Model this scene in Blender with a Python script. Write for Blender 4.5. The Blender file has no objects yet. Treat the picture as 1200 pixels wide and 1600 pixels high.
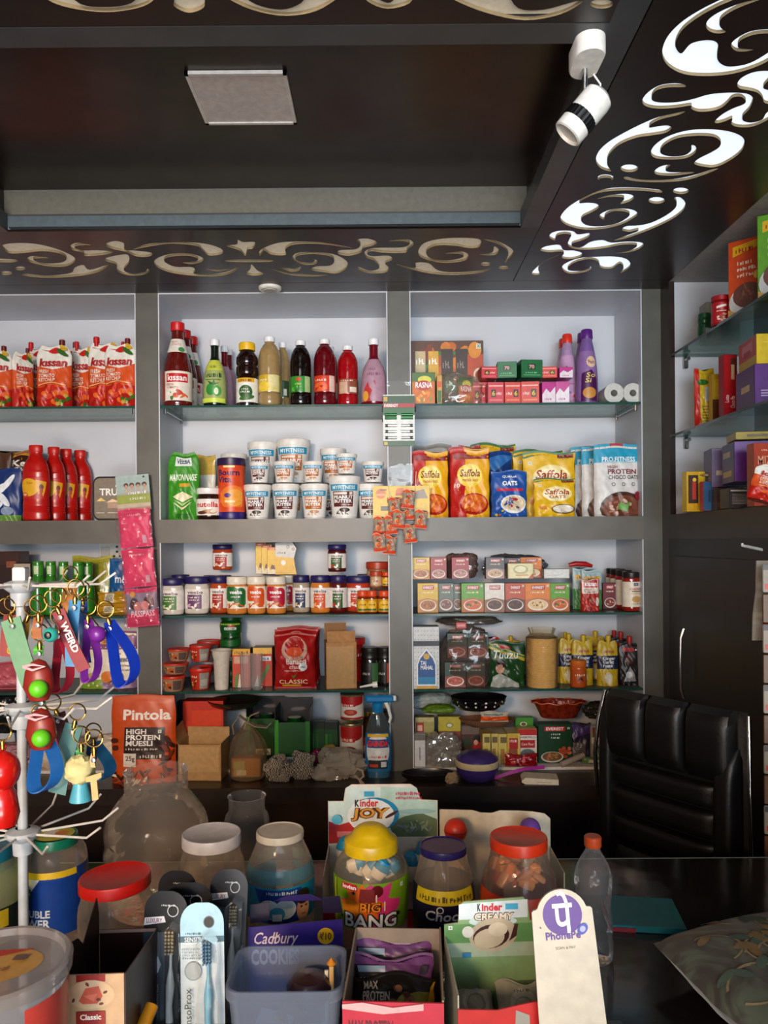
import bpy, math, random
from math import sin, cos, pi, radians, sqrt
from mathutils import Vector, Matrix
from mathutils.geometry import tessellate_polygon
random.seed(7)
SC = bpy.context.scene
COL = SC.collection
# ---------------------------------------------------------------- camera, light, exposure
F = 1200.0      # focal length in pixels of the 1200x1600 frame
H = 1.5         # eye height
ROLL = radians(.45)
cam_d = bpy.data.cameras.new('camera'); cam = bpy.data.objects.new('camera', cam_d); COL.objects.link(cam)
cam.location = (0, 0, H); cam.rotation_euler = (pi/2, ROLL, 0)
cam_d.sensor_fit = 'VERTICAL'; cam_d.sensor_height = 36; cam_d.lens = 36*F/1600
cam_d.shift_y = 45/1600; cam_d.clip_start = .02
SC.camera = cam
SC.view_settings.view_transform = 'Standard'; SC.view_settings.look = 'None'
SC.view_settings.gamma = 1; SC.view_settings.use_curve_mapping = False
SC.view_settings.exposure = 0.0
w = bpy.data.worlds.new('world'); SC.world = w; w.use_nodes = True
w.node_tree.nodes['Background'].inputs[0].default_value = (.55, .68, 1, 1)
w.node_tree.nodes['Background'].inputs[1].default_value = .6
def area(name, loc, target, sx, sy, power, col, spread=180):
    l = bpy.data.lights.new(name, 'AREA'); l.shape = 'RECTANGLE'; l.size = sx; l.size_y = sy
    l.energy = power; l.color = col; l.spread = radians(spread)
    o = bpy.data.objects.new(name, l); COL.objects.link(o); o.location = loc
    o.rotation_euler = (Vector(target)-Vector(loc)).to_track_quat('-Z', 'Y').to_euler()
    return o
# daylight through the open shop front behind the camera, the sky side of it cool
area('shopfront_daylight', (.25, -3.3, 1.95), (.1, 3, 2.12), 2.4, 1.2, 14, (.80, .92, 1.0), 48)
area('street_fill', (.6, -3.2, 1.6), (.2, 2.5, 1.2), 2.8, 1.8, 32, (.82, .92, 1.0))
# unseen fill light added low down, aimed up to lift the dark ceiling
area('pavement_bounce', (0, -3.0, .25), (0, 1.0, 2.3), 2.6, .8, 42, (1, .93, .84), 110)
# warm lamp light from the street side, low and to the left
area('warm_lamp', (-.8, -1.6, 1.95), (-.62, 2.7, 1.15), .4, .3, 12, (1, .68, .42), 66)

def P(px, py, D):
    """the point at depth D seen at a pixel of the photograph"""
    x = px-600; y = py-845; c, s = cos(ROLL), sin(ROLL)
    return Vector(((c*x-s*y)*D/F, D, H-(s*x+c*y)*D/F))
# ---------------------------------------------------------------- materials
MATS = {}
def lin(h):
    h = h.lstrip('#'); o = []
    for i in (0, 2, 4):
        c = int(h[i:i+2], 16)/255
        o.append(c/12.92 if c <= .04045 else ((c+.055)/1.055)**2.4)
    return (*o, 1)
def nd(nt, t, **k):
    n = nt.nodes.new(t)
    for a, b in k.items(): setattr(n, a, b)
    return n
def mat(col, rough=.38, metal=0, kind='', var=.05, scale=60, coat=0, emit=0):
    key = (col, rough, metal, kind, var, scale, coat, emit)
    if key in MATS: return MATS[key]
    m = bpy.data.materials.new((kind or 'print')+'_'+col.strip('#')); m.use_nodes = True
    nt = m.node_tree; b = nt.nodes['Principled BSDF']; out = nt.nodes['Material Output']; L = nt.links.new
    b.inputs['Roughness'].default_value = rough; b.inputs['Metallic'].default_value = metal
    b.inputs['Coat Weight'].default_value = coat
    c = lin(col)
    tc = nd(nt, 'ShaderNodeTexCoord')
    nz = nd(nt, 'ShaderNodeTexNoise'); nz.inputs['Scale'].default_value = scale; nz.inputs['Detail'].default_value = 3
    L(tc.outputs['Object'], nz.inputs['Vector'])
    rp = nd(nt, 'ShaderNodeValToRGB')
    rp.color_ramp.elements[0].color = tuple(v*(1-var*2) for v in c[:3])+(1,)
    rp.color_ramp.elements[1].color = tuple(min(1, v*(1+var*2)) for v in c[:3])+(1,)
    rp.color_ramp.elements[0].position = .3; rp.color_ramp.elements[1].position = .7
    L(nz.outputs['Fac'], rp.inputs['Fac']); L(rp.outputs['Color'], b.inputs['Base Color'])
    if kind in ('laminate', 'pouch', 'leather', 'crumple', 'frosted'):
        bp = nd(nt, 'ShaderNodeBump'); n2 = nd(nt, 'ShaderNodeTexNoise')
        sc, st, di = {'laminate': (9, .12, .01), 'pouch': (28, .55, .006), 'leather': (120, .25, .002), 'crumple': (30, 1, .01), 'frosted': (90, .1, .002)}[kind]
        n2.inputs['Scale'].default_value = sc; bp.inputs['Strength'].default_value = st; bp.inputs['Distance'].default_value = di
        L(tc.outputs['Object'], n2.inputs['Vector']); L(n2.outputs['Fac'], bp.inputs['Height']); L(bp.outputs['Normal'], b.inputs['Normal'])
    if emit:
        b.inputs['Emission Color'].default_value = c; b.inputs['Emission Strength'].default_value = emit
    MATS[key] = m; return m
def clear(col='#ffffff', tint=.9, rough=.06, haze=0.0, bump=0, fres=.5):
    """thin clear plastic or glass film"""
    key = ('clear', col, tint, rough, haze, bump, fres)
    if key in MATS: return MATS[key]
    m = bpy.data.materials.new('clear_'+col.strip('#')); m.use_nodes = True
    nt = m.node_tree; nt.nodes.clear(); L = nt.links.new
    out = nd(nt, 'ShaderNodeOutputMaterial'); c = lin(col)
    t = nd(nt, 'ShaderNodeBsdfTransparent'); t.inputs[0].default_value = tuple(v*tint for v in c[:3])+(1,)
    g = nd(nt, 'ShaderNodeBsdfGlossy'); g.inputs['Roughness'].default_value = rough; g.inputs['Color'].default_value = (1, 1, 1, 1)
    lw = nd(nt, 'ShaderNodeLayerWeight'); lw.inputs['Blend'].default_value = fres*.4
    mr = nd(nt, 'ShaderNodeMath', operation='MULTIPLY'); mr.inputs[1].default_value = .75
    L(lw.outputs['Fresnel'], mr.inputs[0])
    if bump:
        bp = nd(nt, 'ShaderNodeBump'); n2 = nd(nt, 'ShaderNodeTexNoise'); tc = nd(nt, 'ShaderNodeTexCoord')
        n2.inputs['Scale'].default_value = bump; bp.inputs['Strength'].default_value = 1; bp.inputs['Distance'].default_value = .01
        L(tc.outputs['Object'], n2.inputs['Vector']); L(n2.outputs['Fac'], bp.inputs['Height'])
        L(bp.outputs['Normal'], g.inputs['Normal']); L(bp.outputs['Normal'], lw.inputs['Normal'])
    mx = nd(nt, 'ShaderNodeMixShader'); L(mr.outputs[0], mx.inputs[0]); L(t.outputs[0], mx.inputs[1]); L(g.outputs[0], mx.inputs[2])
    last = mx
    if haze:
        d = nd(nt, 'ShaderNodeBsdfDiffuse'); d.inputs[0].default_value = c
        tr = nd(nt, 'ShaderNodeBsdfTranslucent'); tr.inputs[0].default_value = c
        m0 = nd(nt, 'ShaderNodeMixShader'); m0.inputs[0].default_value = .4; L(d.outputs[0], m0.inputs[1]); L(tr.outputs[0], m0.inputs[2])
        m2 = nd(nt, 'ShaderNodeMixShader'); m2.inputs[0].default_value = haze
        L(mx.outputs[0], m2.inputs[1]); L(m0.outputs[0], m2.inputs[2]); last = m2
    L(last.outputs[0], out.inputs[0])
    MATS[key] = m; return m
def M(x):
    return mat(x) if isinstance(x, str) else x
# ---------------------------------------------------------------- text as outlines
TXT = {}
def glyphs(s, bold=.0):
    k = (s, bold)
    if k in TXT: return TXT[k]
    cu = bpy.data.curves.new('t', 'FONT'); cu.body = s; cu.resolution_u = 2; cu.offset = bold; cu.fill_mode = 'FRONT'
    cu.space_line = .85
    o = bpy.data.objects.new('t', cu); COL.objects.link(o)
    dg = bpy.context.evaluated_depsgraph_get(); me = o.evaluated_get(dg).to_mesh()
    vs = [(v.co.x, v.co.y) for v in me.vertices]; me.calc_loop_triangles()
    ts = [tuple(t.vertices) for t in me.loop_triangles]
    o.evaluated_get(dg).to_mesh_clear(); bpy.data.objects.remove(o); bpy.data.curves.remove(cu)
    if not vs: TXT[k] = ([], [], 1); return TXT[k]
    x0 = min(v[0] for v in vs); x1 = max(v[0] for v in vs); y0 = min(v[1] for v in vs); y1 = max(v[1] for v in vs)
    W = max(x1-x0, 1e-6); Hh = max(y1-y0, 1e-6)
    TXT[k] = ([((v[0]-x0)/W, (v[1]-y0)/Hh) for v in vs], ts, W/Hh)
    return TXT[k]
# ---------------------------------------------------------------- mesh builder
class MB:
    def __init__(s): s.v = []; s.f = []; s.m = []; s.sm = []; s.mats = []
    def mi(s, m):
        m = M(m)
        if m not in s.mats: s.mats.append(m)
        return s.mats.index(m)
    def add(s, vs, fs, m, smooth=False, X=None):
        n = len(s.v)
        s.v += [tuple(X @ Vector(p)) for p in vs] if X else [tuple(p) for p in vs]
        one = not isinstance(m, list); i0 = s.mi(m) if one else None
        for k, f in enumerate(fs):
            s.f.append(tuple(n+i for i in f)); s.m.append(i0 if one else s.mi(m[k])); s.sm.append(smooth)
        return s
    def box(s, x0, x1, y0, y1, z0, z1, m, X=None, bev=0):
        if bev:
            b = min(bev, (x1-x0)/2.01, (y1-y0)/2.01, (z1-z0)/2.01)
            vs = []; 
            for (sx, sy, sz) in [(a, c, d) for a in (0, 1) for c in (0, 1) for d in (0, 1)]:
                x = (x0, x1)[sx]; y = (y0, y1)[sy]; z = (z0, z1)[sz]
                ix = x+(b if sx == 0 else -b); iy = y+(b if sy == 0 else -b); iz = z+(b if sz == 0 else -b)
                vs += [(x, iy, iz), (ix, y, iz), (ix, iy, z)]
            idx = lambda a, c, d, k: (a*4+c*2+d)*3+k
            fs = []
            for a in (0, 1):
                fs.append([idx(a, 0, 0, 0), idx(a, 1, 0, 0), idx(a, 1, 1, 0), idx(a, 0, 1, 0)][::(-1 if a == 0 else 1)])
                fs.append([idx(0, a, 0, 1), idx(1, a, 0, 1), idx(1, a, 1, 1), idx(0, a, 1, 1)][::(1 if a == 0 else -1)])
                fs.append([idx(0, 0, a, 2), idx(1, 0, a, 2), idx(1, 1, a, 2), idx(0, 1, a, 2)][::(-1 if a == 0 else 1)])
            for a in (0, 1):
                for c in (0, 1):
                    fs.append([idx(a, c, 0, 0), idx(a, c, 1, 0), idx(a, c, 1, 1), idx(a, c, 0, 1)])
                    fs.append([idx(a, 0, c, 0), idx(a, 1, c, 0), idx(a, 1, c, 2), idx(a, 0, c, 2)])
                    fs.append([idx(0, a, c, 1), idx(1, a, c, 1), idx(1, a, c, 2), idx(0, a, c, 2)])
            for a in (0, 1):
                for c in (0, 1):
                    for d in (0, 1): fs.append([idx(a, c, d, 0), idx(a, c, d, 1), idx(a, c, d, 2)])
            return s.add(vs, fs, m, False, X)
        vs = [(x, y, z) for x in (x0, x1) for y in (y0, y1) for z in (z0, z1)]
        return s.add(vs, [(0, 1, 3, 2), (4, 6, 7, 5), (0, 4, 5, 1), (2, 3, 7, 6), (0, 2, 6, 4), (1, 5, 7, 3)], m, False, X)
    def lathe(s, prof, m, seg=28, X=None, sy=1.0, smooth=True, flute=0, nf=12, fr=(0, 9)):
        """prof: (r, z[, material]) from bottom to top"""
        vs = []; fs = []; ms = []; cur = M(m) if not isinstance(m, list) else m
        for p in prof:
            for k in range(seg):
                a = 2*pi*k/seg; r = p[0]
                if flute and fr[0] <= p[1] <= fr[1]: r *= 1+flute*cos(nf*a)
                vs.append((r*sin(a), -r*cos(a)*sy, p[1]))
        for i in range(len(prof)-1):
            if len(prof[i]) > 2: cur = M(prof[i][2])
            for k in range(seg):
                k2 = (k+1) % seg
                fs.append((i*seg+k, i*seg+k2, (i+1)*seg+k2, (i+1)*seg+k)); ms.append(cur)
        return s.add(vs, fs, ms, smooth, X)
    def tube(s, pts, r, m, seg=8, X=None, cap=True, smooth=True):
        pts = [Vector(p) for p in pts]; n = len(pts); R = r if isinstance(r, (list, tuple)) else [r]*n
        vs = []; fs = []; up = None
        for i, p in enumerate(pts):
            t = (pts[min(i+1, n-1)]-pts[max(i-1, 0)]).normalized()
            if up is None: up = t.orthogonal().normalized()
            else:
                up = (up-t*up.dot(t)); up = up.normalized() if up.length > 1e-6 else t.orthogonal().normalized()
            b = t.cross(up)
            for k in range(seg):
                a = 2*pi*k/seg; vs.append(p+(up*cos(a)+b*sin(a))*R[i])
        for i in range(n-1):
            for k in range(seg):
                k2 = (k+1) % seg; fs.append((i*seg+k, i*seg+k2, (i+1)*seg+k2, (i+1)*seg+k))
        if cap: fs.append(tuple(range(seg))[::-1]); fs.append(tuple(range((n-1)*seg, n*seg)))
        return s.add(vs, fs, m, smooth, X)
    def band(s, pts, wdt, th, m, side=(0, 1, 0), X=None):
        """flat strap: width along side, thickness th"""
        pts = [Vector(p) for p in pts]; sd = Vector(side).normalized(); vs = []; fs = []; n = len(pts)
        for i, p in enumerate(pts):
            t = (pts[min(i+1, n-1)]-pts[max(i-1, 0)]).normalized(); nn = t.cross(sd).normalized()
            for a, b in ((-1, -1), (1, -1), (1, 1), (-1, 1)): vs.append(p+sd*wdt/2*a+nn*th/2*b)
        for i in range(n-1):
            for k in range(4):
                k2 = (k+1) % 4; fs.append((i*4+k, i*4+k2, i*4+4+k2, i*4+4+k))
        fs += [(3, 2, 1, 0), tuple(range((n-1)*4, n*4))]
        return s.add(vs, fs, m, True, X)
    def prism(s, poly, y0, y1, m, X=None, mside=None):
        """outline in x,z extruded along y (y0 front)"""
        n = len(poly); tr = tessellate_polygon([[Vector((a, b, 0)) for a, b in poly]])
        vs = [(a, y0, b) for a, b in poly]+[(a, y1, b) for a, b in poly]
        fs = [tuple(t) for t in tr]+[tuple(n+i for i in t[::-1]) for t in tr]; k = len(fs)
        fs += [(i, (i+1) % n, n+(i+1) % n, n+i) for i in range(n)]
        return s.add(vs, fs, [m]*k+[mside or m]*n, False, X)
    def obj(s, name, parent=None, **k):
        me = bpy.data.meshes.new(name); me.from_pydata(s.v, [], s.f)
        for m in s.mats: me.materials.append(m)
        me.polygons.foreach_set('material_index', s.m); me.polygons.foreach_set('use_smooth', s.sm); me.update()
        if any(s.sm):
            try: me.set_sharp_from_angle(angle=radians(38))
            except Exception: pass
        o = bpy.data.objects.new(name, me); COL.objects.link(o)
        if parent: o.parent = parent
        for a, b in k.items(): o[a] = b
        return o
class Dec:
    """draws flat print on a surface; u, v run 0..1 over w x h metres; fn(x, y, off) gives the point"""
    def __init__(s, mb, w, h, fn, step=None): s.mb = mb; s.w = w; s.h = h; s.fn = fn; s.step = step; s.k = .0003; s.q = .00012
    def tris(s, vs, ts, col, clamp=True):
        vs = [(min(max(a, 0), 1)*s.w if clamp else a*s.w, min(max(b, 0), 1)*s.h if clamp else b*s.h) for a, b in vs]
        if s.step:
            vs = list(vs)
            for _ in range(7):
                new = []; mid = {}; big = False
                def md(i, j):
                    k = (min(i, j), max(i, j))
                    if (vs[i][0]-vs[j][0])**2+(vs[i][1]-vs[j][1])**2 <= s.step**2: return None
                    if k not in mid: vs.append(((vs[i][0]+vs[j][0])/2, (vs[i][1]+vs[j][1])/2)); mid[k] = len(vs)-1
                    return mid[k]
                for a, b, c in ts:
                    ab, bc, ca = md(a, b), md(b, c), md(c, a)
                    n = sum(x is not None for x in (ab, bc, ca))
                    if n == 0: new.append((a, b, c)); continue
                    big = True
                    if n == 3: new += [(a, ab, ca), (ab, b, bc), (ca, bc, c), (ab, bc, ca)]
                    else:
                        while True:   # turn so that ab is split
                            if ab is not None and (n == 1 or bc is not None): break
                            a, b, c = b, c, a; ab, bc, ca = bc, ca, ab
                        if n == 1: new += [(a, ab, c), (ab, b, c)]
                        else: new += [(a, ab, c), (ab, bc, c), (ab, b, bc)]
                ts = new
                if not big: break
        s.mb.add([s.fn(a-s.w/2, b, s.k) for a, b in vs], ts, col, bool(s.step)); s.k += s.q; return s
    def poly(s, pts, col):
        tr = tessellate_polygon([[Vector((a*s.w, b*s.h, 0)) for a, b in pts]])
        return s.tris(pts, [tuple(t) for t in tr], col)
    def rect(s, a, b, c, d, col): return s.tris([(a, b), (c, b), (c, d), (a, d)], [(0, 1, 2), (0, 2, 3)], col)
    def ell(s, cu, cv, ru, rv, col, n=18, rot=0):
        P_ = []
        for i in range(n):
            a = 2*pi*i/n; x = ru*s.w*cos(a); y = rv*s.h*sin(a)
            P_.append((cu+(x*cos(rot)-y*sin(rot))/s.w, cv+(x*sin(rot)+y*cos(rot))/s.h))
        return s.tris(P_, [(0, i, i+1) for i in range(1, n-1)], col)
    def circ(s, cu, cv, r, col, n=18): return s.ell(cu, cv, r, r*s.w/s.h, col, n)
    def star(s, cu, cv, r, col, n=5, q=.45):
        return s.poly([(cu+r*(1 if i % 2 == 0 else q)*cos(pi*i/n+pi/2), cv+r*s.w/s.h*(1 if i % 2 == 0 else q)*sin(pi*i/n+pi/2)) for i in range(2*n)], col)
    def txt(s, t, a, b, c, d, col, bold=.015, shear=0, rot=0):
        vs, ts, ar = glyphs(t, bold)
        if not vs: return s
        W = (c-a)*s.w; Hh = (d-b)*s.h; o = []
        for x, y in vs:
            X_ = (x-.5)*W+shear*y*Hh; Y_ = (y-.5)*Hh
            if rot: X_, Y_ = X_*cos(rot)-Y_*sin(rot), X_*sin(rot)+Y_*cos(rot)
            o.append(((a+c)/2+X_/s.w, (b+d)/2+Y_/s.h))
        return s.tris(o, ts, col)
    def lines(s, a, b, c, d, n, col, seed=1, th=.35):
        """small print too fine to read: short ruled strokes"""
        r = random.Random(seed); st = (d-b)/n
        for i in range(n):
            y = b+st*i; x1 = c-(c-a)*r.uniform(0, .35); s.rect(a, y, x1, y+st*th, col)
        return s
def plane_fn(y, X=None, z=0, x=0):
    """front face at y looking towards -Y"""
    return lambda a, b, o: (x+a, y-o, z+b)
def thing(name, label, cat, loc=(0, 0, 0), rz=0, group=None):
    o = bpy.data.objects.new(name, None); COL.objects.link(o); o.empty_display_size = .02
    return tag(o, label, cat, loc, rz, group)
def tag(o, label, cat, loc=None, rz=0, group=None):
    if loc is not None: o.location = loc; o.rotation_euler = (0, 0, rz)
    o['label'] = label; o['category'] = cat
    if group: o['group'] = group
    return o
def struct(mb, name, **k): o = mb.obj(name, **k); o['kind'] = 'structure'; return o
def dup(root):
    r = root.copy(); COL.objects.link(r)
    for k in ('group',):
        if k in r: del r[k]
    for ch in list(root.children):
        c = ch.copy(); COL.objects.link(c); c.parent = r
        for g in ch.children:
            d = g.copy(); COL.objects.link(d); d.parent = c
    return r
PROTO = {}
def put(key, fn, loc, label, cat, rz=0, group=None, sc=None, tilt=None):
    """first call builds the thing, later calls copy it"""
    r = dup(PROTO[key]) if key in PROTO else fn()
    if key not in PROTO: PROTO[key] = r
    tag(r, label, cat, loc, rz, group)
    if tilt: r.rotation_euler = (tilt[0], tilt[1], rz)
    if sc: r.scale = sc if isinstance(sc, tuple) else (sc,)*3
    return r
def cm(p, t=.5):
    """closed Catmull-Rom through points"""
    n = len(p); o = []
    for i in range(n):
        a, b, c, d = p[i-1], p[i], p[(i+1) % n], p[(i+2) % n]
        for k in range(4):
            u = k/4
            o.append(tuple(.5*(2*b[j]+(c[j]-a[j])*u+(2*a[j]-5*b[j]+4*c[j]-d[j])*u*u+(3*b[j]-a[j]-3*c[j]+d[j])*u**3) for j in (0, 1)))
    return o
# ================================================================ THE ROOM
FD = 2.8; BD = 3.12                       # front and back plane of the shelf unit
ZT = H+.91                                # ceiling panels
DARK = mat('#241c1b', .32, kind='laminate', var=.12, scale=14)
DOOR = mat('#15110f', .42, kind='laminate', var=.15, scale=9)
DARKB = mat('#2c211d', .3, kind='laminate', var=.15, scale=10)
GREY = mat('#44474a', .35, kind='laminate', var=.06, scale=12)
GREY2 = mat('#5c5851', .4, kind='laminate', var=.08, scale=10)
PIL = mat('#575650', .4, kind='laminate', var=.08, scale=10)
WHITE = mat('#c8ccd4', .45, kind='laminate', var=.02, scale=5)
def bx(n, *a, m=None, **k):
    b = MB(); b.box(*a, m); return struct(b, n, **k)
XL, XR = -2.6, 1.32
bx('floor', XL, 3, -2.2, 3.3, -.05, 0, m=mat('#6a625a', .4, kind='laminate', scale=4))
bx('wall_back', XL, XR+.05, BD, BD+.06, 0, ZT+.4, m=WHITE)
bx('wall_left', XL-.05, XL, -2.2, 3.2, 0, ZT+.4, m=mat('#b9b2a8', .7))
bx('wall_right', XR, XR+.05, -2.2, 3.2, 0, ZT+.4, m=WHITE)
bx('ceiling', XL, XR+.05, -2.2, 3.2, ZT+.4, ZT+.45, m=mat('#8a857e', .7))
# --- fretwork board: outlines unprojected onto the ceiling plane
def cp(px, py, z=ZT):
    x = px-600; y = py-845; c, s = cos(ROLL), sin(ROLL); X_ = c*x-s*y; Y_ = s*x+c*y
    D = (z-H)*F/(-Y_); return (X_*D/F, D)
FR = {
 (980, 0, .18333): [
  [(900,-60),(790,0),(640,75),(480,175),(360,290),(305,400),(305,490),(360,570),(480,630),(650,648),(860,635),(1040,590),(1200,520),(1330,420),(1330,350),(1200,450),(1040,540),(880,568),(800,545),(765,490),(775,390),(740,350),(650,345),(540,375),(465,455),(420,420),(412,360),(470,255),(600,150),(760,60),(900,0),(1000,-50)],
  [(1180,-40),(1110,-10),(960,30),(800,95),(700,160),(672,220),(700,265),(770,285),(840,272),(800,240),(785,200),(810,150),(900,90),(1000,45),(1110,5),(1200,-30)],
  [(1200,250),(1060,265),(960,310),(895,360),(890,400),(930,435),(1010,438),(1075,422),(1010,418),(950,410),(945,375),(980,335),(1080,295),(1200,285),(1290,300),(1290,265)],
  [(500,730),(470,715),(380,710),(270,730),(180,785),(130,850),(150,900),(250,925),(400,920),(540,900),(545,925),(600,950),(700,948),(790,925),(850,880),(900,830),(970,825),(1010,860),(990,890),(900,925),(810,975),(750,1030),(760,1050),(830,1035),(895,1010),(890,1060),(960,1085),(1080,1075),(1200,1020),(1290,960),(1290,900),(1190,960),(1150,1020),(1060,1045),(990,1030),(985,990),(1040,930),(1070,860),(1060,820),(1000,795),(860,790),(700,805),(560,845),(430,870),(300,875),(220,860),(210,820),(250,770),(340,745),(450,742),(495,740)],
  [(1300,620),(1200,605),(1080,615),(980,660),(938,715),(960,755),(1040,770),(1110,790),(1150,830),(1165,870),(1200,885),(1300,880),(1300,790),(1210,770),(1160,750),(1180,710),(1230,670),(1300,660)]],
 (900, 160, .25): [
  [(682,55),(600,72),(520,90),(420,130),(300,190),(200,250),(140,310),(125,370),(160,415),(220,430),(195,390),(205,330),(270,265),(380,220),(480,205),(560,190),(597,160),(570,145),(510,150),(460,158),(470,135),(540,102),(640,78)],
  [(865,405),(950,370),(1030,310),(1053,250),(1030,210),(950,180),(830,168),(700,175),(580,210),(500,260),(468,310),(490,345),(570,357),(680,350),(740,320),(752,290),(740,270),(720,270),(720,300),(680,330),(600,338),(540,325),(527,300),(560,260),(640,222),(760,208),(860,215),(903,245),(895,280),(840,315),(770,350),(738,380),(780,398)],
  [(310,465),(400,482),(520,485),(640,475),(760,448),(850,418),(890,414),(800,452),(680,487),(540,498),(400,495),(308,480)],
  [(590,390),(530,400),(490,430),(510,452),(600,458),(700,447),(740,435),(650,437),(580,435),(560,420)],
  (333,412,55,24),(185,472,52,22),(655,553,50,20)],
 (820, 280, .23333): [
  [(912,90),(905,72),(800,60),(640,55),(520,70),(400,120),(300,180),(245,240),(245,280),(300,315),(400,337),(520,333),(640,305),(720,265),(755,235),(735,210),(680,198),(590,200),(520,225),(500,250),(530,270),(540,240),(590,215),(660,215),(700,230),(690,255),(620,295),(520,315),(420,310),(378,280),(390,250),(450,220),(495,190),(480,165),(420,158),(365,160),(400,130),(500,90),(640,75),(800,78)],
  [(485,132),(560,119),(650,120),(665,135),(640,165),(700,150),(730,125),(715,105),(660,98),(560,108)],
  (883,142,55,22),(540,2,42,13),
  [(1000,125),(1040,122),(1075,160),(1060,210),(990,265),(880,320),(780,360),(680,395),(595,410),(680,378),(755,350),(752,340),(700,352),(650,340),(680,315),(760,310),(850,290),(950,240),(1010,190),(1015,150)],
  [(200,410),(165,390),(180,360),(240,345),(320,348),(355,370),(430,362),(430,385),(380,410),(320,430),(320,450),(380,455),(440,420),(520,408),(580,425),(680,418),(770,422),(795,440),(760,470),(690,490),(605,495),(690,482),(745,455),(740,438),(640,440),(540,460),(420,472),(330,465),(288,440),(300,400),(310,375),(270,365),(220,375),(205,395)],
  [(105,475),(140,450),(230,440),(260,475),(330,478),(383,495),(370,520),(300,535),(248,525),(262,497),(240,484),(160,488)],
  [(240,502),(150,540),(80,590),(45,635),(100,638),(90,600),(130,555)],
  [(440,585),(445,600),(400,622),(300,632),(250,600),(270,565),(360,530),(470,520),(600,518),(680,535),(708,570),(690,600),(640,628),(660,600),(655,575),(630,565),(580,598),(510,592),(490,550),(430,535),(340,555),(290,590),(300,612),(380,614),(430,598)]],
 (0, 360, .33333): [
  [(10,70),(60,60),(160,62),(260,85),(340,120),(350,145),(310,168),(230,168),(150,152),(128,135),(150,120),(230,128),(160,132),(170,146),(220,155),(290,150),(312,130),(280,108),(200,97),(120,105),(50,108),(20,90)],
  [(120,203),(220,212),(330,200),(350,175),(390,162),(420,185),(510,160),(460,195),(360,215),(220,222),(110,212)],
  [(430,68),(360,58),(330,72),(340,92),(390,103),(400,120),(480,115),(530,100),(455,93),(395,94),(350,82),(370,70)],
  [(500,60),(540,50),(580,60),(585,90),(640,95),(710,105),(700,122),(640,122),(590,100),(540,90),(500,75)],
  [(495,130),(560,115),(600,115),(605,150),(580,185),(620,203),(680,195),(690,180),(700,190),(670,208),(600,210),(550,190),(545,160),(500,145)],
  [(620,90),(700,62),(850,55),(960,62),(1035,85),(1040,110),(980,118),(950,95),(920,72),(800,62),(690,77)],
  [(855,150),(900,158),(948,145),(945,125),(880,108),(790,112),(730,135),(728,165),(790,195),(900,212),(1020,214),(1090,197),(1125,165),(1080,188),(1000,205),(912,203),(915,190),(900,172),(820,170),(770,145),(790,125),(870,118),(925,130),(920,145),(890,148)],
  [(965,182),(1030,192),(1085,177),(1030,184)],
  [(1115,45),(1140,55),(1195,55),(1185,85),(1160,90),(1150,120),(1125,95),(1060,72),(1110,65)],
  [(1075,138),(1260,138),(1260,147),(1075,147)],
  (30,200,28,9),(95,178,25,9),[(-60,132),(75,137),(60,150),(-40,146)]],
 (380, 360, .36667): [
  [(35,145),(60,170),(88,185),(50,193),(12,185),(30,165)],
  [(70,108),(72,85),(130,58),(200,48),(330,50),(470,75),(330,58),(220,60),(180,80),(180,105),(120,103),(90,85),(78,100)],
  [(290,120),(305,128),(290,138),(240,132),(222,118),(240,106),(300,100),(370,110),(388,130),(370,150),(310,154),(290,168),(345,178),(400,183),(440,160),(440,130),(380,100),(280,92),(225,98),(210,120),(250,143),(300,146),(318,130)],
  [(120,164),(200,182),(300,188),(360,189),(300,196),(200,190)],
  [(160,158),(220,165),(245,155),(240,170),(200,175)],
  [(410,85),(480,80),(500,60),(485,40),(530,35),(570,50),(550,65),(512,75),(500,95),(450,108),(405,100)],
  [(620,45),(700,38),(727,58),(700,80),(690,95),(600,95),(545,88),(528,100),(550,110),(620,108),(635,125),(605,140),(620,160),(605,180),(540,182),(495,168),(490,155),(540,172),(580,160),(560,130),(525,115),(518,90),(560,75),(680,72),(710,55),(680,45)],
  [(860,98),(930,90),(960,105),(940,130),(850,138),(770,120),(745,95),(770,55),(850,35),(950,32),(1010,40),(1006,70),(960,75),(900,65),(820,65),(780,90),(800,120),(870,128),(935,115),(925,100)],
  [(1022,38),(1080,45),(1140,75),(1150,100),(1115,138),(1130,95),(1090,60)],
  [(1070,68),(1090,85),(1070,105),(1005,103),(1060,95)],
  [(640,140),(730,160),(735,138),(790,140),(830,170),(900,178),(1000,172),(1055,162),(1000,182),(880,190),(760,177)],
  (1033,143,22,8),(1110,158,23,7)],
 (0, 0, .5): [
  [(110,-40),(150,0),(220,25),(330,38),(430,25),(480,0),(500,-40),(460,-40),(410,10),(330,22),(250,12),(190,-40)],
  [(545,0),(545,20),(590,40),(635,25),(640,0),(640,-30),(545,-30)],
  [(660,-40),(760,20),(870,48),(970,40),(1040,5),(1070,-30),(980,-34),(940,10),(880,30),(800,14),(730,-30)],
  [(1130,-30),(1150,5),(1210,27),(1280,10),(1290,-30),(1255,-30),(1220,8),(1180,-5),(1165,-30)]],
 (500, 0, .5): [
  [(380,-30),(420,0),(520,40),(640,63),(750,45),(818,8),(800,4),(700,30),(620,26),(560,-30)],
  (880,12,36,15)]}
holes = []
for (ox, oy, s), L_ in FR.items():
    for q in L_:
        if isinstance(q, tuple): pts = [(q[0]+q[2]*cos(a*pi/8), q[1]+q[3]*sin(a*pi/8)) for a in range(16)]
        else: pts = cm(q)
        holes.append([cp(ox+s*x, min(oy+s*y, 440)) for x, y in pts])
RX, RY0, RY1 = .405, 1.41, 2.24     # recess edges
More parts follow.
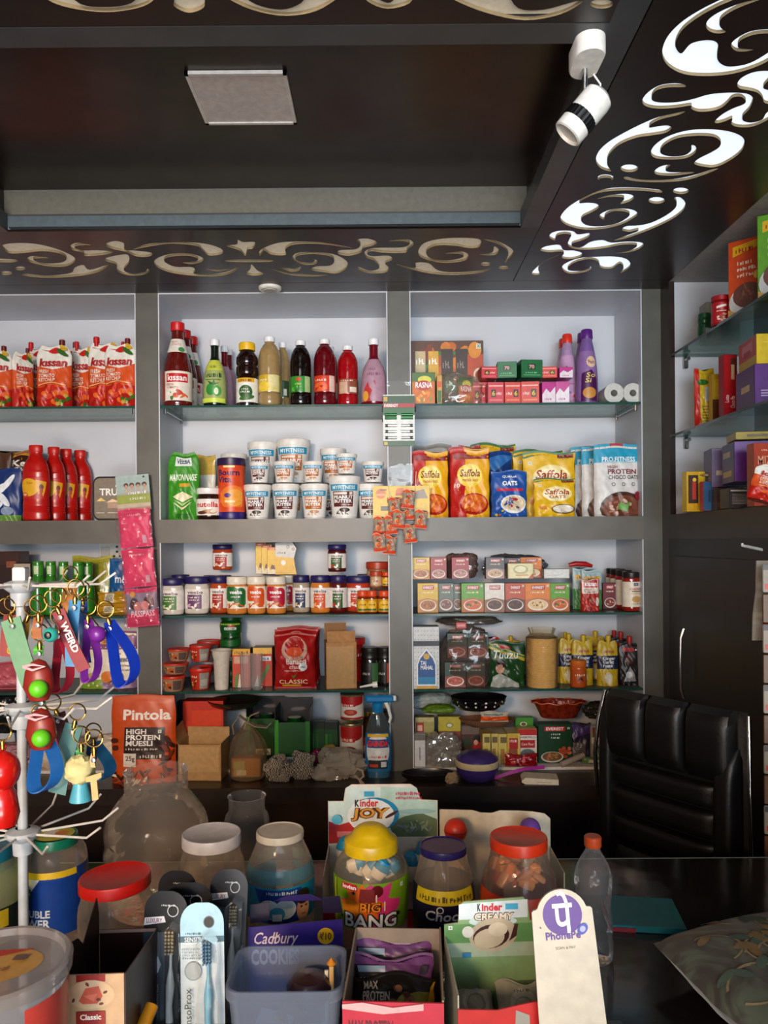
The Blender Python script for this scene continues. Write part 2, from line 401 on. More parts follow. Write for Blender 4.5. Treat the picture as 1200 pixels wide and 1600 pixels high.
RXL = -1.09
def fret(name, outer):
    cu = bpy.data.curves.new('f', 'CURVE'); cu.dimensions = '2D'; cu.fill_mode = 'BOTH'; cu.extrude = .0032
    xs = [p[0] for p in outer]; ys = [p[1] for p in outer]
    inside = lambda h: all(min(xs)+.004 < p[0] < max(xs)-.004 and min(ys)+.004 < p[1] < max(ys)-.004 for p in h)
    n = 0
    for lp in [outer]+[h for h in holes if inside(h)]:
        sp = cu.splines.new('POLY'); sp.points.add(len(lp)-1); sp.use_cyclic_u = True; n += 1
        for i, p in enumerate(lp): sp.points[i].co = (p[0], p[1], 0, 1)
    o = bpy.data.objects.new('f', cu); COL.objects.link(o)
    dg = bpy.context.evaluated_depsgraph_get(); me = bpy.data.meshes.new_from_object(o.evaluated_get(dg))
    bpy.data.objects.remove(o)
    me.materials.clear(); me.materials.append(DARK); me.materials.append(mat('#c9b48c', .7))
    for p in me.polygons: p.material_index = 0 if abs(p.normal.z) > .5 else 1
    me.name = name
    for p in me.polygons:
        if p.material_index and any(abs(p.center.x-x) < .001 for x in (min(xs), max(xs))) or any(abs(p.center.y-y) < .001 for y in (min(ys), max(ys))): p.material_index = 0; o = bpy.data.objects.new(name, me); COL.objects.link(o); o.location = (0, 0, ZT+.0032); o['kind'] = 'structure'
    print(name, n, len(me.polygons)); return o
SX = .463
fret('trim_1', [(XL, RY1+.0), (SX-.003, RY1+.0), (SX-.003, 2.70), (XL, 2.70)])
fret('trim_2', [(SX, .7), (1.016, .7), (1.016, 2.70), (SX, 2.70)])
fret('trim_3', [(XL, .7), (RX, .7), (RX, 1.352), (XL, 1.352)])
bk = MB(); GLOW = mat('#eadfc8', .5, emit=.16, kind='backlit_acrylic')  # faint glow added to the rear and near backing to brighten the cutouts
bk.box(XL, RX+.05, RY1+.03, 2.70, ZT+.0075, ZT+.0095, GLOW); bk.box(XL, RX, .7, 1.34, ZT+.0075, ZT+.0095, GLOW)
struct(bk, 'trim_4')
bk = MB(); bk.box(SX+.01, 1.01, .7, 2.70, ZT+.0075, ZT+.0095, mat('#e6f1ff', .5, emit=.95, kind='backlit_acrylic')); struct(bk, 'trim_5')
# recess borders, recess box
b = MB(); b.box(RX, SX-.003, .7, 2.24, ZT, ZT+.05, GREY); b.box(XL, RX, 1.355, 1.41, ZT, ZT+.05, GREY)
b.box(XL, 1.016, 2.702, FD+.0, ZT, ZT+.03, DARK); b.box(RXL-.06, RXL, 1.41, 2.24, ZT, ZT+.05, GREY); struct(b, 'trim_6')
b = MB()                     # far faces of the recess: lower lip, cove ledge, upper face
b.box(RXL, RX, 2.24, 2.27, ZT+.014, ZT+.045, mat('#56646c', .4, kind='laminate')); b.box(RXL-.03, RX+.03, 2.27, 2.30, ZT+.045, ZT+.135, mat('#6c6c64', .45, kind='laminate'))
b.box(RXL-.03, RX+.03, 2.24, 2.30, ZT+.045, ZT+.05, GREY)
struct(b, 'trim_7')
b = MB(); b.box(RX+.025, RX+.04, 1.3, 2.3, ZT+.04, ZT+.14, DARKB); b.box(RXL-.04, RXL-.025, 1.3, 2.3, ZT+.04, ZT+.14, DARKB)
b.box(RXL-.04, RX+.04, 1.30, 1.41, ZT+.05, ZT+.06, DARKB); b.box(RXL-.05, RX+.05, 1.29, 2.31, ZT+.135, ZT+.15, DARKB); struct(b, 'ceiling_recess')
# --- shelf unit: outline panels
def xw(px, D=FD): return (px-600)*D/F
b = MB()
for a, c in ((214.5, 249.5), (608, 642.5), (1005.5, 1036)):
    b.box(xw(a), xw(c), FD, BD, .66, ZT, PIL)
struct(b, 'trim_14'); b = MB()
for a, c in ((-480, 214.5), (249.5, 608), (642.5, 1005.5)): b.box(xw(a), xw(c), FD, BD, H-.002, H+.083, GREY2)
struct(b, 'trim_8')
b = MB()                      # white linings inside the compartments
t = .004
for a, c in ((-480, 214.5), (249.5, 608), (642.5, 1005.5)):
    x0, x1 = xw(a), xw(c)
    for z0, z1 in ((H+.083, ZT), (.67, H-.002)):
        b.box(x0, x0+t, FD+.001, BD, z0, z1, WHITE); b.box(x1-t, x1, FD+.001, BD, z0, z1, WHITE)
    b.box(x0+t, x1-t, FD+.002, BD, ZT-t, ZT, WHITE); b.box(x0+t, x1-t, FD+.002, BD, .66, .67, mat('#d8cfc6', .5))
struct(b, 'trim_9')
GL = clear('#cfe6de', .9, .03); GE = mat('#1f4a40', .15)
SHELF = {1: H+.5, 2: H+.083, 3: H-.268, 4: H-.545, 5: .67}
brk = mat('#9a9a98', .25, 1)
n = 0
names = {0: 'left', 1: 'middle', 2: 'right'}
rown = {1: 'upper', 3: 'third-row', 4: 'fourth-row'}
for ci, (a, c) in enumerate(((-330, 214.5), (249.5, 608), (642.5, 1005.5))):
    for s in (1, 3, 4):
        x0, x1 = xw(a)+.005, xw(c)-.005; z = SHELF[s]
        r = thing('glass_shelf', '%s glass shelf of the %s bay of the back shelving, dark green edge' % (rown[s], names[ci]), 'shelf', ((x0+x1)/2, FD+.005, z), group=None)
        hw = (x1-x0)/2
        g = MB(); g.box(-hw, hw, .003, .308, -.008, 0, GL if s == 1 else clear('#8d938c', .8, .05, haze=.45)); g.obj('glass_pane', r)
        g = MB(); g.box(-hw, hw, 0, .003, -.008, 0, GE); g.obj('polished_edge', r)
        if s == 1:
            for sx in (-1, 1):
                g = MB(); x = sx*(hw-.012)
                g.tube([(x, .02, -.016), (x-sx*.002, .25, -.016)], .003, brk, 6)
                g.tube([(x, .02, -.028), (x, .02, -.009)], .006, brk, 8); g.tube([(x, .25, -.028), (x, .25, -.009)], .006, brk, 8); g.obj('bracket', r)
# bench under the shelves
bx('trim_10', XL, xw(1100), 2.62, BD, .605, .66, m=mat('#2b211d', .35, kind='laminate', var=.15, scale=12))
bx('trim_11', XL, xw(1100), 2.68, 2.72, 0, .605, m=mat('#2a1d17', .35, kind='laminate', var=.15, scale=8))
# --- right cabinet
b = MB()
b.box(1.015, XR, 2.74, BD, 0, ZT, DARKB)                      # far end block
b.box(1.015, 1.027, -1, 2.74, 0, H+.0, DOOR)                 # door fronts below
b.box(1.015, XR, -1, 2.74, H+0, H+.085, mat('#2c2421', .35, kind='laminate'))
struct(b, 'trim_12')
b = MB(); b.box(1.035, XR, 2.730, 2.74, H+.085, ZT, WHITE); b.box(1.015, 1.035, 2.72, 2.74, H+.085, ZT, DARKB)
b.box(1.018, XR, -1, 2.73, ZT+.0, ZT+.01, mat('#8f8c8a', .6)); struct(b, 'trim_13')
for k, z in enumerate((H+.651, H+.367)):
    r = thing('glass_shelf', '%s long glass shelf running along the right-hand wall' % ('upper', 'lower')[k], 'shelf', (1.02, 1.64, z))
    g = MB(); g.box(.003, .30, -1.6, 1.08, -.008, 0, GL); g.obj('glass_pane', r)
    g = MB(); g.box(0, .003, -1.6, 1.08, -.008, 0, mat('#2c3d3a', .15)); g.obj('polished_edge', r)
    g = MB(); g.box(.045, .06, 1.07, 1.089, -.05, -.009, brk, bev=.003); g.tube([(.052, 1.05, -.02), (.052, 1.085, -.02)], .007, brk, 8); g.obj('bracket', r)
b = MB(); b.box(-.004, 0, -.45, .45, -1.44, -.06, DOOR, bev=.002)
r = thing('cabinet_door', 'dark laminate cabinet door low on the right wall, slim chrome handle', 'cabinet door', (1.013, 2.22, H))
b.obj('door_panel', r)
b = MB(); b.tube([(-.02, .33, -.30), (-.030, .33, -.33), (-.032, .33, -.40), (-.030, .33, -.50), (-.02, .33, -.53)], .0045, mat('#d8d8d8', .2, 1), 8)
b.obj('handle', r)
# recessed square lamp panel, round ceiling cap
c4 = [cp(291, 108, ZT+.135), cp(452, 110, ZT+.135), cp(460, 190, ZT+.135), cp(318, 189, ZT+.135)]
cx = sum(p[0] for p in c4)/4; cy = sum(p[1] for p in c4)/4
r = thing('ceiling_light_panel', 'unlit square white lamp panel in the dark ceiling recess', 'ceiling light', (cx, cy, ZT+.134))
wx = ((c4[1][0]-c4[0][0])+(c4[2][0]-c4[3][0]))/4; wy = (c4[3][1]-c4[0][1]+c4[2][1]-c4[1][1])/4
b = MB(); pm = mat('#f0e8e2', .5)
b.box(-wx, wx, -wy, -wy+.008, -.008, 0, pm); b.box(-wx, wx, wy-.008, wy, -.008, 0, pm); b.box(-wx, -wx+.008, -wy, wy, -.008, 0, pm); b.box(wx-.008, wx, -wy, wy, -.008, 0, pm); b.obj('frame', r)
b = MB(); b.box(-wx+.008, wx-.008, -wy+.008, wy-.008, -.005, 0, mat('#e6dcd6', .6)); b.obj('diffuser', r)
q = cp(422, 449); r = thing('round_ceiling_light', 'small round white fitting under the dark ceiling edge above the bottles', 'ceiling light', (q[0], q[1], ZT))
b = MB(); b.lathe([(.0, -.010), (.024, -.010), (.034, -.012), (.040, -.008), (.041, 0)], mat('#e6e2da', .5)); b.obj('ring', r)
b = MB(); b.lathe([(0, -.014), (.023, -.0135), (.024, -.010)], mat('#b9b4ac', .5)); b.obj('lens', r)
# spotlight
q = cp(917, 72)
r = thing('ceiling_spotlight', 'white swivel spotlight with a black ribbed ring hanging from the ceiling', 'spotlight', (q[0], q[1]+.0, ZT))
wm = mat('#f2f0ea', .3)
b = MB(); N = 24; o_ = []
for k in range(N):
    a = 2*pi*k/N; o_.append((.028*cos(a), .028*sin(a)+(.020 if sin(a) > 0 else -.020)))
vs = [(x, y, 0) for x, y in o_]+[(x, y, -.030) for x, y in o_]+[(x*.93, y*.97, -.034) for x, y in o_]
b.add(vs, [(k, (k+1) % N, N+(k+1) % N, N+k) for k in range(N)]+[(N+k, N+(k+1) % N, 2*N+(k+1) % N, 2*N+k) for k in range(N)]+[tuple(range(2*N, 3*N))], wm, True); b.obj('mount', r)
b = MB(); b.tube([(0, .015, -.032), (0, .02, -.085)], .0055, mat('#b8b8b8', .25, 1), 12); b.obj('stem', r)
b = MB(); b.tube([(.020, .03, -.034), (.034, .034, -.05), (.034, .034, -.068), (.022, .03, -.085)], .0018, wm, 6); b.obj('cable', r)
dv = Vector((-.55, .1, -.62)).normalized(); Xm = Matrix.Translation((.012, .02, -.100)) @ dv.to_track_quat('Z', 'Y').to_matrix().to_4x4()
b = MB(); b.lathe([(0, -.030), (.020, -.029), (.0285, -.022), (.030, -.012), (.030, .022)], wm, X=Xm); b.obj('lamp_head', r)
b = MB(); b.lathe([(.0305, .022), (.0305, .042)], mat('#0e0e10', .35), seg=48, X=Xm, flute=.02, nf=24); b.obj('black_ring', r)
b = MB(); b.lathe([(.030, .042), (.0295, .064), (.026, .066), (.024, .060), (0, .060)], wm, X=Xm); b.obj('front_bezel', r)
# switchboard on the back wall of the left bay
# ================================================================ BUILDERS FOR PACKED GOODS
def rad(prof, z):
    for (a, b) in zip(prof, prof[1:]):
        if a[1] <= z <= b[1] and b[1] > a[1]: return a[0]+(b[0]-a[0])*(z-a[1])/(b[1]-a[1])
    return prof[-1][0]
def smooth_prof(p, n=4):
    """Catmull-Rom over an open profile, ends kept"""
    o = []
    for i in range(len(p)-1):
        a = p[max(i-1, 0)]; b = p[i]; c = p[i+1]; d = p[min(i+2, len(p)-1)]
        for k in range(n):
            u = k/n; o.append(tuple(.5*(2*b[j]+(c[j]-a[j])*u+(2*a[j]-5*b[j]+4*c[j]-d[j])*u*u+(3*b[j]-a[j]-3*c[j]+d[j])*u**3) for j in (0, 1)))
    return o+[tuple(p[-1][:2])]
def cyl_label(b, prof, z0, z1, bg, art, ang=115, sy=1.0, off=.0006, n=40, vn=6):
    """a printed sleeve around the front of a turned body"""
    bg = M(bg); A = radians(ang); R0 = max(rad(prof, z0), rad(prof, z1))
    def pt(a, z, o): r = rad(prof, z)+o; return (r*sin(a), -r*cos(a)*sy, z)
    vs = []; fs = []
    for j in range(vn+1):
        z = z0+(z1-z0)*j/vn
        for i in range(n+1): vs.append(pt(-A+2*A*i/n, z, off))
    for j in range(vn):
        for i in range(n): k = j*(n+1)+i; fs.append((k, k+1, k+n+2, k+n+1))
    b.add(vs, fs, bg, True)
    if art:
        wv = 2*R0*radians(min(62, ang))     # the printed field facing the front
        d = Dec(b, wv, z1-z0, lambda a, y, o: pt(a/R0, z0+y, off+o), step=max(R0*.14, .003))
        art(d)
def bottle(prof, body, cap, capm, labels=(), seg=28, flute=0, fr=(0, 9), nf=14, sy=1.0, neck=None, liquid=None, root='bottle'):
    """root Empty > body, cap, label(s)"""
    r = thing(root, 'x', 'x')
    b = MB(); b.lathe([(0, prof[0][1])]+list(prof)+[(0, prof[-1][1])], body, seg, flute=flute, fr=fr, nf=nf, sy=sy)
    b.obj('body', r)
    if liquid:
        lm, zt = liquid; b = MB(); q = [(x-.002, z+.002) for x, z in prof if z <= zt]; b.lathe([(0, q[0][1])]+q+[(0, q[-1][1])], lm, seg, sy=sy); b.obj('contents', r)
    if cap:
        b = MB(); b.lathe([(0, cap[0][1])]+list(cap)+[(0, cap[-1][1])], capm, 32, flute=.02 if len(cap) < 9 else 0, nf=32, fr=(cap[0][1], cap[-1][1]-.002)); b.obj('cap', r)
    for L_ in labels:
        z0, z1, bg, art = L_[:4]; b = MB(); cyl_label(b, prof, z0, z1, bg, art, sy=sy, ang=L_[4] if len(L_) > 4 else 115); b.obj('label', r)
    return r
def carton(w, h, d, front, art=None, side=None, top=None, side_art=None, name='carton', seed=1):
    """printed cardboard box with tuck flap seams; base centre at the origin"""
    b = MB(); b.box(-w/2, w/2, -d/2, d/2, 0, h, side or front, bev=.0008)
    f = Dec(b, w-.002, h-.002, lambda a, z, o: (a, -d/2-o, z+.001)); f.rect(0, 0, 1, 1, front)
    if art: art(f)
    tp = Dec(b, w-.002, d-.002, lambda a, z, o: (a, -d/2+.001+z, h+o)); tp.rect(0, 0, 1, 1, top or side or front); tp.rect(0, .9, 1, .93, '#8d8478')
    s_ = Dec(b, d-.002, h-.002, lambda a, z, o: (w/2+o, a, z+.001)); s_.rect(0, 0, 1, 1, side or front)
    if side_art: side_art(s_)
    s2 = Dec(b, d-.002, h-.002, lambda a, z, o: (-w/2-o, -a, z+.001)); s2.rect(0, 0, 1, 1, side or front)
    if side_art: side_art(s2)
    return b.obj(name)
def pouch(w, h, d, col, art=None, stand=True, seal='', cap=None, seed=1, name='pouch', back=None, wr=1.0, mt=None, notch=True, steps=(22, 26), rootname=None, shoulder=0):
    """film bag; stand: gusset at the bottom thinning to a flat top seal; else a pillow pack with two crimped ends"""
    rn = random.Random(seed); ph = [rn.uniform(0, 6.28) for _ in range(8)]
    def half(a, z):                      # half width at height
        v = z/h; q = 1-.03*(sin(3.1*v*pi+ph[0])**2)*wr - (.05*sin(pi*v) if not stand else 0)
        if shoulder and v > .82: q *= 1-shoulder*((v-.82)/.18)**2
        return q
    def thick(a, z):
        v = z/h; u = abs(2*a/w)
        e = max(0, 1-u**2.6)**.55
        t = (1-v)**.75*.92+.05 if stand else max(.03, sin(pi*min(max((v-.03)/.94, 0), 1))**.55)
        if v > .94 or (not stand and v < .05): t = .03
        n_ = .10*sin(9*u+11*v+ph[1])+.09*sin(17*v-7*a/w+ph[2])+.06*sin(23*a/w+13*v+ph[3])+.04*sin(41*v+31*a/w+ph[4])
        return d/2*e*t*(1+n_*wr)+.0006
    def fr(a, z, o, s=-1):
        lean = .04*h*wr*sin(ph[5])*(z/h)**2
        return (a*half(a, z), s*(thick(a, z)+o)+lean*0, z+.004*wr*sin(7*a/w+ph[6])*(z/h > .9))
    b = MB(); m = mt or mat(col, .25, kind='pouch', coat=.25); nu, nv = steps
    us = [(-.5+i/nu)*w for i in range(nu+1)]; vs_ = [h*j/nv for j in range(nv+1)]
    for s in (-1, 1):
        V = [fr(a, z, 0, s) for z in vs_ for a in us]
        Fc = [(j*(nu+1)+i, j*(nu+1)+i+1, (j+1)*(nu+1)+i+1, (j+1)*(nu+1)+i)[::(1 if s < 0 else -1)] for j in range(nv) for i in range(nu)]
        b.add(V, Fc, m if s < 0 else (back or m), True)
    if stand:
        V = [fr(a, 0, 0, -1) for a in us]+[fr(a, 0, 0, 1) for a in us[::-1]]; b.add(V, [tuple(range(len(V)))[::-1]], m)
    V = [fr(a, h, 0, -1) for a in us]+[fr(a, h, 0, 1) for a in us[::-1]]; b.add(V, [tuple(range(len(V)))], m)
    for e in (0, -1):
        V = [fr(us[e], z, 0, -1) for z in vs_]+[fr(us[e], z, 0, 1) for z in vs_[::-1]]; b.add(V, [tuple(range(len(V)))], m)
    D_ = Dec(b, w, h, lambda a, z, o: fr(a, z, o), step=min(w, h)*.06); D_.k = .0008; D_.q = .0003
    if art: art(D_)
    if seal:
        D_.rect(0, .955, 1, .998, seal)
        if not stand: D_.rect(0, .002, 1, .045, seal)
    if cap:
        r = thing(rootname or name, 'x', 'x'); b.obj('bag', r)
        cx, cc, cr = cap; c = MB(); c.lathe([(cr*.75, h-.008), (cr*.75, h+.004), (cr, h+.004), (cr, h+.02), (cr*.85, h+.022), (0, h+.022)], cc, 20, flute=.03, nf=20, fr=(h+.003, h+.021), X=Matrix.Translation((cx*w, 0, 0)))
        c.obj('screw_cap', r); return r
    return b.obj(rootname or name)
def tub(w, h, lid, body, art, lidh=.16, top=1.0, bot=.78, name='tub', body_m=None, lid_over=1.04, z_lab=(.05, .80), ang=115, cont=None):
    R = w/2/lid_over; prof = [(R*bot, 0), (R*(bot+(top-bot)*.5), h*.45), (R*top*.99, h*(1-lidh))]
    r = thing(name, 'x', 'x'); b = MB(); b.lathe([(0, .001), (R*bot*.92, 0)]+prof+[(0, h*(1-lidh))], body_m or body, 32); b.obj('body', r)
    RL = R*lid_over; b = MB(); z = h*(1-lidh)-.001
    b.lathe([(R*.9, z), (RL*.985, z), (RL, z+.002), (RL, h-.004), (RL*.985, h-.001), (RL*.93, h), (RL*.90, h-.0025), (0, h-.0025)], lid, 36); b.obj('lid', r)
    b = MB(); cyl_label(b, prof, h*z_lab[0], h*z_lab[1], body, art, ang=ang); b.obj('label', r)
    return r
def S(x0, x1, yt, row, D):
    """base point, width and height of something standing on a shelf, seen between x0 and x1 with its top at yt"""
    zs = SHELF[row] if isinstance(row, int) else row
    p = P((x0+x1)/2, yt, D)
    return Vector((p.x, D, zs+.0005)), (x1-x0)*D/F, p.z-zs
def item(key, fn, w0, h0, x0, x1, yt, row, D, label, cat, rz=0, group=None, sy=None, tilt=None):
    loc, w, h = S(x0, x1, yt, row, D)
    return put(key, fn, loc, label, cat, radians(rz), group, (w/w0, sy or w/w0, h/h0), tilt)
def food(d, cu, cv, ru, rv, cols, n=16, seed=1, size=.28):
    r = random.Random(seed)
    for i in range(n):
        a = r.uniform(0, 6.28); q = sqrt(r.random())*.8
        d.ell(cu+ru*q*cos(a), cv+rv*q*sin(a), ru*size*r.uniform(.6, 1.2), rv*size*r.uniform(.5, 1), r.choice(cols), 9, r.uniform(0, 3))
def bowl(d, cu, cv, ru, rv, rim, cols, seed=1):
    d.ell(cu, cv, ru, rv, rim); d.ell(cu, cv+rv*.08, ru*.88, rv*.82, cols[0]); food(d, cu, cv+rv*.08, ru*.8, rv*.7, cols, 22, seed, .22)
def scr(d, a, b, c, e, col, n=7, seed=1):
    """print too small to read in the photo: a row of uneven strokes"""
    r = random.Random(seed); st = (c-a)/n
    for i in range(n):
        h_ = (e-b)*r.uniform(.6, 1); x = a+st*i; d.rect(x, b, x+st*.35, b+h_, col)
        if r.random() < .7: d.rect(x, b+h_*r.choice((0, .4, .8)), x+st*.8, b+h_*r.choice((0, .4, .8))+(e-b)*.2, col)
def veg(d, u, v, s=.06):
    d.rect(u, v, u+s, v+s*d.w/d.h, '#ffffff'); d.rect(u+s*.12, v+s*.12*d.w/d.h, u+s*.88, v+s*.88*d.w/d.h, '#2f7d3a'); d.rect(u+s*.22, v+s*.22*d.w/d.h, u+s*.78, v+s*.78*d.w/d.h, '#ffffff'); d.circ(u+s/2, v+s/2*d.w/d.h, s*.2, '#1d7a30')
# ---------------------------------------------------------------- prints
RED = '#c8141b'; WH = '#f1efe9'
def a_kpouch(d):
    d.rect(0, 0, 1, .40, '#b81d10'); d.rect(0, .34, 1, .68, '#d2501c'); d.poly([(0, .68), (.2, .66), (.5, .62), (.8, .66), (1, .70), (1, 1), (0, 1)], '#e4e2d8')
    food(d, .5, .2, .48, .2, ['#c5281a', '#a81510', '#d63c20', '#e0641e'], 20, 3, .3)
    food(d, .8, .15, .2, .14, ['#3f6a22', '#8a9a2c', '#c8a24a'], 6, 5, .35)
    d.ell(.55, .92, .17, .05, '#c21c14'); d.ell(.78, .88, .17, .035, '#2f5f22', rot=-.5); d.ell(.85, .95, .12, .05, '#caa02a')
    d.txt('kıssan', .12, .66, .9, .79, '#b0121a', .03, .15); d.txt('FRESH\nTOMATO\nKETCHUP', .12, .42, .6, .61, '#f6e3cf', .01); d.poly([(.1, .36), (.5, .40), (.9, .36), (.9, .375), (.5, .415), (.1, .375)], '#f0b27a')
def p_kpouch(): return pouch(.125, .215, .065, '#b5200f', a_kpouch, cap=(.22, '#6a1518', .010), seed=4, rootname='ketchup_pouch', shoulder=.3)
def p_kpouch2(): return pouch(.125, .215, .065, '#b5200f', a_kpouch, cap=(-.25, '#c2161a', .011), seed=9, rootname='ketchup_pouch', shoulder=.3)
KB = smooth_prof([(.030, .002), (.034, .006), (.034, .05), (.034, .12), (.031, .15), (.023, .195), (.0155, .235), (.014, .262)])
def p_kbottle():
    def a(d):
        d.rect(0, 0, 1, 1, '#e9dfd2'); d.rect(.22, .62, .95, .92, '#c2161c'); d.txt('kıssan', .27, .67, .9, .88, '#ffffff', .02); d.txt('FRESH\nTOMATO', .22, .40, .62, .58, '#a3392c', .01)
        food(d, .6, .2, .4, .18, ['#c83a22', '#d96530', '#3f7a34', '#f2e9dc'], 14, 2, .3); d.rect(0, 0, .16, 1, '#9a3a22')
    def n(d): d.txt('FRESH\nTOMATO', .2, .5, .8, .85, '#b0302c', .0); d.circ(.8, .2, .16, '#3f8a4a')
    return bottle(KB, mat('#5d120c', .08, coat=.5), [(.0155, .262), (.0165, .264), (.0165, .29), (.015, .292)], RED, [(.018, .118, '#e9dfd2', a), (.185, .232, '#e6e0d6', n, 150)], root='ketchup_bottle')
CR = smooth_prof([(.033, .002), (.036, .008), (.036, .06), (.034, .11), (.028, .145), (.016, .175), (.0125, .190), (.0125, .23)])
def p_crush(name, body, capc, neck, art, bg):
    def f(): 
        r = bottle(CR, mat(neck, .15), [(.0145, .228), (.0150, .23), (.0150, .25), (.0135, .252)], capc, [(.012, .172, bg, art, 178)], root=name)
        return r
    return f
def a_mango(d):
    d.rect(0, .75, 1, 1, '#c9cf4e'); scr(d, .3, .80, .7, .88, '#6a7a1c'); scr(d, .2, .58, .9, .69, '#1f4a20', 9); d.rect(.2, .52, .8, .535, '#3b5a2a')
    d.ell(.42, .30, .18, .13, '#2f8a3a'); d.ell(.66, .27, .16, .12, '#48a04a'); d.ell(.64, .26, .08, .08, '#e6efcf'); d.poly([(.4, .42), (.3, .5), (.5, .45), (.55, .53), (.6, .44), (.75, .46), (.55, .40)], '#1e6a2c'); d.rect(0, 0, 1, .1, '#cde04e')
def a_pinkc(d):
    scr(d, .3, .72, .6, .79, '#8c5a78', 4); scr(d, .25, .60, .8, .68, '#8c5a78', 7); d.poly([(.1, 0), (.15, .3), (.3, .45), (.35, .32), (.45, .25), (.35, .1), (.4, 0)], '#c2383a'); d.ell(.2, .12, .12, .12, '#e2a23c'); d.poly([(.5, .45), (.54, .5), (.56, .35)], '#b23a4a')
YC = smooth_prof([(.031, .002), (.034, .006), (.034, .09), (.030, .10), (.034, .108), (.034, .13), (.031, .137), (.034, .145), (.033, .165), (.022, .185), (.02, .192)])
def p_yellowcap():
    def a(d): d.rect(0, .0, 1, 1, '#e8e8df'); d.rect(.12, .82, .88, 1, '#d9a51c'); scr(d, .2, .85, .8, .96, '#7a3a10', 6); d.ell(.5, .42, .28, .28, '#2f5a2c'); scr(d, .35, .5, .65, .58, '#e9f0df', 4); scr(d, .3, .38, .7, .47, '#e9f0df', 6); d.ell(.55, .18, .3, .1, '#3a6a2c', rot=.2)
    return bottle(YC, mat('#1c0a08', .06, coat=.5), [(.0245, .188), (.025, .19), (.025, .211), (.0235, .213)], '#e8b812', [(.012, .092, '#e8e8df', a)], root='drink_bottle')
SB = smooth_prof([(.030, .002), (.035, .010), (.035, .04), (.032, .045), (.035, .05), (.035, .10), (.0345, .105), (.035, .15), (.032, .185), (.022, .208), (.016, .215), (.015, .222)])
def p_syrup(name, liq, lab, art):
    return lambda: bottle(SB, liq, [(.0165, .220), (.017, .222), (.017, .236), (.0155, .238)], '#e9ebee', [(.048, .104, lab, art, 170)], flute=.03, fr=(.11, .17), nf=10, root=name)
def a_gold(d): d.rect(0, 0, .5, 1, '#c8a62c'); d.rect(.5, 0, 1, 1, '#e3d79a'); d.ell(.3, .3, .28, .3, '#e8c63e'); scr(d, .06, .62, .45, .76, '#fff4c0', 5); food(d, .6, .2, .3, .2, ['#e6d24a', '#d9b92e'], 6, 2)
def a_green(d): d.rect(0, 0, 1, 1, '#2f8a2c'); d.rect(.72, 0, 1, 1, '#a9c48a'); scr(d, .3, .45, .6, .6, '#b8e04a', 4); d.ell(.45, .8, .12, .12, '#c8421c'); food(d, .4, .2, .3, .2, ['#5cc03a', '#1d5a22', '#8fe05a'], 8, 3)
def a_red(d): d.rect(0, 0, 1, 1, '#d0391f'); d.rect(.72, 0, 1, 1, '#e8c8bd'); d.ell(.35, .3, .3, .28, '#e8642e'); scr(d, .12, .65, .6, .8, '#ffe2c8', 5); food(d, .35, .25, .3, .2, ['#f07a3a', '#b81818'], 7, 4)
def a_red2(d): d.rect(0, 0, 1, 1, '#8c4a34'); d.rect(.1, .0, .5, .8, '#c9a58a'); d.rect(.6, .1, .95, .45, '#e8dccd'); scr(d, .2, .84, .8, .94, '#f0d8c0', 6)
# chemist style 9am bottles
NB = smooth_prof([(.030, .002), (.033, .006), (.035, .03), (.034, .09), (.029, .14), (.022, .18), (.018, .20), (.017, .208)])
def p_nine(cap, body, dark):
    def a(d):
        if dark: d.poly([(.1, 0), (.9, 0), (.85, .45), (.6, .62), (.15, .55)], '#4a1550'); d.txt('So\nSi', .3, .36, .7, .56, '#e8c86a', .01, .2); d.ell(.5, .16, .3, .11, '#c88a3a'); d.circ(.6, .78, .24, '#e0c0a0'); d.txt('9am', .42, .74, .78, .82, '#7a1e5a', .01)
        else: d.txt('9am', .3, .68, .7, .78, '#7a1e4a', .02); d.rect(.2, .4, .75, .43, '#a8709a'); food(d, .5, .2, .35, .15, ['#8a5aa8', '#c24a6a', '#e0a0b8'], 8, 4)
    return lambda: bottle(NB, mat(body, .3), [(.019, .206), (.0195, .208), (.0185, .232), (.0165, .235)], cap, [(.01, .165, '#c49ac0' if not dark else '#8f6aa6', a, 110)], root='cleaner_bottle')
def a_rasna(d): d.rect(0, 0, 1, 1, '#c86a1c'); d.rect(0, .72, 1, 1, '#3f6a2a'); d.ell(.55, .78, .3, .12, '#d8d24a'); d.ell(.5, .6, .34, .16, '#b8301c'); d.txt('RASNA', .14, .52, .88, .7, '#ffffff', .02, .1); food(d, .5, .22, .42, .2, ['#e08a2a', '#d06a1a', '#f0b04a', '#7a8a2a'], 14, 5)
def a_poster(d):
    d.rect(0, 0, 1, 1, '#5a3420'); food(d, .5, .6, .5, .4, ['#c0641c', '#2f5a22', '#7a3014', '#d07a22', '#3c7a2c', '#a84a18'], 40, 8, .22)
    for u, c in ((.06, '#c8b48a'), (.24, '#d8a83a')): d.rect(u, .42, u+.14, .85, c); scr(d, u+.01, .66, u+.13, .76, '#ffffff', 3)
    for u in (.42, .62): d.rect(u, .5, u+.16, .88, '#38261e'); scr(d, u+.02, .6, u+.12, .72, '#8f8478', 3)
    d.rect(.78, .25, 1, .8, '#b8441c'); d.ell(.88, .86, .09, .12, '#d8882a'); d.ell(.93, .5, .07, .1, '#e8d2b8'); d.ell(.93, .5, .045, .06, '#b05a3a'); veg(d, .9, .88)
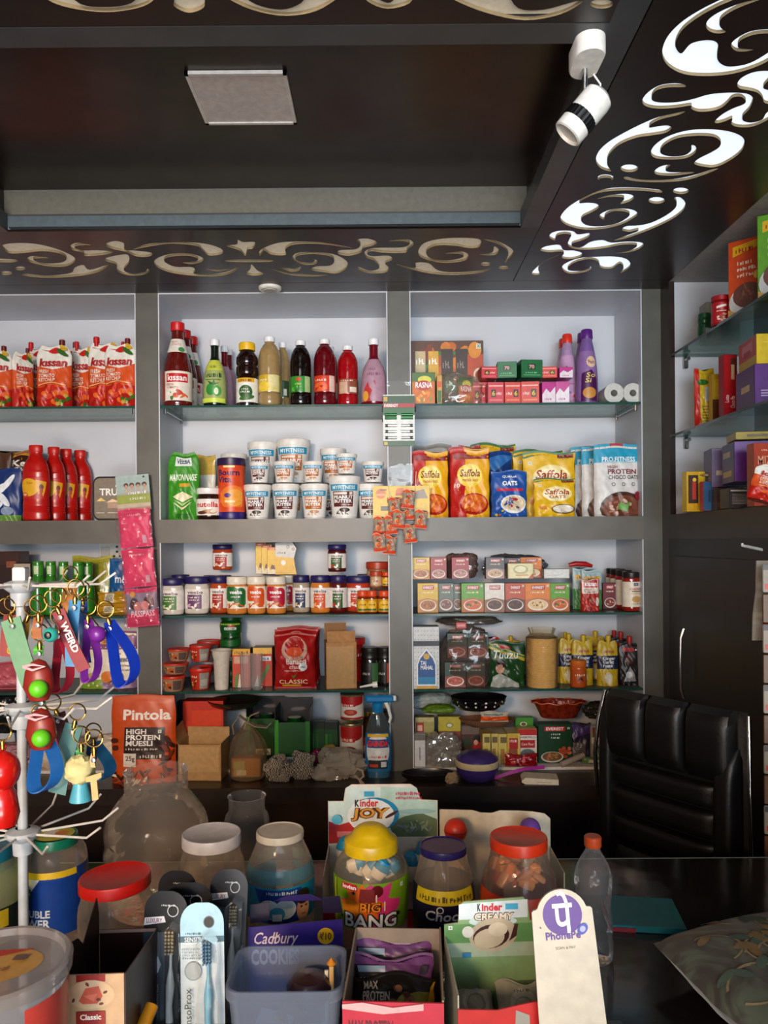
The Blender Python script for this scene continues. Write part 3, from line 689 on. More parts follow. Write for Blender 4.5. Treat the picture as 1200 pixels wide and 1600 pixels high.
def soap(front, dark, t, side=None):
    def a(d): d.rect(.08, .1, .92, .9, front); d.rect(.12, .35, .62, .75, dark); d.txt(t, .16, .42, .58, .68, '#f4f0e0', .015); d.rect(.1, .12, .9, .2, '#f0d8d0'); d.circ(.76, .5, .12, '#e8c22a')
    return lambda: carton(.062, .060, .07, front, a, side=dark, top=front, name='soap_carton')
def a_pinkwhite(d): d.rect(0, 0, 1, 1, '#e6dce4'); d.poly([(0, .4), (.3, .7), (.6, .5), (1, .8), (1, 1), (0, 1)], '#c0328a'); scr(d, .2, .14, .7, .26, '#b83a8a', 5)
# peanut butter tub
def a_pb(bx_, name='CHOCO'):
    def a(d):
        d.rect(0, .80, 1, 1, '#1d8fb8'); d.txt('MYFITNESS', .12, .84, .88, .96, '#e8f4f8', .02); d.rect(.12, .30, .82, .78, bx_); d.rect(.16, .68, .6, .75, '#e6d6c8'); d.rect(.68, .67, .78, .76, '#e6d6c8')
        d.txt('PEANUT\nBUTTER', .16, .42, .80, .65, '#ffffff', .03); scr(d, .42, .34, .78, .385, '#e8d0c0', 7)
        d.ell(.52, .2, .18, .07, '#3a2018' if bx_ == '#5c2420' else '#c08a5a'); food(d, .5, .12, .32, .07, ['#4a2a1c', '#2a1610', '#d8cabb'] if bx_ == '#5c2420' else ['#d09a6a', '#b87a4a', '#e8d8c8'], 9, 3, .25); d.rect(0, 0, 1, .05, '#e6e4e0')
    return a
def p_pb(c): return lambda: tub(.105, .115, '#e6e2dc', '#e2e0dc', a_pb(c), name='peanut_butter_tub', lidh=.15)
def a_mayo(d):
    d.rect(0, 0, 1, 1, '#3a8f1e'); d.rect(.25, .80, .78, .95, '#dfe6e4'); d.txt('VEEBA', .3, .83, .74, .91, '#1d3a5a', .03); d.txt('MAYONNAISE', .08, .58, .92, .68, '#eef4e0', .02, .1); d.rect(.4, .49, .72, .54, '#d8a02a')
    d.poly([(.2, .34), (.5, .42), (.82, .34), (.5, .26)], '#e8dfb8'); d.poly([(.2, .31), (.5, .24), (.82, .31), (.5, .20)], '#bcd08a'); d.poly([(.2, .26), (.5, .18), (.82, .27), (.5, .14)], '#efe6c4'); d.rect(.3, .03, .75, .09, '#2a6a18')
def a_nut(d): d.rect(0, 0, 1, 1, '#e6dfd8'); d.txt('nutella', .06, .5, .95, .82, '#b8141a', .03); d.ell(.6, .22, .3, .14, '#b07a4a'); d.ell(.3, .16, .2, .1, '#5a2a1a'); d.ell(.75, .25, .12, .1, '#e8dcc8')
def p_nut():
    pr = smooth_prof([(.034, .002), (.040, .008), (.042, .03), (.041, .07), (.036, .082), (.036, .086)])
    return bottle(pr, mat('#2a120a', .1, coat=.5), [(.039, .084), (.040, .086), (.040, .103), (.038, .105)], '#ece8e4', [(.014, .068, '#e6dfd8', a_nut)], sy=.8, root='spread_jar')
def a_bv(d):
    d.rect(0, 0, 1, 1, '#d8491a'); d.ell(.65, .3, .5, .26, '#e87a2a'); d.ell(.7, .3, .35, .18, '#f0a23a'); d.txt('Bourn\nVita', .04, .62, .88, .9, '#3a1858', .03); d.ell(.45, .35, .12, .05, '#5a3080'); d.rect(.35, .2, .7, .24, '#f0d8b0'); d.rect(.3, .94, .7, .98, '#f0e0a0')
def p_bv():
    pr = [(.040, .0), (.041, .004), (.041, .025), (.0395, .03), (.041, .09), (.039, .17), (.040, .195)]
    return bottle(pr, '#2a1a6a', [(.0415, .19), (.042, .192), (.042, .215), (.040, .217)], '#2a1440', [(.026, .192, '#d8491a', a_bv, 179)], root='malt_drink_jar')
def a_saf(kind):
    def a(d):
        if kind == 'masala': d.rect(0, 0, .42, 1, '#b81a16'); d.poly([(.42, 0), (.35, .3), (.42, .6), (.36, 1), (1, 1), (1, 0)], '#e8a812'); d.rect(.05, .86, 1, .93, '#8a1416'); d.ell(.5, .62, .33, .17, '#f0d24a'); d.poly([(.25, .68), (.5, .8), (.78, .68), (.5, .42)], '#f4dc7a'); d.txt('Saffola', .24, .60, .76, .71, '#7a2a18', .02, .15); d.txt('masala oats', .3, .53, .72, .58, '#a8321c', .01); bowl(d, .6, .2, .38, .16, '#a31a12', ['#d8661c', '#e8882a', '#c04a14', '#f0a848'], 4); d.txt('10', .1, .44, .24, .50, '#f8e8c0', .01)
        else: d.rect(0, 0, 1, 1, '#e2b414'); d.poly([(0, .9), (1, .98), (1, 1), (0, 1)], '#2f6a2c'); d.ell(.55, .6, .36, .2, '#f2e29a'); d.ell(.5, .58, .3, .16, '#f7ecc0'); d.txt('Saffola', .24, .58, .84, .72, '#a8321c', .02, .15); d.txt('OATS', .34, .48, .74, .56, '#a8321c', .02, .1); d.ell(.68, .2, .3, .13, '#7a5a3a'); d.ell(.68, .21, .26, .10, '#e6e0d0'); d.rect(.1, .2, .28, .28, '#d8841a'); d.rect(.66, .9, .96, .97, '#7a2a22'); veg(d, .1, .8)
    return a
def a_quaker(d): d.rect(0, 0, 1, 1, '#1a50a0'); d.txt('QUAKER', .3, .84, .72, .9, '#f4f4f4', .02); d.txt('OATS', .3, .68, .72, .78, '#f4f4f4', .04); d.rect(.14, .56, .88, .62, '#c82a4a'); bowl(d, .6, .28, .36, .2, '#e8e8ec', ['#d8c8a8', '#b83038', '#e6dcc8', '#3a4a8a'], 6); food(d, .2, .1, .18, .1, ['#2a6ab8', '#c85a2a', '#d8b83a'], 6, 5)
def a_prof(d):
    d.rect(0, 0, 1, 1, '#d9d7d5'); d.rect(0, .74, 1, 1, '#1d9cc0'); d.rect(.35, .94, .65, 1, '#a8202a'); d.txt('PRO.FITNESS', .17, .755, .9, .82, '#f2f6f8', .02); d.rect(.15, .745, .95, .752, '#e8f0f2')
    d.txt('HIGH', .28, .66, .5, .70, '#7a1c2a', .02); d.txt('PROTEIN', .28, .58, .92, .65, '#7a1c2a', .03); d.txt('CHOCO OATS', .3, .51, .96, .565, '#3a2420', .02)
    for u in (.4, .62, .84): d.circ(u, .44, .04, '#3a3030'); d.circ(u, .44, .028, '#d9d7d5')
    d.ell(.6, .1, .5, .24, '#4a2a1e'); d.ell(.6, .10, .44, .19, '#7a4430'); food(d, .58, .12, .4, .15, ['#8a5038', '#6a3828', '#a8685a', '#b07a5a', '#c8a08a'], 30, 7, .17); d.poly([(.45, .1), (.52, .2), (.62, .16), (.72, .2), (.66, .06)], '#5a9a2c'); d.ell(.92, .28, .07, .06, '#8a1c2a')
# veeba style jars
def a_vj(c1, c2='#e8e0d6', t='veeba', sub='PIZZA\nSAUCE'):
    def a(d): d.rect(0, 0, 1, 1, '#e6e0da'); d.rect(.2, 0, .75, .72, c1); d.txt(t, .2, .76, .8, .92, '#3a1a20', .02); scr(d, .26, .54, .7, .62, '#f4ece0', 6, 2); scr(d, .3, .42, .66, .48, '#f4ece0', 5, 3); food(d, .48, .18, .26, .16, [c2, '#f2ead8', c1], 7, 3, .35)
    return a
def vj(body, lidc, c1, c2='#e8e0d6', t='veeba', sub='PIZZA\nSAUCE', name='sauce_jar'):
    pr = smooth_prof([(.029, .001), (.033, .006), (.034, .03), (.034, .085), (.031, .1), (.0305, .104)])
    return lambda: bottle(pr, mat(body, .15, coat=.3), [(.0315, .101), (.033, .103), (.033, .122), (.0315, .125)], lidc, [(.018, .084, '#e6e0da', a_vj(c1, c2, t, sub), 150)], sy=.8, root=name)
def a_dips(c1, c2):
    def a(d): d.rect(0, 0, 1, 1, '#ece6da'); d.ell(.25, .7, .4, .38, c1); d.ell(.75, .5, .35, .45, c1); d.txt('veeba', .22, .66, .8, .84, '#ffffff', .03); scr(d, .3, .5, .75, .58, '#ffffff', 6); food(d, .5, .16, .42, .14, ['#d8541c', c2, '#e8a23a', '#b82a1c'], 9, 4, .3)
    return a
def dj(body, c1, c2):
    pr = smooth_prof([(.031, .001), (.035, .006), (.036, .03), (.036, .085), (.033, .1), (.0325, .104)])
    return lambda: bottle(pr, mat(body, .15, coat=.3), [(.034, .101), (.035, .103), (.035, .124), (.0335, .127)], '#e9e2d2', [(.02, .094, '#ece6da', a_dips(c1, c2), 150)], sy=.8, root='dip_jar')
def a_ev(bg, bg2, cols, title='MASALA', pic=True, seed=1):
    def a(d):
        d.rect(0, 0, 1, 1, bg); d.poly([(0, 0), (1, 0), (1, .42), (.5, .5), (0, .42)], bg2); d.rect(.24, .78, .80, .93, '#a81c1c'); d.txt('EVEREST', .28, .81, .76, .9, '#ffffff', .02)
        scr(d, .22, .66, .8, .72, '#f6ead0' if bg not in ('#d8b21c',) else '#7a2a14', 9); veg(d, .86, .88, .09)
        bowl(d, .5, .24, .42, .2, '#e0d8cc', cols, seed)
    return a
def ev(bg, bg2, cols, title='MASALA', seed=1, side=None): return lambda: carton(.085, .115, .035, bg, a_ev(bg, bg2, cols, title, True, seed), side=side or bg, name='spice_carton')
# ================================================================ LEFT BAY
GK = 'ketchup pouches on the upper left shelf'
for k, (x0, x1, yt, D, rz, v, lb) in enumerate((
 (58, 112, 537, 2.88, 3, 1, 'red and white ketchup pouch with its whole logo showing, third pouch from the left edge'),
 (138, 190, 533, 2.95, 2, 2, 'ketchup pouch with red cap half hidden behind the front right pouch'),
 (163, 214, 535, 2.85, -4, 1, 'frontmost ketchup pouch at the right end of the upper left shelf'),
 (-28, 19, 546, 2.87, 5, 1, 'ketchup pouch cut off by the left edge of the photo'),
 (19, 52, 548, 2.86, 48, 1, 'ketchup pouch turned sideways between two front-facing ones'),
 (38, 80, 541, 3.0, 0, 2, 'ketchup pouch standing behind, left of the whole-logo pouch'),
 (110, 150, 540, 2.99, 0, 2, 'ketchup pouch in the back between the whole-logo pouch and the right pair'),
 (185, 213, 540, 3.02, 0, 2, 'ketchup pouch in the back right corner beside the pillar'),
 (96, 124, 541, 3.05, 0, 1, 'ketchup pouch at the very back, its brown cap just visible'))):
    item('kp%d' % v, p_kpouch if v == 1 else p_kpouch2, .125, .225, x0, x1, yt, 1, D, lb, 'ketchup pouch', rz, GK)
def p_redb():
    pr = smooth_prof([(.034, .001), (.040, .006), (.040, .03)]) + [(.0385, .034), (.040, .038), (.0385, .042), (.040, .046), (.0385, .05), (.040, .054)] + smooth_prof([(.040, .055), (.038, .08), (.041, .12), (.041, .15)]) + [(.0395, .156), (.041, .160), (.0395, .165), (.041, .17)] + smooth_prof([(.040, .172), (.034, .20), (.021, .225), (.018, .235), (.018, .242)])
    def a(d): d.ell(.36, .55, .36, .42, '#e0a81c'); d.poly([(.6, .9), (1, .8), (.95, .4), (.88, .1), (.8, .35), (.7, .2)], '#d8a018'); d.ell(.8, .55, .08, .14, '#6a2a1c'); d.rect(.74, .3, .86, .5, '#a82a1c'); d.ell(.2, .2, .14, .12, '#c8401c'); d.ell(.2, .22, .1, .06, '#e8b08a'); d.txt('Tops', .28, .68, .5, .8, '#a8441c', .01, .3)
    return bottle(pr, mat('#b5150f', .25), [(.019, .240), (.0205, .242), (.0205, .262), (.019, .265)], '#c01a14', [(.075, .15, '#b5150f', a, 100)], root='sauce_bottle')
for k, (x0, x1, yt, D, lb) in enumerate(((35, 77, 696, 2.86, 'front'), (66, 102, 699, 2.935, 'second'), (85, 121, 702, 3.01, 'third'), (107, 143, 704, 3.08, 'rightmost'))):
    item('redb', p_redb, .082, .265, x0, x1, yt, 2, D, lb+' of the four big red plastic sauce bottles', 'sauce bottle', 0, 'big red sauce bottles', sy=.8)
# truffle tin: round-cornered box
def rrect(w, h, r, n=5, x0=0, y0=0):
    o = []
    for cx, cy, a0 in ((w/2-r, h-r, 0), (-w/2+r, h-r, 90), (-w/2+r, r, 180), (w/2-r, r, 270)):
        for i in range(n+1): a = radians(a0+90*i/n); o.append((x0+cx+r*cos(a), y0+cy+r*sin(a)))
    return o
loc, w_, h_ = S(147, 209, 745, 2, 2.86)
r = thing('cake_box', 'square round-cornered truffle box with a black rim leaning by the pillar', 'food box', loc, 0)
b = MB(); b.prism(rrect(w_, h_, .025), -.012, .03, mat('#1a1412', .3)); b.obj('rim', r)
b = MB(); b.prism(rrect(w_-.014, h_-.014, .02, y0=.007), -.018, -.012, mat('#8a7d6c', .12, coat=.6)); b.obj('clear_lid', r)
b = MB(); d = Dec(b, w_*.8, h_*.8, lambda a, z, o: (a, -.0181-o, z+h_*.1)); d.txt('TRUFF', .1, .58, .95, .78, '#f4f0ea', .03); scr(d, .6, .82, .8, .9, '#f4f0ea', 3); d.poly([(.0, .42), (.15, .52), (.3, .42)], '#e8c86a'); d.poly([(.3, .38), (.5, .48), (.75, .40)], '#f0c8a0'); d.rect(.35, .22, .7, .38, '#b09078'); d.rect(0, .08, .25, .1, '#d8d0c4'); d.rect(.35, .08, .7, .1, '#d8d0c4'); b.obj('lettering', r)
def a_oval(d): d.rect(0, 0, 1, 1, '#9a6a3a'); d.ell(.5, .5, .46, .44, '#d8882a'); d.ell(.52, .58, .42, .32, '#3a1c14'); d.txt('Ker\nKhaz', .2, .44, .95, .78, '#f4efe6', .03, .15); food(d, .5, .2, .35, .12, ['#e8c89a', '#c8842a', '#5a2a14'], 10, 3)
item('oval', lambda: pouch(.16, .13, .05, '#8a5a30', a_oval, stand=False, seed=3, rootname='snack_bag'), .16, .13, 8, 66, 705, 2.6-1.0+.005-.0+.0 if False else H+.20, 3.04, 'brown and orange snack bag showing above the blue bag, far left', 'snack bag')
def a_blue(d): d.rect(0, 0, 1, 1, '#16306e'); d.ell(.35, .6, .3, .08, '#e8eef4', rot=.5); d.ell(.5, .42, .25, .07, '#dfe6ee', rot=-.7); d.ell(.6, .72, .3, .06, '#e8eef4', rot=.8); d.ell(.3, .3, .2, .06, '#e8eef4', rot=.3); d.ell(.62, .2, .2, .08, '#8a9ab8'); d.rect(0, 0, 1, .12, '#6a9a3a')
item('blueb', lambda: pouch(.15, .19, .05, '#16306e', a_blue, seed=8, rootname='snack_bag'), .15, .19, -18, 34, 733, 2, 2.9, 'dark blue glossy snack bag with white swirls at the far left edge', 'snack bag')
item('brbk', lambda: pouch(.12, .18, .05, '#4a2a18', lambda d: (d.rect(0, 0, 1, 1, '#4a2a18'), food(d, .5, .7, .4, .2, ['#c8842a', '#8a4a1c', '#e0b070'], 12, 4)), seed=6, rootname='snack_bag'), .12, .18, -22, 18, 706, 2, 3.0, 'brown snack bag with orange spots behind the blue bag', 'snack bag')
item('brbk2', lambda: carton(.11, .13, .03, '#5a3a24', lambda d: d.ell(.5, .5, .4, .3, '#8a6236'), name='carton'), .11, .13, 12, 58, 760, 2, 3.05, 'brown carton under the oval-print bag behind the red sauce bottles', 'carton')
# socket plate on the back wall
loc = P(177, 862, BD); r = thing('wall_socket', 'white socket plate with round pin holes on the back wall of the left bay', 'wall socket', (loc.x, BD-.001, loc.z))
b = MB(); b.box(-.055, .055, -.012, 0, -.04, .04, mat('#cfccc6', .4), bev=.003); b.obj('plate', r)
b = MB()
for x, z in ((.02, .02), (.02, .0), (.008, -.018), (.032, -.018)): b.lathe([(0, 0), (.005, 0), (.005, .002), (0, .002)], '#141414', 12, X=Matrix.Translation((x, -.012, z)) @ Matrix.Rotation(pi/2, 4, 'X'))
b.obj('pin_hole', r); b = MB(); b.box(-.045, -.01, -.015, -.012, -.02, .02, '#b8b5ae', bev=.002); b.obj('rocker_switch', r)
# row 3 left
item('dkbox', lambda: carton(.12, .16, .08, '#3a1a12', lambda d: (d.rect(.1, .2, .9, .8, '#2a120c'), d.rect(.6, .75, .9, .85, '#8a4a30')), side='#4a2418'), .12, .16, -12, 38, 862, 3, 2.95, 'dark brown carton at the far left of the third shelf', 'carton')
item('smbx', lambda: carton(.08, .10, .06, '#3a1a12', lambda d: (d.rect(0, .6, 1, 1, '#a89a84'), d.rect(.1, .66, .5, .9, '#6a4a30'), d.rect(0, .3, 1, .5, '#8a3418'))), .08, .10, 26, 52, 880, 3, 2.9, 'small carton with a cream band between the dark carton and the green bottles', 'carton')
def p_gb():
    pr = smooth_prof([(.030, .001), (.032, .01), (.030, .06), (.024, .10), (.019, .12), (.0205, .135), (.0205, .155), (.019, .158)])
    return bottle(pr, mat('#2c7a1c', .15, coat=.5), [(.0205, .157), (.021, .158), (.021, .160), (.018, .161)], '#3d8f2a', [(.12, .15, '#3a8a26', lambda d: d.rect(.3, .1, .7, .9, '#c8d8b0'), 150)], root='green_bottle')
for k, (x0, x1) in enumerate(((47, 72), (68, 91), (88, 110), (110, 134), (126, 148))):
    item('gb', p_gb, .064, .161, x0, x1, 877+k*.4, 3, 2.86+.02*(k % 2)+(.07 if k == 4 else 0), '%s green bottle in the row above the keyrings' % ('leftmost', 'second', 'middle', 'fourth', 'rightmost')[k], 'bottle', 0, 'green bottles on the third shelf')
item('ybk', lambda: pouch(.17, .17, .05, '#8f8a1c', lambda d: d.rect(0, .92, 1, 1, '#a8a02a'), seed=2, rootname='snack_bag'), .17, .17, 113, 176, 870, 3, 3.02, 'olive yellow bag standing behind the green bottles', 'snack bag')
item('mbag', lambda: pouch(.12, .20, .05, '#0d5088', lambda d: (d.rect(0, 0, 1, 1, '#0d5088'), d.txt('m&m', .22, .55, .9, .70, '#dfe8f0', .01), d.circ(.65, .25, .27, '#8a9ab0'), d.circ(.55, .2, .03, '#1a2a4a'), d.ell(.75, .25, .07, .1, '#1a4a7a')), seed=7, rootname='sweets_bag'), .12, .20, 171, 216, 872, 3, 2.92, 'blue sweets bag with a white lower-case m beside the pink pack strip', 'sweets bag')
for k, (x0, x1, yt, z, lb) in enumerate(((152, 208, 930, H-.268+.037, 'golden pillow packet with a white barcode lying on another one'), (150, 206, 945, H-.2675, 'golden pillow packet lying underneath, at the edge of the third shelf'))):
    item('gp', lambda: pouch(.14, .055, .05, '#b88a1c', lambda d: (d.rect(.25, .2, .52, .9, '#e6dcc0'), [d.rect(.29+.03*i, .3, .303+.03*i, .8, '#3a3020') for i in range(7)]), stand=False, seed=5, rootname='snack_packet', notch=False), .14, .055, x0, x1, yt-(5 if k == 0 else 0), z, 2.86+.005*k, lb, 'snack packet')
# row 4 left: almond drops pack, pink pack
def a_alm(d):
    d.rect(0, 0, 1, 1, '#e6dcc4'); d.rect(0, .68, 1, 1, '#7a3a66'); d.rect(0, 0, .45, .16, '#7a9a2c'); d.rect(.45, 0, 1, .14, '#8a6a8a')
    for i in range(12): d.circ(.08+.08*i, .80+.1*(i % 2), .012, '#f0e8f0'); d.circ(.06+.085*i, .72, .01, '#e8d8e8'); d.ell(.05+.08*i, .06+.04*(i % 2), .02, .02, '#d8e0a0' if i < 5 else '#b890b8')
    d.rect(.42, .78, .8, .87, '#c8842a'); d.txt('SPECIAL', .46, .80, .77, .855, '#3a2418', .02); d.circ(.6, .93, .04, '#b8a890')
    scr(d, .55, .60, .78, .63, '#3a3040', 6); d.txt('Almon', .56, .47, .98, .57, '#2a2a4a', .02, .15); scr(d, .68, .39, .95, .43, '#4a4a5a', 6, 4); scr(d, .72, .32, .95, .35, '#4a4a5a', 5, 5)
    d.ell(.55, .22, .1, .1, '#d8782a', rot=.7); d.ell(.72, .22, .1, .09, '#e08a3a', rot=-.6); d.ell(.2, .22, .15, .06, '#c8b878'); d.ell(.3, .24, .1, .05, '#b8a860')
item('alm', lambda: pouch(.21, .215, .06, '#e6dcc4', a_alm, seed=11, rootname='sweets_pack', wr=.5), .21, .215, 124, 214, 986, 4, 2.9, 'cream and purple almond sweets pack with an orange band, fourth shelf left', 'sweets pack')
item('pink', lambda: pouch(.16, .1, .07, '#d0606e', lambda d: (d.rect(0, .1, 1, .9, '#d0606e'), d.rect(.1, .2, .9, .4, '#dc7a86')), stand=False, seed=12, rootname='pink_packet'), .16, .1, -15, 52, 1035, 4, 2.88, 'soft pink packet lying at the far left of the fourth shelf', 'packet')
# row 5 left
from mathutils import noise as MN
def crump(w, d, h, m, seed=1, n=3, amp=.18, name='plastic_bag', seg=44, rings=26, top=.0):
    """loosely gathered film or cloth: an uneven closed skin with creases"""
    b = MB(); vs = []; fs = []; off = Vector((seed*7.3, seed*3.1, seed*1.7))
    for j in range(rings+1):
        t = pi*j/rings
        for i in range(seg):
            a = 2*pi*i/seg; dv = Vector((sin(t)*cos(a), sin(t)*sin(a), -cos(t)))
            big = MN.noise(dv*1.3+off); cr = 1-2*abs(MN.noise(dv*2.6+off*1.3)); fine = 1-2*abs(MN.noise(dv*5.5+off*.7))
            q = 1+amp*(1.5*big+.75*(cr-.6)+.45*(fine-.6))
            bx_ = abs(dv.x)**.75*(1 if dv.x > 0 else -1); by_ = abs(dv.y)**.75*(1 if dv.y > 0 else -1)
            z = (dv.z*q+1)/2; vs.append((w/2*bx_*q, d/2*by_*q, h*max(0, min(1.15, z*1.12-.1))))
    for j in range(rings):
        for i in range(seg): i2 = (i+1) % seg; fs.append((j*seg+i, j*seg+i2, (j+1)*seg+i2, (j+1)*seg+i))
    b.add(vs, fs, m, True); return b.obj(name)
item('wr1', lambda: crump(.2, .15, .09, mat('#d8c0a8', .6, kind='crumple'), 3, name='paper_packet'), .2, .09, 60, 140, 1150, 5, 2.88, 'crumpled cream packet lying in the bottom left compartment', 'packet')
item('wr2', lambda: crump(.16, .12, .08, mat('#c8909a', .5, kind='crumple'), 5, name='paper_packet'), .16, .08, -20, 55, 1165, 5, 2.9, 'crumpled pinkish packet at the far left of the bottom compartment', 'packet')
item('wr4', lambda: crump(.16, .12, .08, mat('#e0cfba', .5, kind='crumple'), 8, name='paper_packet'), .16, .08, 150, 212, 1148, 5, 3.03, 'crumpled pale packet behind the orange muesli bag', 'packet')
item('blk', lambda: crump(.22, .12, .09, mat('#17191a', .2, kind='crumple'), 9, name='black_bag'), .22, .09, -25, 50, 1085, H-.715, 2.92, 'crumpled black bag lying on top of the packets, bottom left', 'bag')
item('bcl', lambda: tub(.10, .10, '#1d3a6a', mat('#18345e', .3), None, name='blue_tub'), .10, .10, 22, 58, 1122, 5, 3.06, 'round dark blue tub behind the stand pole, bottom left', 'tub')
# ================================================================ MIDDLE BAY, ROW 1
for k, (x0, x1, yt, D, lb) in enumerate(((256, 299, 505, 2.86, 'front glass bottle of tomato ketchup with the full label, at the left end'), (272, 307, 517, 2.955, 'second glass ketchup bottle, half hidden behind the front one'), (284, 317, 527, 3.06, 'third glass ketchup bottle, furthest back'))):
    item('kb', p_kbottle, .068, .292, x0, x1, yt, 1, D, lb, 'ketchup bottle', 0, 'glass ketchup bottles')
item('cr1', p_crush('syrup_bottle', mat('#8f9f5a', .3), '#e9ebee', '#101a10', a_mango, '#a3b06a'), .072, .252, 318, 353, 531, 1, 2.86, 'pale green printed syrup bottle with a white cap and green fruit picture', 'syrup bottle')
PKB = p_crush('syrup_bottle', mat('#a8808f', .3), '#e9ebee', '#6a0a1c', a_pinkc, '#b08a9c')
for x0, x1, yt, D, lb in ((337, 364, 541, 2.98, 'pink syrup bottle with dark red neck, just behind the green fruit bottle'), (344, 371, 546, 3.06, 'pink syrup bottle furthest back beside the green fruit bottle'), (564, 603, 530, 2.86, 'tall pink printed syrup bottle with red neck at the right end of the bottle row')):
    item('cr2', PKB, .072, .252, x0, x1, yt, 1, D, lb, 'syrup bottle', 0, 'pink syrup bottles')
item('yc', p_yellowcap, .068, .213, 369, 403, 537, 1, 2.86, 'dark drink bottle with a yellow cap and white label', 'drink bottle')
TAN = mat('#9c8155', .12, coat=.4)
item('s1', p_syrup('syrup_bottle', TAN, '#c2a443', a_gold), .07, .238, 404, 438, 527, 1, 2.86, 'straw coloured syrup bottle with gold label in front', 'syrup bottle')
item('s1b', p_syrup('syrup_bottle', TAN, '#93a05e', lambda d: (d.rect(.5, 0, 1, 1, '#2f4a2c'), d.rect(.6, .1, .8, .5, '#d8d8c8'))), .07, .238, 430, 453, 536, 1, 2.98, 'straw coloured syrup bottle with green label, behind the gold-labelled one', 'syrup bottle')
item('s2', p_syrup('syrup_bottle', mat('#120a08', .08, coat=.5), '#2f7a2c', a_green), .07, .238, 453, 486, 533, 1, 2.86, 'black syrup bottle with a bright green label', 'syrup bottle')
DR = mat('#5e0711', .1, coat=.5)
item('s3', p_syrup('syrup_bottle', DR, '#c05a44', a_red), .07, .238, 490, 524, 531, 1, 2.86, 'dark red syrup bottle with an orange label', 'syrup bottle')
item('s3b', p_syrup('syrup_bottle', mat('#8c0a18', .1, coat=.5), '#b0505c', a_red), .07, .238, 505, 528, 543, 1, 2.99, 'red syrup bottle peeking out behind the dark red one', 'syrup bottle')
item('s4', p_syrup('syrup_bottle', mat('#9c0a12', .1, coat=.5), '#7a4030', a_red2), .07, .238, 527, 559, 541, 1, 2.88, 'bright red syrup bottle with a brown label', 'syrup bottle')
# ROW 2
item('mayo_w', lambda: pouch(.12, .21, .06, '#b9c4cc', lambda d: d.rect(.1, .2, .9, .8, '#c8d0d6'), seed=21, rootname='mayonnaise_pouch'), .12, .21, 250, 282, 715, 2, 2.98, 'plain silver pouch tucked behind the green mayonnaise pouch', 'pouch')
item('mayo', lambda: pouch(.13, .24, .07, '#2f7f18', a_mayo, seed=22, rootname='mayonnaise_pouch', shoulder=.35), .13, .24, 262, 312, 708, 2, 2.87, 'bright green mayonnaise pouch with a sandwich picture', 'pouch')
item('mayo_b', lambda: pouch(.12, .20, .05, '#c2a24a', lambda d: (d.rect(0, 0, 1, .7, '#d8d6c8'), d.rect(.5, .0, 1, .5, '#2f7f2c')), seed=23, rootname='mayonnaise_pouch'), .12, .20, 300, 338, 712, 2, 3.0, 'cream and gold pouch leaning behind the chocolate spread jar', 'pouch', -12)
item('nut', p_nut, .084, .105, 307, 345, 763, 2, 2.86, 'jar of chocolate hazelnut spread with a white lid', 'spread jar')
item('bv', p_bv, .084, .217, 340, 383, 717, 2, 2.87, 'orange malt drink jar with a dark purple lid', 'drink powder jar')
MAR, ORA = '#5c2420', '#b5651d'
GP = 'peanut butter tubs'
tubs = [(381, 424, 758, 2, 2.87, MAR, 'maroon-label peanut butter tub, first in the front bottom row'), (425, 468, 757, 2, 2.87, MAR, 'maroon-label peanut butter tub, second in the front bottom row'), (470, 513, 757, 2, 2.87, ORA, 'orange-label peanut butter tub in the front bottom row'), (513, 563, 745, 2, 2.86, MAR, 'largest maroon-label tub, right of the orange front tub on the shelf'), (557, 600, 757, 2, 2.90, MAR, 'peanut butter tub ending the bottom row, half behind the yellow snack card')]
Z2 = P(0, 758, 2.87).z+.001
tubs += [(390, 422, 723, Z2, 2.88, MAR, 'small maroon-label tub stacked on the first front tub'), (427, 462, 722, Z2, 2.88, ORA, 'small orange-label tub stacked on the second front tub'), (472, 506, 722, Z2, 2.88, ORA, 'small orange-label tub stacked on the orange front tub'), (565, 600, 722, Z2, 2.91, MAR, 'small maroon-label tub stacked at the right end')]
tubs += [(524, 558, 710, P(0, 745, 2.86).z+.001, 2.88, ORA, 'small orange-label tub on top of the largest tub')]
for x0, x1, yt, zz, D, c, lb in tubs: item('pb'+c, p_pb(c), .105, .115, x0, x1, yt, zz, D, lb, 'peanut butter tub', 0, GP)
zb = H+.083
for x0, x1, c, lb in ((383, 431, MAR, 'back-row peanut butter tub in the shade behind the first front tub'), (433, 481, ORA, 'back-row peanut butter tub behind the second front tub'), (500, 540, MAR, 'back-row peanut butter tub behind the orange front tub'), (336, 382, MAR, 'back-row peanut butter tub behind the orange malt jar')):
    item('pb'+c, p_pb(c), .105, .115, x0, x1, 760, zb, 3.03, lb, 'peanut butter tub', 0, GP)
Z3 = P(0, 760, 3.03).z+.001
for x0, x1, yt, c, lb, D in ((387, 433, 692, MAR, 'large maroon-label tub stacked highest on the back row, left of the orange-label one', 3.02), (432, 485, 688, ORA, 'largest orange-label tub, highest of the back row', 3.02), (500, 541, 702, ORA, 'medium orange-label tub stacked on the back row right of the gap', 3.02), (345, 386, 710, MAR, 'large tub stacked behind the malt drink jar, only its lid and blue band showing', 3.04)):
    item('pb'+c, p_pb(c), .105, .115, x0, x1, yt, Z3, D, lb, 'peanut butter tub', 0, GP)
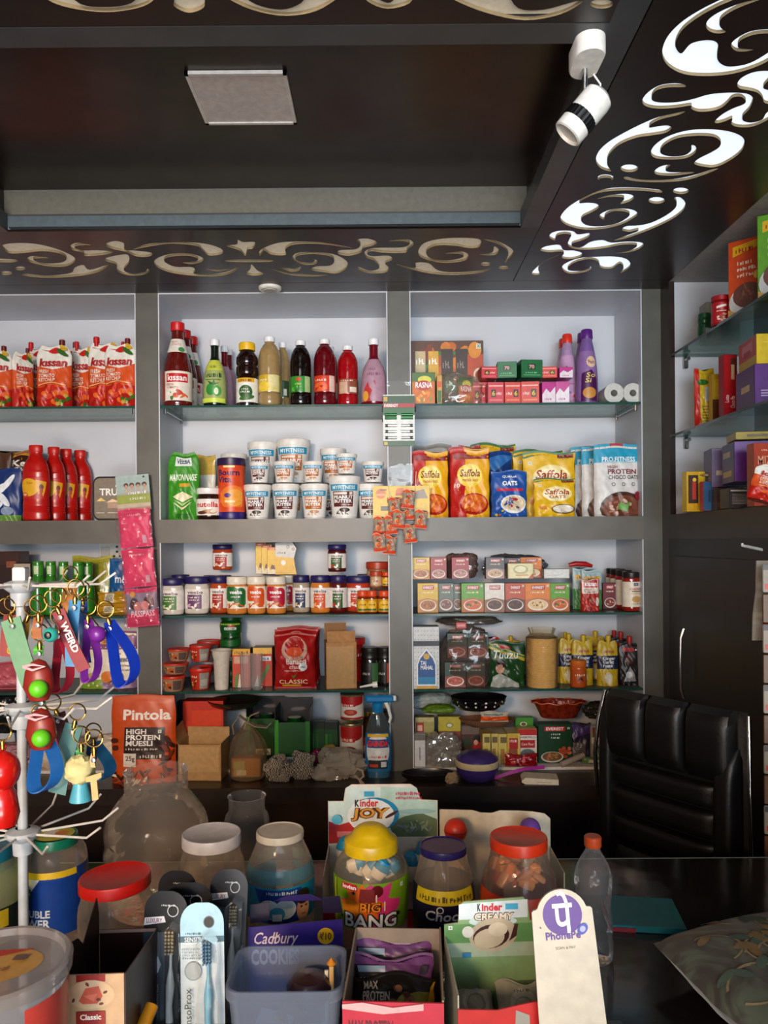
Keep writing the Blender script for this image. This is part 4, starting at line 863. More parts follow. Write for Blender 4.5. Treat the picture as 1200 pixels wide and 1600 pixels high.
# ROW 3
GJ = 'sauce jars on the third shelf'
W1 = '#cfc8bd'
jars = [(249, 287, 904, 2.85, W1, '#241d55', '#3f7a2c', '#c8d8a0', 'cream sauce jar with blue lid and green label at the left end'), (268, 296, 898, 2.96, W1, '#241d55', '#cfc8bd', '#cfc8bd', 'cream sauce jar behind the green-label one, label turned away'), (288, 326, 901, 2.88, W1, '#241d55', '#6a3a6a', '#c8a8c0', 'cream sauce jar with blue lid and purple label'), (318, 336, 899, 2.98, W1, '#241d55', '#cfc8bd', '#cfc8bd', 'cream sauce jar squeezed in behind the purple-label one'), (328, 357, 900, 2.90, '#b04a1c', '#241d55', '#a8201c', '#e8c8a0', 'orange-red sauce jar with blue lid and red label in the bottom row'), (457, 484, 899, 2.90, '#a89a84', '#241d55', '#1d2f5e', '#d8b878', 'grey-beige sauce jar with dark blue label'), (485, 516, 899, 2.88, '#d07a2c', '#241d55', '#d8501c', '#f0a860', 'orange sauce jar with blue lid and orange label'), (515, 542, 899, 2.88, '#5a120c', '#241d55', '#2f5a24', '#c82a2a', 'dark red sauce jar with green label in the bottom row'), (541, 578, 900, 2.91, '#b53a1c', '#241d55', '#c83a2a', '#e8d0b0', 'orange-red sauce jar with red label behind the honey jars'), (558, 584, 897, 3.02, '#a8301c', '#241d55', '#c83a2a', '#e8d0b0', 'sauce jar at the back right with only its blue lid clear')]
for x0, x1, yt, D, bc, lc, c1, c2, lb in jars: item('vj'+bc+c1, vj(bc, lc, c1, c2), .068, .125, x0, x1, yt, 3, D, lb, 'sauce jar', 0, GJ, sy=1)
for x0, x1, c1, c2, k, lb in ((354, 386, '#1d6a2f', '#d8641c', 0, 'dip jar with white lid and green label'), (386, 415, '#d8541c', '#e87a3a', 1, 'dip jar with white lid and orange label'), (416, 447, '#b81c3a', '#d83a4a', 2, 'dip jar with white lid and crimson label'), (436, 459, '#b81c3a', '#d83a4a', 3, 'dip jar with white lid half hidden behind the crimson one')):
    item('dj%s' % c1, dj('#cf8238', c1, c2), .072, .127, x0, x1, 901 if k < 3 else 899, 3, 2.86 if k < 3 else 2.97, lb, 'dip jar', 0, 'white-lidded dip jars')
item('vjtop1', vj('#a8421c', '#241d55', '#a8201c', '#e8c8a0'), .068, .125, 332, 363, 851, P(0, 900, 2.90).z+.012, 3.0, 'red-label sauce jar standing alone on top, left', 'sauce jar', 0, GJ, sy=1)
item('vjtop2', vj('#4a0f0c', '#241d55', '#2f5a24', '#c82a2a'), .068, .125, 512, 541, 851, P(0, 899, 2.88).z+.002, 2.9, 'dark red green-label sauce jar standing alone on top, right', 'sauce jar', 0, GJ, sy=1)
item('vjsup', vj(W1, '#241d55', '#a8201c', '#e8c8a0'), .068, .125, 330, 362, 899, 3, 3.03, 'sauce jar in the back row holding up the lone left jar', 'sauce jar', 0, GJ, sy=1)
# yellow display sleeves
def a_sl(d): d.rect(0, 0, 1, 1, '#d8b01c'); d.rect(.0, .9, .9, 1, '#c83a1c'); scr(d, .2, .92, .7, .97, '#f4e8d0', 5); d.poly([(0, 0), (1, 0), (1, .12), (.6, .2), (.3, .1), (0, .3)], '#e6dcc0'); d.poly([(.3, .2), (.8, .16), (.7, .32), (.4, .34)], '#5a2414')
zs = P(0, 901, 2.95).z+.001
for k, (x0, x1, yt) in enumerate(((400, 416, 848), (409, 425, 851), (418, 434, 855))):
    item('sleeve', lambda: carton(.04, .13, .02, '#d8b01c', a_sl, name='snack_sleeve'), .04, .13, x0, x1, yt, zs, 3.0-.02*k, '%s narrow yellow snack sleeve on top of the jars' % ('left', 'middle', 'right')[k], 'snack sleeve', 0, 'yellow snack sleeves')
loc, w_, h_ = S(430, 463, 847, zs, 2.92)
b = MB(); b.prism([(-.5*w_, 0), (.5*w_, 0), (.42*w_, h_*.3), (.38*w_, h_*.5), (.5*w_, h_*.8), (.3*w_, h_), (-.1*w_, h_), (-.5*w_, h_*.97)], 0, .02, mat('#c8c8c4', .4))
d = Dec(b, w_, h_, plane_fn(0)); d.poly([(0, 0), (1, 0), (.92, .3), (.88, .5), (0, .55)], '#d8a81c'); d.circ(.6, .85, .07, '#3a3a3a'); d.circ(.6, .85, .045, '#c8c8c4'); d.circ(.85, .78, .07, '#3a3a3a'); d.circ(.85, .78, .045, '#c8c8c4'); d.circ(.38, .36, .12, '#e8e4da'); scr(d, .1, .64, .5, .7, '#4a4a4a', 5)
tag(b.obj('snack_display'), 'pale wavy-edged display card with yellow base standing on the jars', 'display card', loc)
# back support ledge is the back jars' lids: honey and small jars right
def p_hon():
    pr = smooth_prof([(.021, .001), (.024, .005), (.024, .02), (.025, .035), (.024, .05), (.019, .056)])
    return bottle(pr, mat('#7a2c06', .08, coat=.6), [(.021, .054), (.0215, .055), (.0215, .070), (.020, .072)], '#d8491c', [(.006, .046, '#c88a1c', lambda d: (d.ell(.5, .5, .42, .42, '#e8b82a'), d.rect(.1, .1, .9, .25, '#3f6a2c'), scr(d, .25, .5, .75, .65, '#7a3a10', 5)), 140)], root='honey_jar')
for x0, x1, lb in ((557, 576, 'small honey jar with orange lid, left of the three at the front'), (572, 590, 'small honey jar in the middle of the three at the front'), (590, 610, 'small honey jar at the front beside the pillar')):
    item('hon', p_hon, .05, .072, x0, x1, 923, 3, 2.84, lb, 'honey jar', 0, 'small honey jars')
def p_pick(): 
    pr = smooth_prof([(.034, .001), (.038, .006), (.038, .06), (.036, .075)])
    return bottle(pr, mat('#a06a44', .3), [(.037, .073), (.040, .075), (.040, .097), (.038, .099)], '#b83a1c', [(.01, .065, '#c8a080', lambda d: food(d, .5, .5, .4, .4, ['#d8c0a0', '#a8543a', '#e8dcc8'], 12, 3), 120)], root='pickle_jar')
item('pick', p_pick, .08, .099, 572, 608, 878, H-.268+.08, 3.0, 'large jar with an orange-red lid stacked at the back by the pillar', 'jar')
item('picks', p_pick, .08, .099, 574, 608, 932, 3, 3.03, 'jar in the shade holding up the large orange-lidded jar', 'jar')
item('pick2', lambda: p_pick(), .08, .099, 578, 597, 893, P(0, 923, 2.84).z+.001, 2.87, 'small pale jar with orange lid standing on the honey jars', 'jar')
item('hon2', p_hon, .05, .072, 596, 611, 894, P(0, 923, 2.84).z+.001, 2.87, 'small honey jar stacked on the front ones by the pillar', 'honey jar', 0, 'small honey jars')
# ROW 4
def p_cup(lc, bc, art): return lambda: tub(.09, .075, lc, bc, art, lidh=.14, bot=.76, name='noodle_cup', body_m=mat(bc, .3))
def a_cup1(d): d.rect(0, 0, .55, 1, '#b82a18'); d.rect(.55, 0, 1, 1, '#8f8a84'); scr(d, .1, .7, .5, .85, '#f0e0c0', 4); food(d, .3, .35, .2, .25, ['#e8c86a', '#3a2a1c', '#d8541c'], 8, 3); d.rect(.6, .2, .9, .6, '#a8a49c')
def a_cup2(d): d.rect(0, 0, 1, 1, '#a07a5c'); food(d, .3, .5, .3, .4, ['#e8a04a', '#3a2018', '#d8d0c0', '#c8541c'], 12, 3); d.rect(.6, .1, .95, .9, '#5a4a44')
z4 = H-.545
c1 = (252, 290, 1055, 2.83); item('cup2', p_cup('#c8301c', '#9a6a50', a_cup2), .09, .075, *c1[:3], 4, c1[3], 'lowest clear noodle cup with red lid at the left end', 'snack cup', 0, 'red-lidded snack cups')
item('cup2', p_cup('#c8301c', '#9a6a50', a_cup2), .09, .075, 254, 295, 1035, P(0, 1055, 2.83).z+.001, 2.84, 'middle clear noodle cup with red lid at the left end', 'snack cup', 0, 'red-lidded snack cups')
item('cup2', p_cup('#c8301c', '#9a6a50', a_cup2), .09, .075, 262, 297, 1013, P(0, 1035, 2.84).z+.001, 2.85, 'topmost clear noodle cup with red lid at the left end', 'snack cup', 0, 'red-lidded snack cups')
item('cup1', p_cup('#c02a1c', '#a82a18', a_cup1), .09, .09, 296, 331, 1036, 4, 2.86, 'lower tall red snack cup', 'snack cup', 0, 'tall red snack cups')
item('cup1', p_cup('#c02a1c', '#a82a18', a_cup1), .09, .09, 296, 331, 1002, P(0, 1036, 2.86).z+.001, 2.87, 'upper tall red snack cup', 'snack cup', 0, 'tall red snack cups')
item('cup1', p_cup('#c02a1c', '#a82a18', a_cup1), .09, .09, 308, 345, 994, P(0, 1036, 2.99).z+.001, 3.0, 'tall red snack cup in the shade behind the upper front one', 'snack cup', 0, 'tall red snack cups')
item('cup1', p_cup('#c02a1c', '#a82a18', a_cup1), .09, .09, 308, 345, 1036, 4, 3.0, 'tall red snack cup in the shade behind the lower front one', 'snack cup', 0, 'tall red snack cups')
b = MB(); loc, w_, h_ = S(329, 363, 1015, 4, 2.85)
b.lathe([(w_*.30, 0), (w_*.30, .004), (w_*.33, h_*.4), (w_*.36, h_*.75), (w_*.385, h_*.8), (w_*.41, h_*.86), (w_*.43, h_*.98), (w_*.47, h_), (w_*.5, h_-.002), (w_*.42, h_-.004), (w_*.36, h_*.78), (w_*.31, .006), (0, .006)], mat('#c9c2b8', .5), 32)
b.obj('paper_cup'); tag(bpy.data.objects['paper_cup'], 'empty white flared plastic cup standing in front of the green jars', 'cup', loc)
def a_gj(d): d.rect(0, .82, 1, .95, '#a8b83a'); scr(d, .2, .84, .8, .92, '#2a4a1c', 6); d.rect(.3, .35, .8, .6, '#cfe0d8'); scr(d, .35, .4, .75, .55, '#1d5a2c', 6); d.ell(.6, .7, .14, .1, '#b82a1c')
def p_gj():
    pr = smooth_prof([(.036, .001), (.040, .006), (.040, .03), (.038, .06), (.040, .09), (.040, .12), (.030, .14)])
    return bottle(pr, mat('#0c4a16', .15, coat=.4), [(.034, .138), (.037, .14), (.037, .162), (.035, .164)], '#125a20', [(.07, .125, '#0d4d18', a_gj, 120)], root='drink_powder_jar')
item('gj', p_gj, .08, .164, 343, 378, 998, 4, 2.96, 'green powder jar standing on the shelf behind the white cup', 'powder jar')
item('gj', p_gj, .08, .164, 344, 378, 961, P(0, 1012, 3.02).z, 3.03, 'green powder jar raised at the back with its yellow-green band showing', 'powder jar')
item('gjs', lambda: carton(.09, .08, .09, '#0f3a18', lambda d: d.rect(.1, .2, .9, .8, '#124a20')), .09, .08, 350, 380, 1014, 4, 3.05, 'dark green carton under the raised green jar', 'carton')
def a_ora(d): d.rect(0, 0, 1, 1, '#c03a1c'); d.rect(0, .84, 1, 1, '#d8a01c'); scr(d, .1, .87, .9, .95, '#6a2a10', 8); d.rect(.1, .62, .9, .8, '#c8a088'); d.poly([(.1, 0), (.15, .3), (.35, .4), (.3, .1), (.5, .3), (.5, 0)], '#5a7a3c'); d.poly([(.3, 0), (.4, .35), (.5, .3), (.5, 0)], '#e0d8c8')
def a_orb(d): d.rect(0, 0, 1, 1, '#c0301c'); d.rect(0, .84, 1, 1, '#e0b040'); d.rect(.4, .66, .95, .78, '#e0e4e8'); scr(d, .45, .68, .9, .76, '#3a4a6a', 6); d.poly([(.1, 0), (.8, .6), (.9, .5), (.4, 0)], '#5a7a3c'); d.poly([(.05, 0), (.25, .3), (.3, 0)], '#dfe4e4')
item('ora', lambda: carton(.07, .15, .06, '#c03a1c', a_ora, side='#5a4a2c', top='#5c4a30'), .07, .15, 365, 393, 1012, 4, 2.9, 'red toothpaste-style carton with yellow top band behind the clear cups, left one', 'carton')
item('orb', lambda: carton(.07, .15, .06, '#c0301c', a_orb, side='#5a4a2c', top='#4a5230'), .07, .15, 397, 427, 1010, 4, 2.92, 'red carton with yellow top band and silver patch, right one', 'carton')
CLR = clear('#ffffff', .96, .05, haze=.10)
b = MB(); loc, w_, h_ = S(374, 394, 1022, 4, 2.84)
for k, (x0, x1) in enumerate(((374, 395), (392, 411))):
    def f():
        b = MB(); b.lathe([(0, .002), (.022, 0), (.0235, .004), (.027, .085), (.029, .087), (.0275, .089), (.0265, .086), (.022, .006), (0, .006)], CLR, 24); return b.obj('clear_cup')
    item('ccup', f, .058, .089, x0, x1, 1022, 4, 2.84, '%s clear plastic tumbler in front of the red cartons' % ('left', 'right')[k], 'cup')
def a_bc(d):
    d.rect(0, 0, 1, 1, '#a81414'); d.ell(.5, .72, .32, .22, '#c8a08a'); d.ell(.5, .76, .25, .17, '#a81414'); d.ell(.5, .68, .2, .09, '#d8542a'); d.txt('Banarsi', .3, .46, .8, .56, '#f0e4da', .02, -.05); d.txt('chai', .38, .38, .62, .45, '#f0d8c8', .01); d.circ(.72, .42, .1, '#e6e0da'); scr(d, .66, .40, .79, .44, '#3a3a3a', 4); d.rect(.25, .34, .7, .35, '#e8c8b0'); d.poly([(.42, .26), (.48, .20), (.58, .32), (.49, .25)], '#3f8a2c'); d.txt('CLASSIC', .12, .10, .82, .18, '#f0d8a8', .01); d.rect(.2, .05, .65, .085, '#d8a02a')
for k, (x0, x1, yt, D, lb) in enumerate(((428, 494, 990, 2.85, 'front glossy red tea bag with gold lettering at its foot'), (429, 497, 982, 2.95, 'red tea bag behind the front one'), (433, 500, 979, 3.04, 'rearmost dark red tea bag'))):
    item('bc', lambda: pouch(.165, .215, .07, '#a01212', a_bc, seed=31, rootname='tea_pouch', stand=False), .165, .215, x0, x1, yt, 4, D, lb, 'tea pouch', 0, 'red tea pouches')
# open kraft box
loc, w_, h_ = S(508, 555, 1000, 4, 2.88); K = mat('#a87438', .6, kind='laminate', var=.08)
r = thing('cardboard_box', 'upright open kraft cardboard box with raised top flaps, fourth shelf', 'cardboard box', loc, radians(8))
b = MB(); b.box(-w_/2, w_/2, -.05, .05, 0, h_*.99, K, bev=.001); d = Dec(b, .09, h_, lambda a, z, o: (-w_/2-o, -a, z)); d.rect(.35, .4, .7, .65, '#5a3414'); d = Dec(b, w_, h_, plane_fn(-.05)); d.rect(.02, .02, .9, .9, '#b0803f'); d.rect(.9, .1, .97, .85, '#966a30'); b.obj('body', r)
b = MB(); b.box(-w_/2+.004, w_/2-.004, -.047, -.044, h_*.98, h_*1.22, K); b.obj('flap', r)
b = MB(); b.box(-w_/2, w_/2-.03, .044, .047, h_*.98, h_*1.34, mat('#8a5c28', .6)); b.obj('flap', r)
def p_rj():
    pr = smooth_prof([(.036, .001), (.040, .006), (.038, .05), (.030, .07), (.038, .09), (.040, .12), (.030, .14)])
    return bottle(pr, mat('#b01a14', .2), [(.034, .138), (.038, .14), (.038, .162), (.035, .164)], '#b81c16', [(.085, .125, '#b01a14', lambda d: scr(d, .3, .3, .9, .6, '#f0d8d0', 5), 120)], root='drink_powder_jar')
item('rj', p_rj, .08, .164, 536, 571, 996, 4, 3.0, 'red powder jar standing behind the kraft box', 'powder jar')
for k, (x0, x1, c, c2, lb) in enumerate(((564, 592, '#3f6a3c', '#121212', 'spice grinder jar with black lid and green label'), (589, 614, '#b8442a', '#121212', 'spice grinder jar with black lid and red label beside the pillar'))):
    item('sp'+c, (lambda c=c: bottle(smooth_prof([(.026, .001), (.029, .005), (.029, .06), (.026, .075)]), mat('#15110f', .15, coat=.4), [(.0265, .073), (.029, .075), (.027, .085), (.029, .09), (.029, .1), (.027, .102)], '#15100e', [(.01, .062, '#17130f', lambda d: (d.rect(.6, 0, 1, 1, c), scr(d, .1, .4, .5, .55, '#b8b0a4', 5)), 120)], root='seasoning_jar')), .058, .102, x0, x1, 1011, 4, 2.90, lb, 'seasoning jar')
b = MB(); b.tube([(-.035, 0, .006), (.012, 0, .014)], [.003, .006], mat('#e8e2d6', .4), 10); b.tube([(.012, 0, .014), (.030, 0, .016)], [.011, .012], mat('#e8e2d6', .4), 12)
q = P(577, 1072, 2.82); tag(b.obj('nozzle'), 'white plastic nozzle lying on the fourth shelf before the seasoning jars', 'nozzle', (q.x, 2.83, z4+.001))
# ================================================================ RIGHT BAY, ROW 1
item('poster', lambda: carton(.26, .22, .04, '#5a3420', a_poster, side='#4a2a1a', name='drink_mix_box'), .26, .22, 641, 754, 535, 1, 2.98, 'wide fruit-printed drink mix display box at the left end of the right bay', 'drink mix box')
item('ras', lambda: carton(.085, .10, .04, '#c86a1c', a_rasna, side='#7a6a2a', name='drink_mix_carton'), .085, .10, 643, 679, 584, 1, 2.85, 'orange drink mix carton standing in front of the fruit-printed box', 'drink mix carton')
item('ras2', lambda: carton(.02, .09, .04, '#c89a4a', lambda d: (d.rect(.1, .1, .9, .5, '#2f6a2c'), d.rect(.1, .6, .9, .8, '#d8541c')), name='drink_mix_carton'), .02, .09, 682, 690, 588, 1, 2.88, 'thin carton edge beside the orange drink mix carton', 'drink mix carton')
BAG = clear('#f4f0ea', .96, .06, haze=.12, bump=12, fres=1)
item('ras', None, .085, .10, 714, 738, 591, 1, 2.90, 'smaller drink mix carton showing through a clear plastic bag', 'drink mix carton', 12)
item('rbag', lambda: crump(.16, .05, .1, BAG, 4, name='clear_bag'), .16, .1, 688, 756, 585, 1, 2.89, 'clear crumpled plastic bag around a drink mix carton', 'plastic bag', sy=1)
p_rs = soap('#d0303a', '#b01c2a', '2+2'); p_ro = soap('#d8401f', '#c02a1c', '90+0'); p_gr = soap('#0f6a34', '#0b4f28', '50'); p_pw = lambda: carton(.062, .060, .07, '#d8ccd6', a_pinkwhite, side='#b83a8a', name='soap_carton')
GS = 'small soap cartons on the upper right shelf'
def a_med(c, c2):
    def a(d): d.rect(0, 0, 1, 1, c); d.rect(.05, .8, .95, .86, '#f0b0a8'); d.rect(.55 if c != '#c8303a' else .2, .3, .85 if c != '#c8303a' else .5, .66, '#2a1a14'); d.txt('6', .6 if c != '#c8303a' else .25, .36, .8 if c != '#c8303a' else .45, .6, '#e8c22a', .02); scr(d, .1 if c != '#c8303a' else .55, .4, .5 if c != '#c8303a' else .9, .56, '#f4e4dc', 4); d.rect(.1, .12, .9, .2, c2)
    return a
p_m1 = lambda: carton(.062, .060, .07, '#d03a2a', a_med('#d03a2a', '#e87a5a'), side='#a82018', name='soap_carton')
p_m2 = lambda: carton(.062, .060, .07, '#c8303a', a_med('#c8303a', '#e06a7a'), side='#a01c28', name='soap_carton')
def a_g(d): d.rect(0, 0, 1, 1, '#0d6432'); d.rect(.3, .45, .68, .78, '#0a3f22'); d.txt('70', .36, .5, .62, .72, '#e8a8a0', .03); d.rect(.1, .12, .9, .16, '#5fae6a'); scr(d, .2, .24, .8, .32, '#8fd09a', 6)
p_g = lambda: carton(.08, .075, .08, '#0d6432', a_g, side='#0a4f28', top='#0f7a3c', name='soap_carton')
z1b = P(0, 600, 2.86).z+.0012
for key, fn, x0, x1, yt, zz, rz, lb in (('m2', p_m2, 760, 785, 600, 1, 0, 'crimson soap carton at the left end of the bottom row'), ('m1', p_m1, 786, 811, 600, 1, 0, 'scarlet soap carton, second in the bottom row'), ('m1', p_m1, 813, 841, 599, 1, -6, 'scarlet soap carton turned slightly, middle of the bottom row'), ('pw', p_pw, 843, 864, 600, 1, 3, 'pink and white soap carton in the bottom row'), ('pw', p_pw, 866, 887, 599, 1, -4, 'pink and white soap carton at the right end of the bottom row')):
    item(key, fn, .062, .06, x0, x1, yt, zz, 2.86, lb, 'soap carton', rz, GS, sy=1)
for key, fn, w0, h0, x0, x1, yt, rz, lb in (('m2', p_m2, .062, .06, 749, 774, 576, 4, 'crimson soap carton on top, left of the green ones'), ('g', p_g, .08, .075, 776, 806, 569, -5, 'left green soap carton on top of the red ones'), ('g', p_g, .08, .075, 809, 843, 566, 6, 'right, larger green soap carton on top'), ('m1', p_m1, .062, .06, 843, 868, 576, -3, 'scarlet soap carton on top, right of the green ones'), ('pw', p_pw, .062, .06, 870, 891, 577, 3, 'pink and white soap carton on top at the right end')):
    item(key, fn, w0, h0, x0, x1, yt, z1b, 2.87, lb, 'soap carton', rz, GS, sy=1)
item('m2', p_m2, .062, .06, 735, 759, 600, 1, 2.93, 'soap carton in the shade behind the clear bag', 'soap carton', 0, GS, sy=1)
p9a, p9b = p_nine('#d8301c', '#a88ab0', False), p_nine('#5a2080', '#7a5a9c', True)
for key, fn, x0, x1, yt, D, lb in (('n1', p9a, 873, 899, 523, 2.95, 'pale lilac cleaner bottle with a red cap, in front'), ('n1', p9a, 868, 894, 530, 3.06, 'pale lilac cleaner bottle with a red cap, hidden behind the front one'), ('n2', p9b, 901, 932, 516, 2.88, 'dark purple cleaner bottle with purple cap, in front'), ('n2', p9b, 896, 926, 521, 3.0, 'dark purple cleaner bottle behind the front purple one')):
    item(key, fn, .066, .235, x0, x1, yt, 1, D, lb, 'cleaner bottle')
for k, (x0, x1, D) in enumerate(((944, 975, 2.83), (976, 1007, 2.83))):
    w_ = (x1-x0)*D/F; q = P((x0+x1)/2, 600, D)
    def roll():
        b = MB(); N = 32; R = .5; vs = []; fs = []
        b.lathe([(.17*w_/w_*.037*2, 0), (.037, 0), (.037, .24), (.0125, .24), (.0125, 0)], mat('#c9c9c4', .35), 32, X=Matrix.Translation((0, 0, .037)) @ Matrix.Rotation(-pi/2, 4, 'X'))
        return b.obj('film_roll')
    put('roll', roll, (q.x-(.006 if k else 0), D, SHELF[1]+.001), '%s roll of clear film lying end-on at the right end' % ('left', 'right')[k], 'film roll', 0, 'rolls of film', w_/.074)
# ROW 2
SM, SO = a_saf('masala'), a_saf('oats')
p_sm = lambda: pouch(.15, .24, .07, '#e2a512', SM, seed=41, rootname='oats_pouch', stand=True, wr=1.2)
p_so = lambda: pouch(.17, .22, .07, '#dcae12', SO, seed=43, rootname='oats_pouch', stand=True, wr=1.2)
GO = 'yellow oats pouches'
item('sm', p_sm, .15, .24, 642, 700, 706, 2, 2.87, 'red and yellow masala oats pouch at the left, behind the snack card', 'oats pouch', 3, GO, sy=.7)
item('sm', p_sm, .15, .24, 703, 764, 703, 2, 2.87, 'red and yellow masala oats pouch with the bowl picture in full view', 'oats pouch', -4, GO, sy=.7)
item('sm', p_sm, .15, .24, 700, 765, 700, 2, 2.95, 'masala oats pouch directly behind the full-view one', 'oats pouch', 2, GO, sy=.7)
item('gryb', lambda: pouch(.17, .25, .05, '#6f6d68', lambda d: (d.rect(0, 0, 1, 1, '#77746e'), d.rect(.1, .9, .9, .94, '#9a9792')), seed=47, rootname='oats_pouch'), .17, .25, 646, 706, 695, 2, 2.98, 'silver-grey pouch back showing above the left oats pouch', 'pouch')
item('so', p_so, .17, .22, 734, 806, 694, 2, 3.08, 'yellow oats pouch standing tall at the back with a green ribbon', 'oats pouch', 6, GO, sy=.7)
item('redt', lambda: pouch(.11, .22, .05, '#b01c18', lambda d: d.rect(0, .85, 1, .9, '#8a1414'), seed=48, rootname='oats_pouch'), .11, .22, 716, 750, 697, 2, 3.04, 'dark red pouch showing above the full-view masala oats', 'pouch')
item('blb', lambda: pouch(.14, .24, .06, '#143c7c', lambda d: d.poly([(0, .8), (.5, .7), (1, .9), (1, .95), (0, .9)], '#2a6ab0'), seed=49, rootname='oats_pouch'), .14, .24, 744, 800, 706, 2, 3.0, 'royal blue pouch leaning behind the blue oats bag', 'pouch', 8)
item('qk', lambda: pouch(.14, .19, .07, '#1a50a0', a_quaker, seed=44, rootname='oats_pouch', wr=1.2), .14, .19, 767, 823, 736, 2, 2.86, 'blue oats pouch with a muesli bowl picture', 'oats pouch')
item('so', p_so, .17, .22, 816, 898, 706, 2, 2.94, 'large yellow oats pouch standing behind the small one', 'oats pouch', -3, GO, sy=.7)
item('so', p_so, .17, .22, 800, 880, 704, 2, 3.03, 'rear yellow oats pouch, only its left edge and top showing', 'oats pouch', 4, GO, sy=.7)
item('so', p_so, .17, .22, 833, 899, 748, 2, 2.86, 'small yellow oats pouch in front with the spoon picture', 'oats pouch', 4, GO, sy=.7)
p_pf = lambda: pouch(.17, .27, .06, '#cfcdcb', a_prof, seed=45, rootname='protein_oats_pouch', wr=.7)
for x0, x1, yt, D, rz, lb in ((927, 998, 694, 2.86, 0, 'front white and blue protein oats pouch'), (908, 976, 697, 2.95, 0, 'middle white and blue protein oats pouch'), (890, 957, 698, 3.04, 0, 'rear white and blue protein oats pouch')):
    item('pf', p_pf, .17, .27, x0, x1, yt, 2, D, lb, 'protein oats pouch', rz, 'white and blue protein oats pouches')
# ROW 3: spice cartons
GE_ = 'spice cartons on the third shelf'
Ys = ('#d0aa1c', '#b8781c', ['#a8641c', '#8a4a14', '#c8883a', '#6a3414'], 'A')
Gs = ('#5a9a1c', '#b85a1c', ['#c85a1c', '#2f5a2c', '#d88a3a'], 'B')
Os = ('#d87a1c', '#b8642a', ['#e0c08a', '#b88a4a', '#7a4a1c', '#ead8b0'], 'C')
Rs = ('#9c1c22', '#8a2a2a', ['#b07a70', '#8a4a44', '#c8a098'], 'D')
Bs = ('#b84a24', '#5a2a1c', ['#4a2418', '#6a3420', '#3a1c14'], 'E')
Ws = ('#dcd6d0', '#8a5a44', ['#5a3424', '#7a4a34', '#3a2018'], 'F')
Ds = ('#5a6a60', '#6a5a50', ['#7a4a3a', '#a88a7a', '#5a3a2c'], 'G')
Ks = ('#4f4a4c', '#a07a70', ['#c8a880', '#b89a7a', '#8a6a5a'], 'H')
for (c, x0, x1, yt, zz, D, rz, lb) in (
 (Ys, 652, 684, 911, 3, 2.86, 0, 'yellow spice carton at the left end of the bottom row'), (Ds, 684, 708, 911, 3, 2.89, 0, 'dark green-grey spice carton beside the yellow one, bottom row'), (Ds, 706, 722, 912, 3, 2.92, 0, 'dark green spice carton squeezed before the light green one'), (Gs, 720, 755, 911, 3, 2.86, 0, 'light green spice carton near the left of the bottom row'), (Ws, 756, 787, 911, 3, 2.86, 0, 'white glaring spice carton in the bottom row'), (Bs, 788, 819, 911, 3, 2.86, 0, 'reddish-brown spice carton in the bottom row'), (Os, 819, 858, 911, 3, 2.86, 0, 'orange spice carton with pale noodles picture, bottom row'), (Gs, 858, 888, 911, 3, 2.86, 0, 'light green spice carton at the right end of the bottom row')):
    item('ev'+c[3], ev(c[0], c[1], c[2]), .085, .115, x0, x1, yt, zz, D, lb, 'spice carton', rz, GE_, sy=1)
zt = P(0, 911, 2.86).z+.0012
for (c, x0, x1, yt, D, lb) in ((Ys, 643, 671, 871, 2.87, 'yellow spice carton at the left end of the top row'), (Rs, 672, 697, 871, 2.87, 'dark red spice carton stacked in the top row'), (Rs, 705, 732, 871, 2.88, 'red spice carton inside a smoky clear bag'), (Ks, 758, 787, 871, 2.87, 'charcoal spice carton wrapped in film, top row'), (Os, 812, 845, 871, 2.93, 'orange spice carton behind the gold one'), (Ks, 787, 812, 872, 2.93, 'charcoal spice carton behind the gold carton')):
    item('ev'+c[3], ev(c[0], c[1], c[2]), .085, .115, x0, x1, yt, zt, D, lb, 'spice carton', 0, GE_, sy=1)
item('gold', lambda: carton(.1, .08, .04, '#c8bc8a', lambda d: (d.rect(.04, .04, .96, .96, '#e0d8a8'), d.ell(.5, .6, .3, .3, '#b8b080'), d.ell(.5, .62, .22, .2, '#e8e4c0'), d.rect(.3, .2, .8, .26, '#b8642a'), d.poly([(.8, 0), (1, 0), (1, .4)], '#b8542a')), side='#a8985a', name='spice_carton'), .1, .08, 792, 832, 880, zt, 2.86, 'shiny gold and white carton in front of the orange one', 'carton')
item('slv', lambda: carton(.1, .06, .04, '#c8c8c0', lambda d: (d.rect(.03, .1, .97, .95, '#d8dad6'), d.rect(.1, .3, .6, .36, '#a8aaa6')), side='#5a564e', name='carton'), .1, .06, 848, 888, 889, zt, 2.87, 'low silver carton at the right end of the top row', 'carton')
SMOKE = clear('#c8aca4', .95, .07, haze=.10, bump=10, fres=1.2)
item('smk', lambda: crump(.16, .08, .11, SMOKE, 6, name='clear_bag'), .16, .12, 694, 748, 862, zt, 2.92, 'smoky clear bag around the red spice cartons', 'plastic bag', sy=.6)
item('smk2', lambda: crump(.2, .05, .11, clear('#a8a8aa', .95, .08, haze=.1, bump=10, fres=1.2), 7, name='clear_bag'), .2, .12, 752, 850, 864, zt, 3.02, 'smoky clear bag behind the charcoal and gold cartons', 'plastic bag', sy=.6)
def a_kp(d): d.rect(0, 0, 1, 1, '#9fb8bc'); d.rect(0, 0, 1, .5, '#4a8a4a'); d.rect(.1, .72, .9, .84, '#d8a81c'); scr(d, .2, .74, .8, .82, '#5a4a1c', 6)
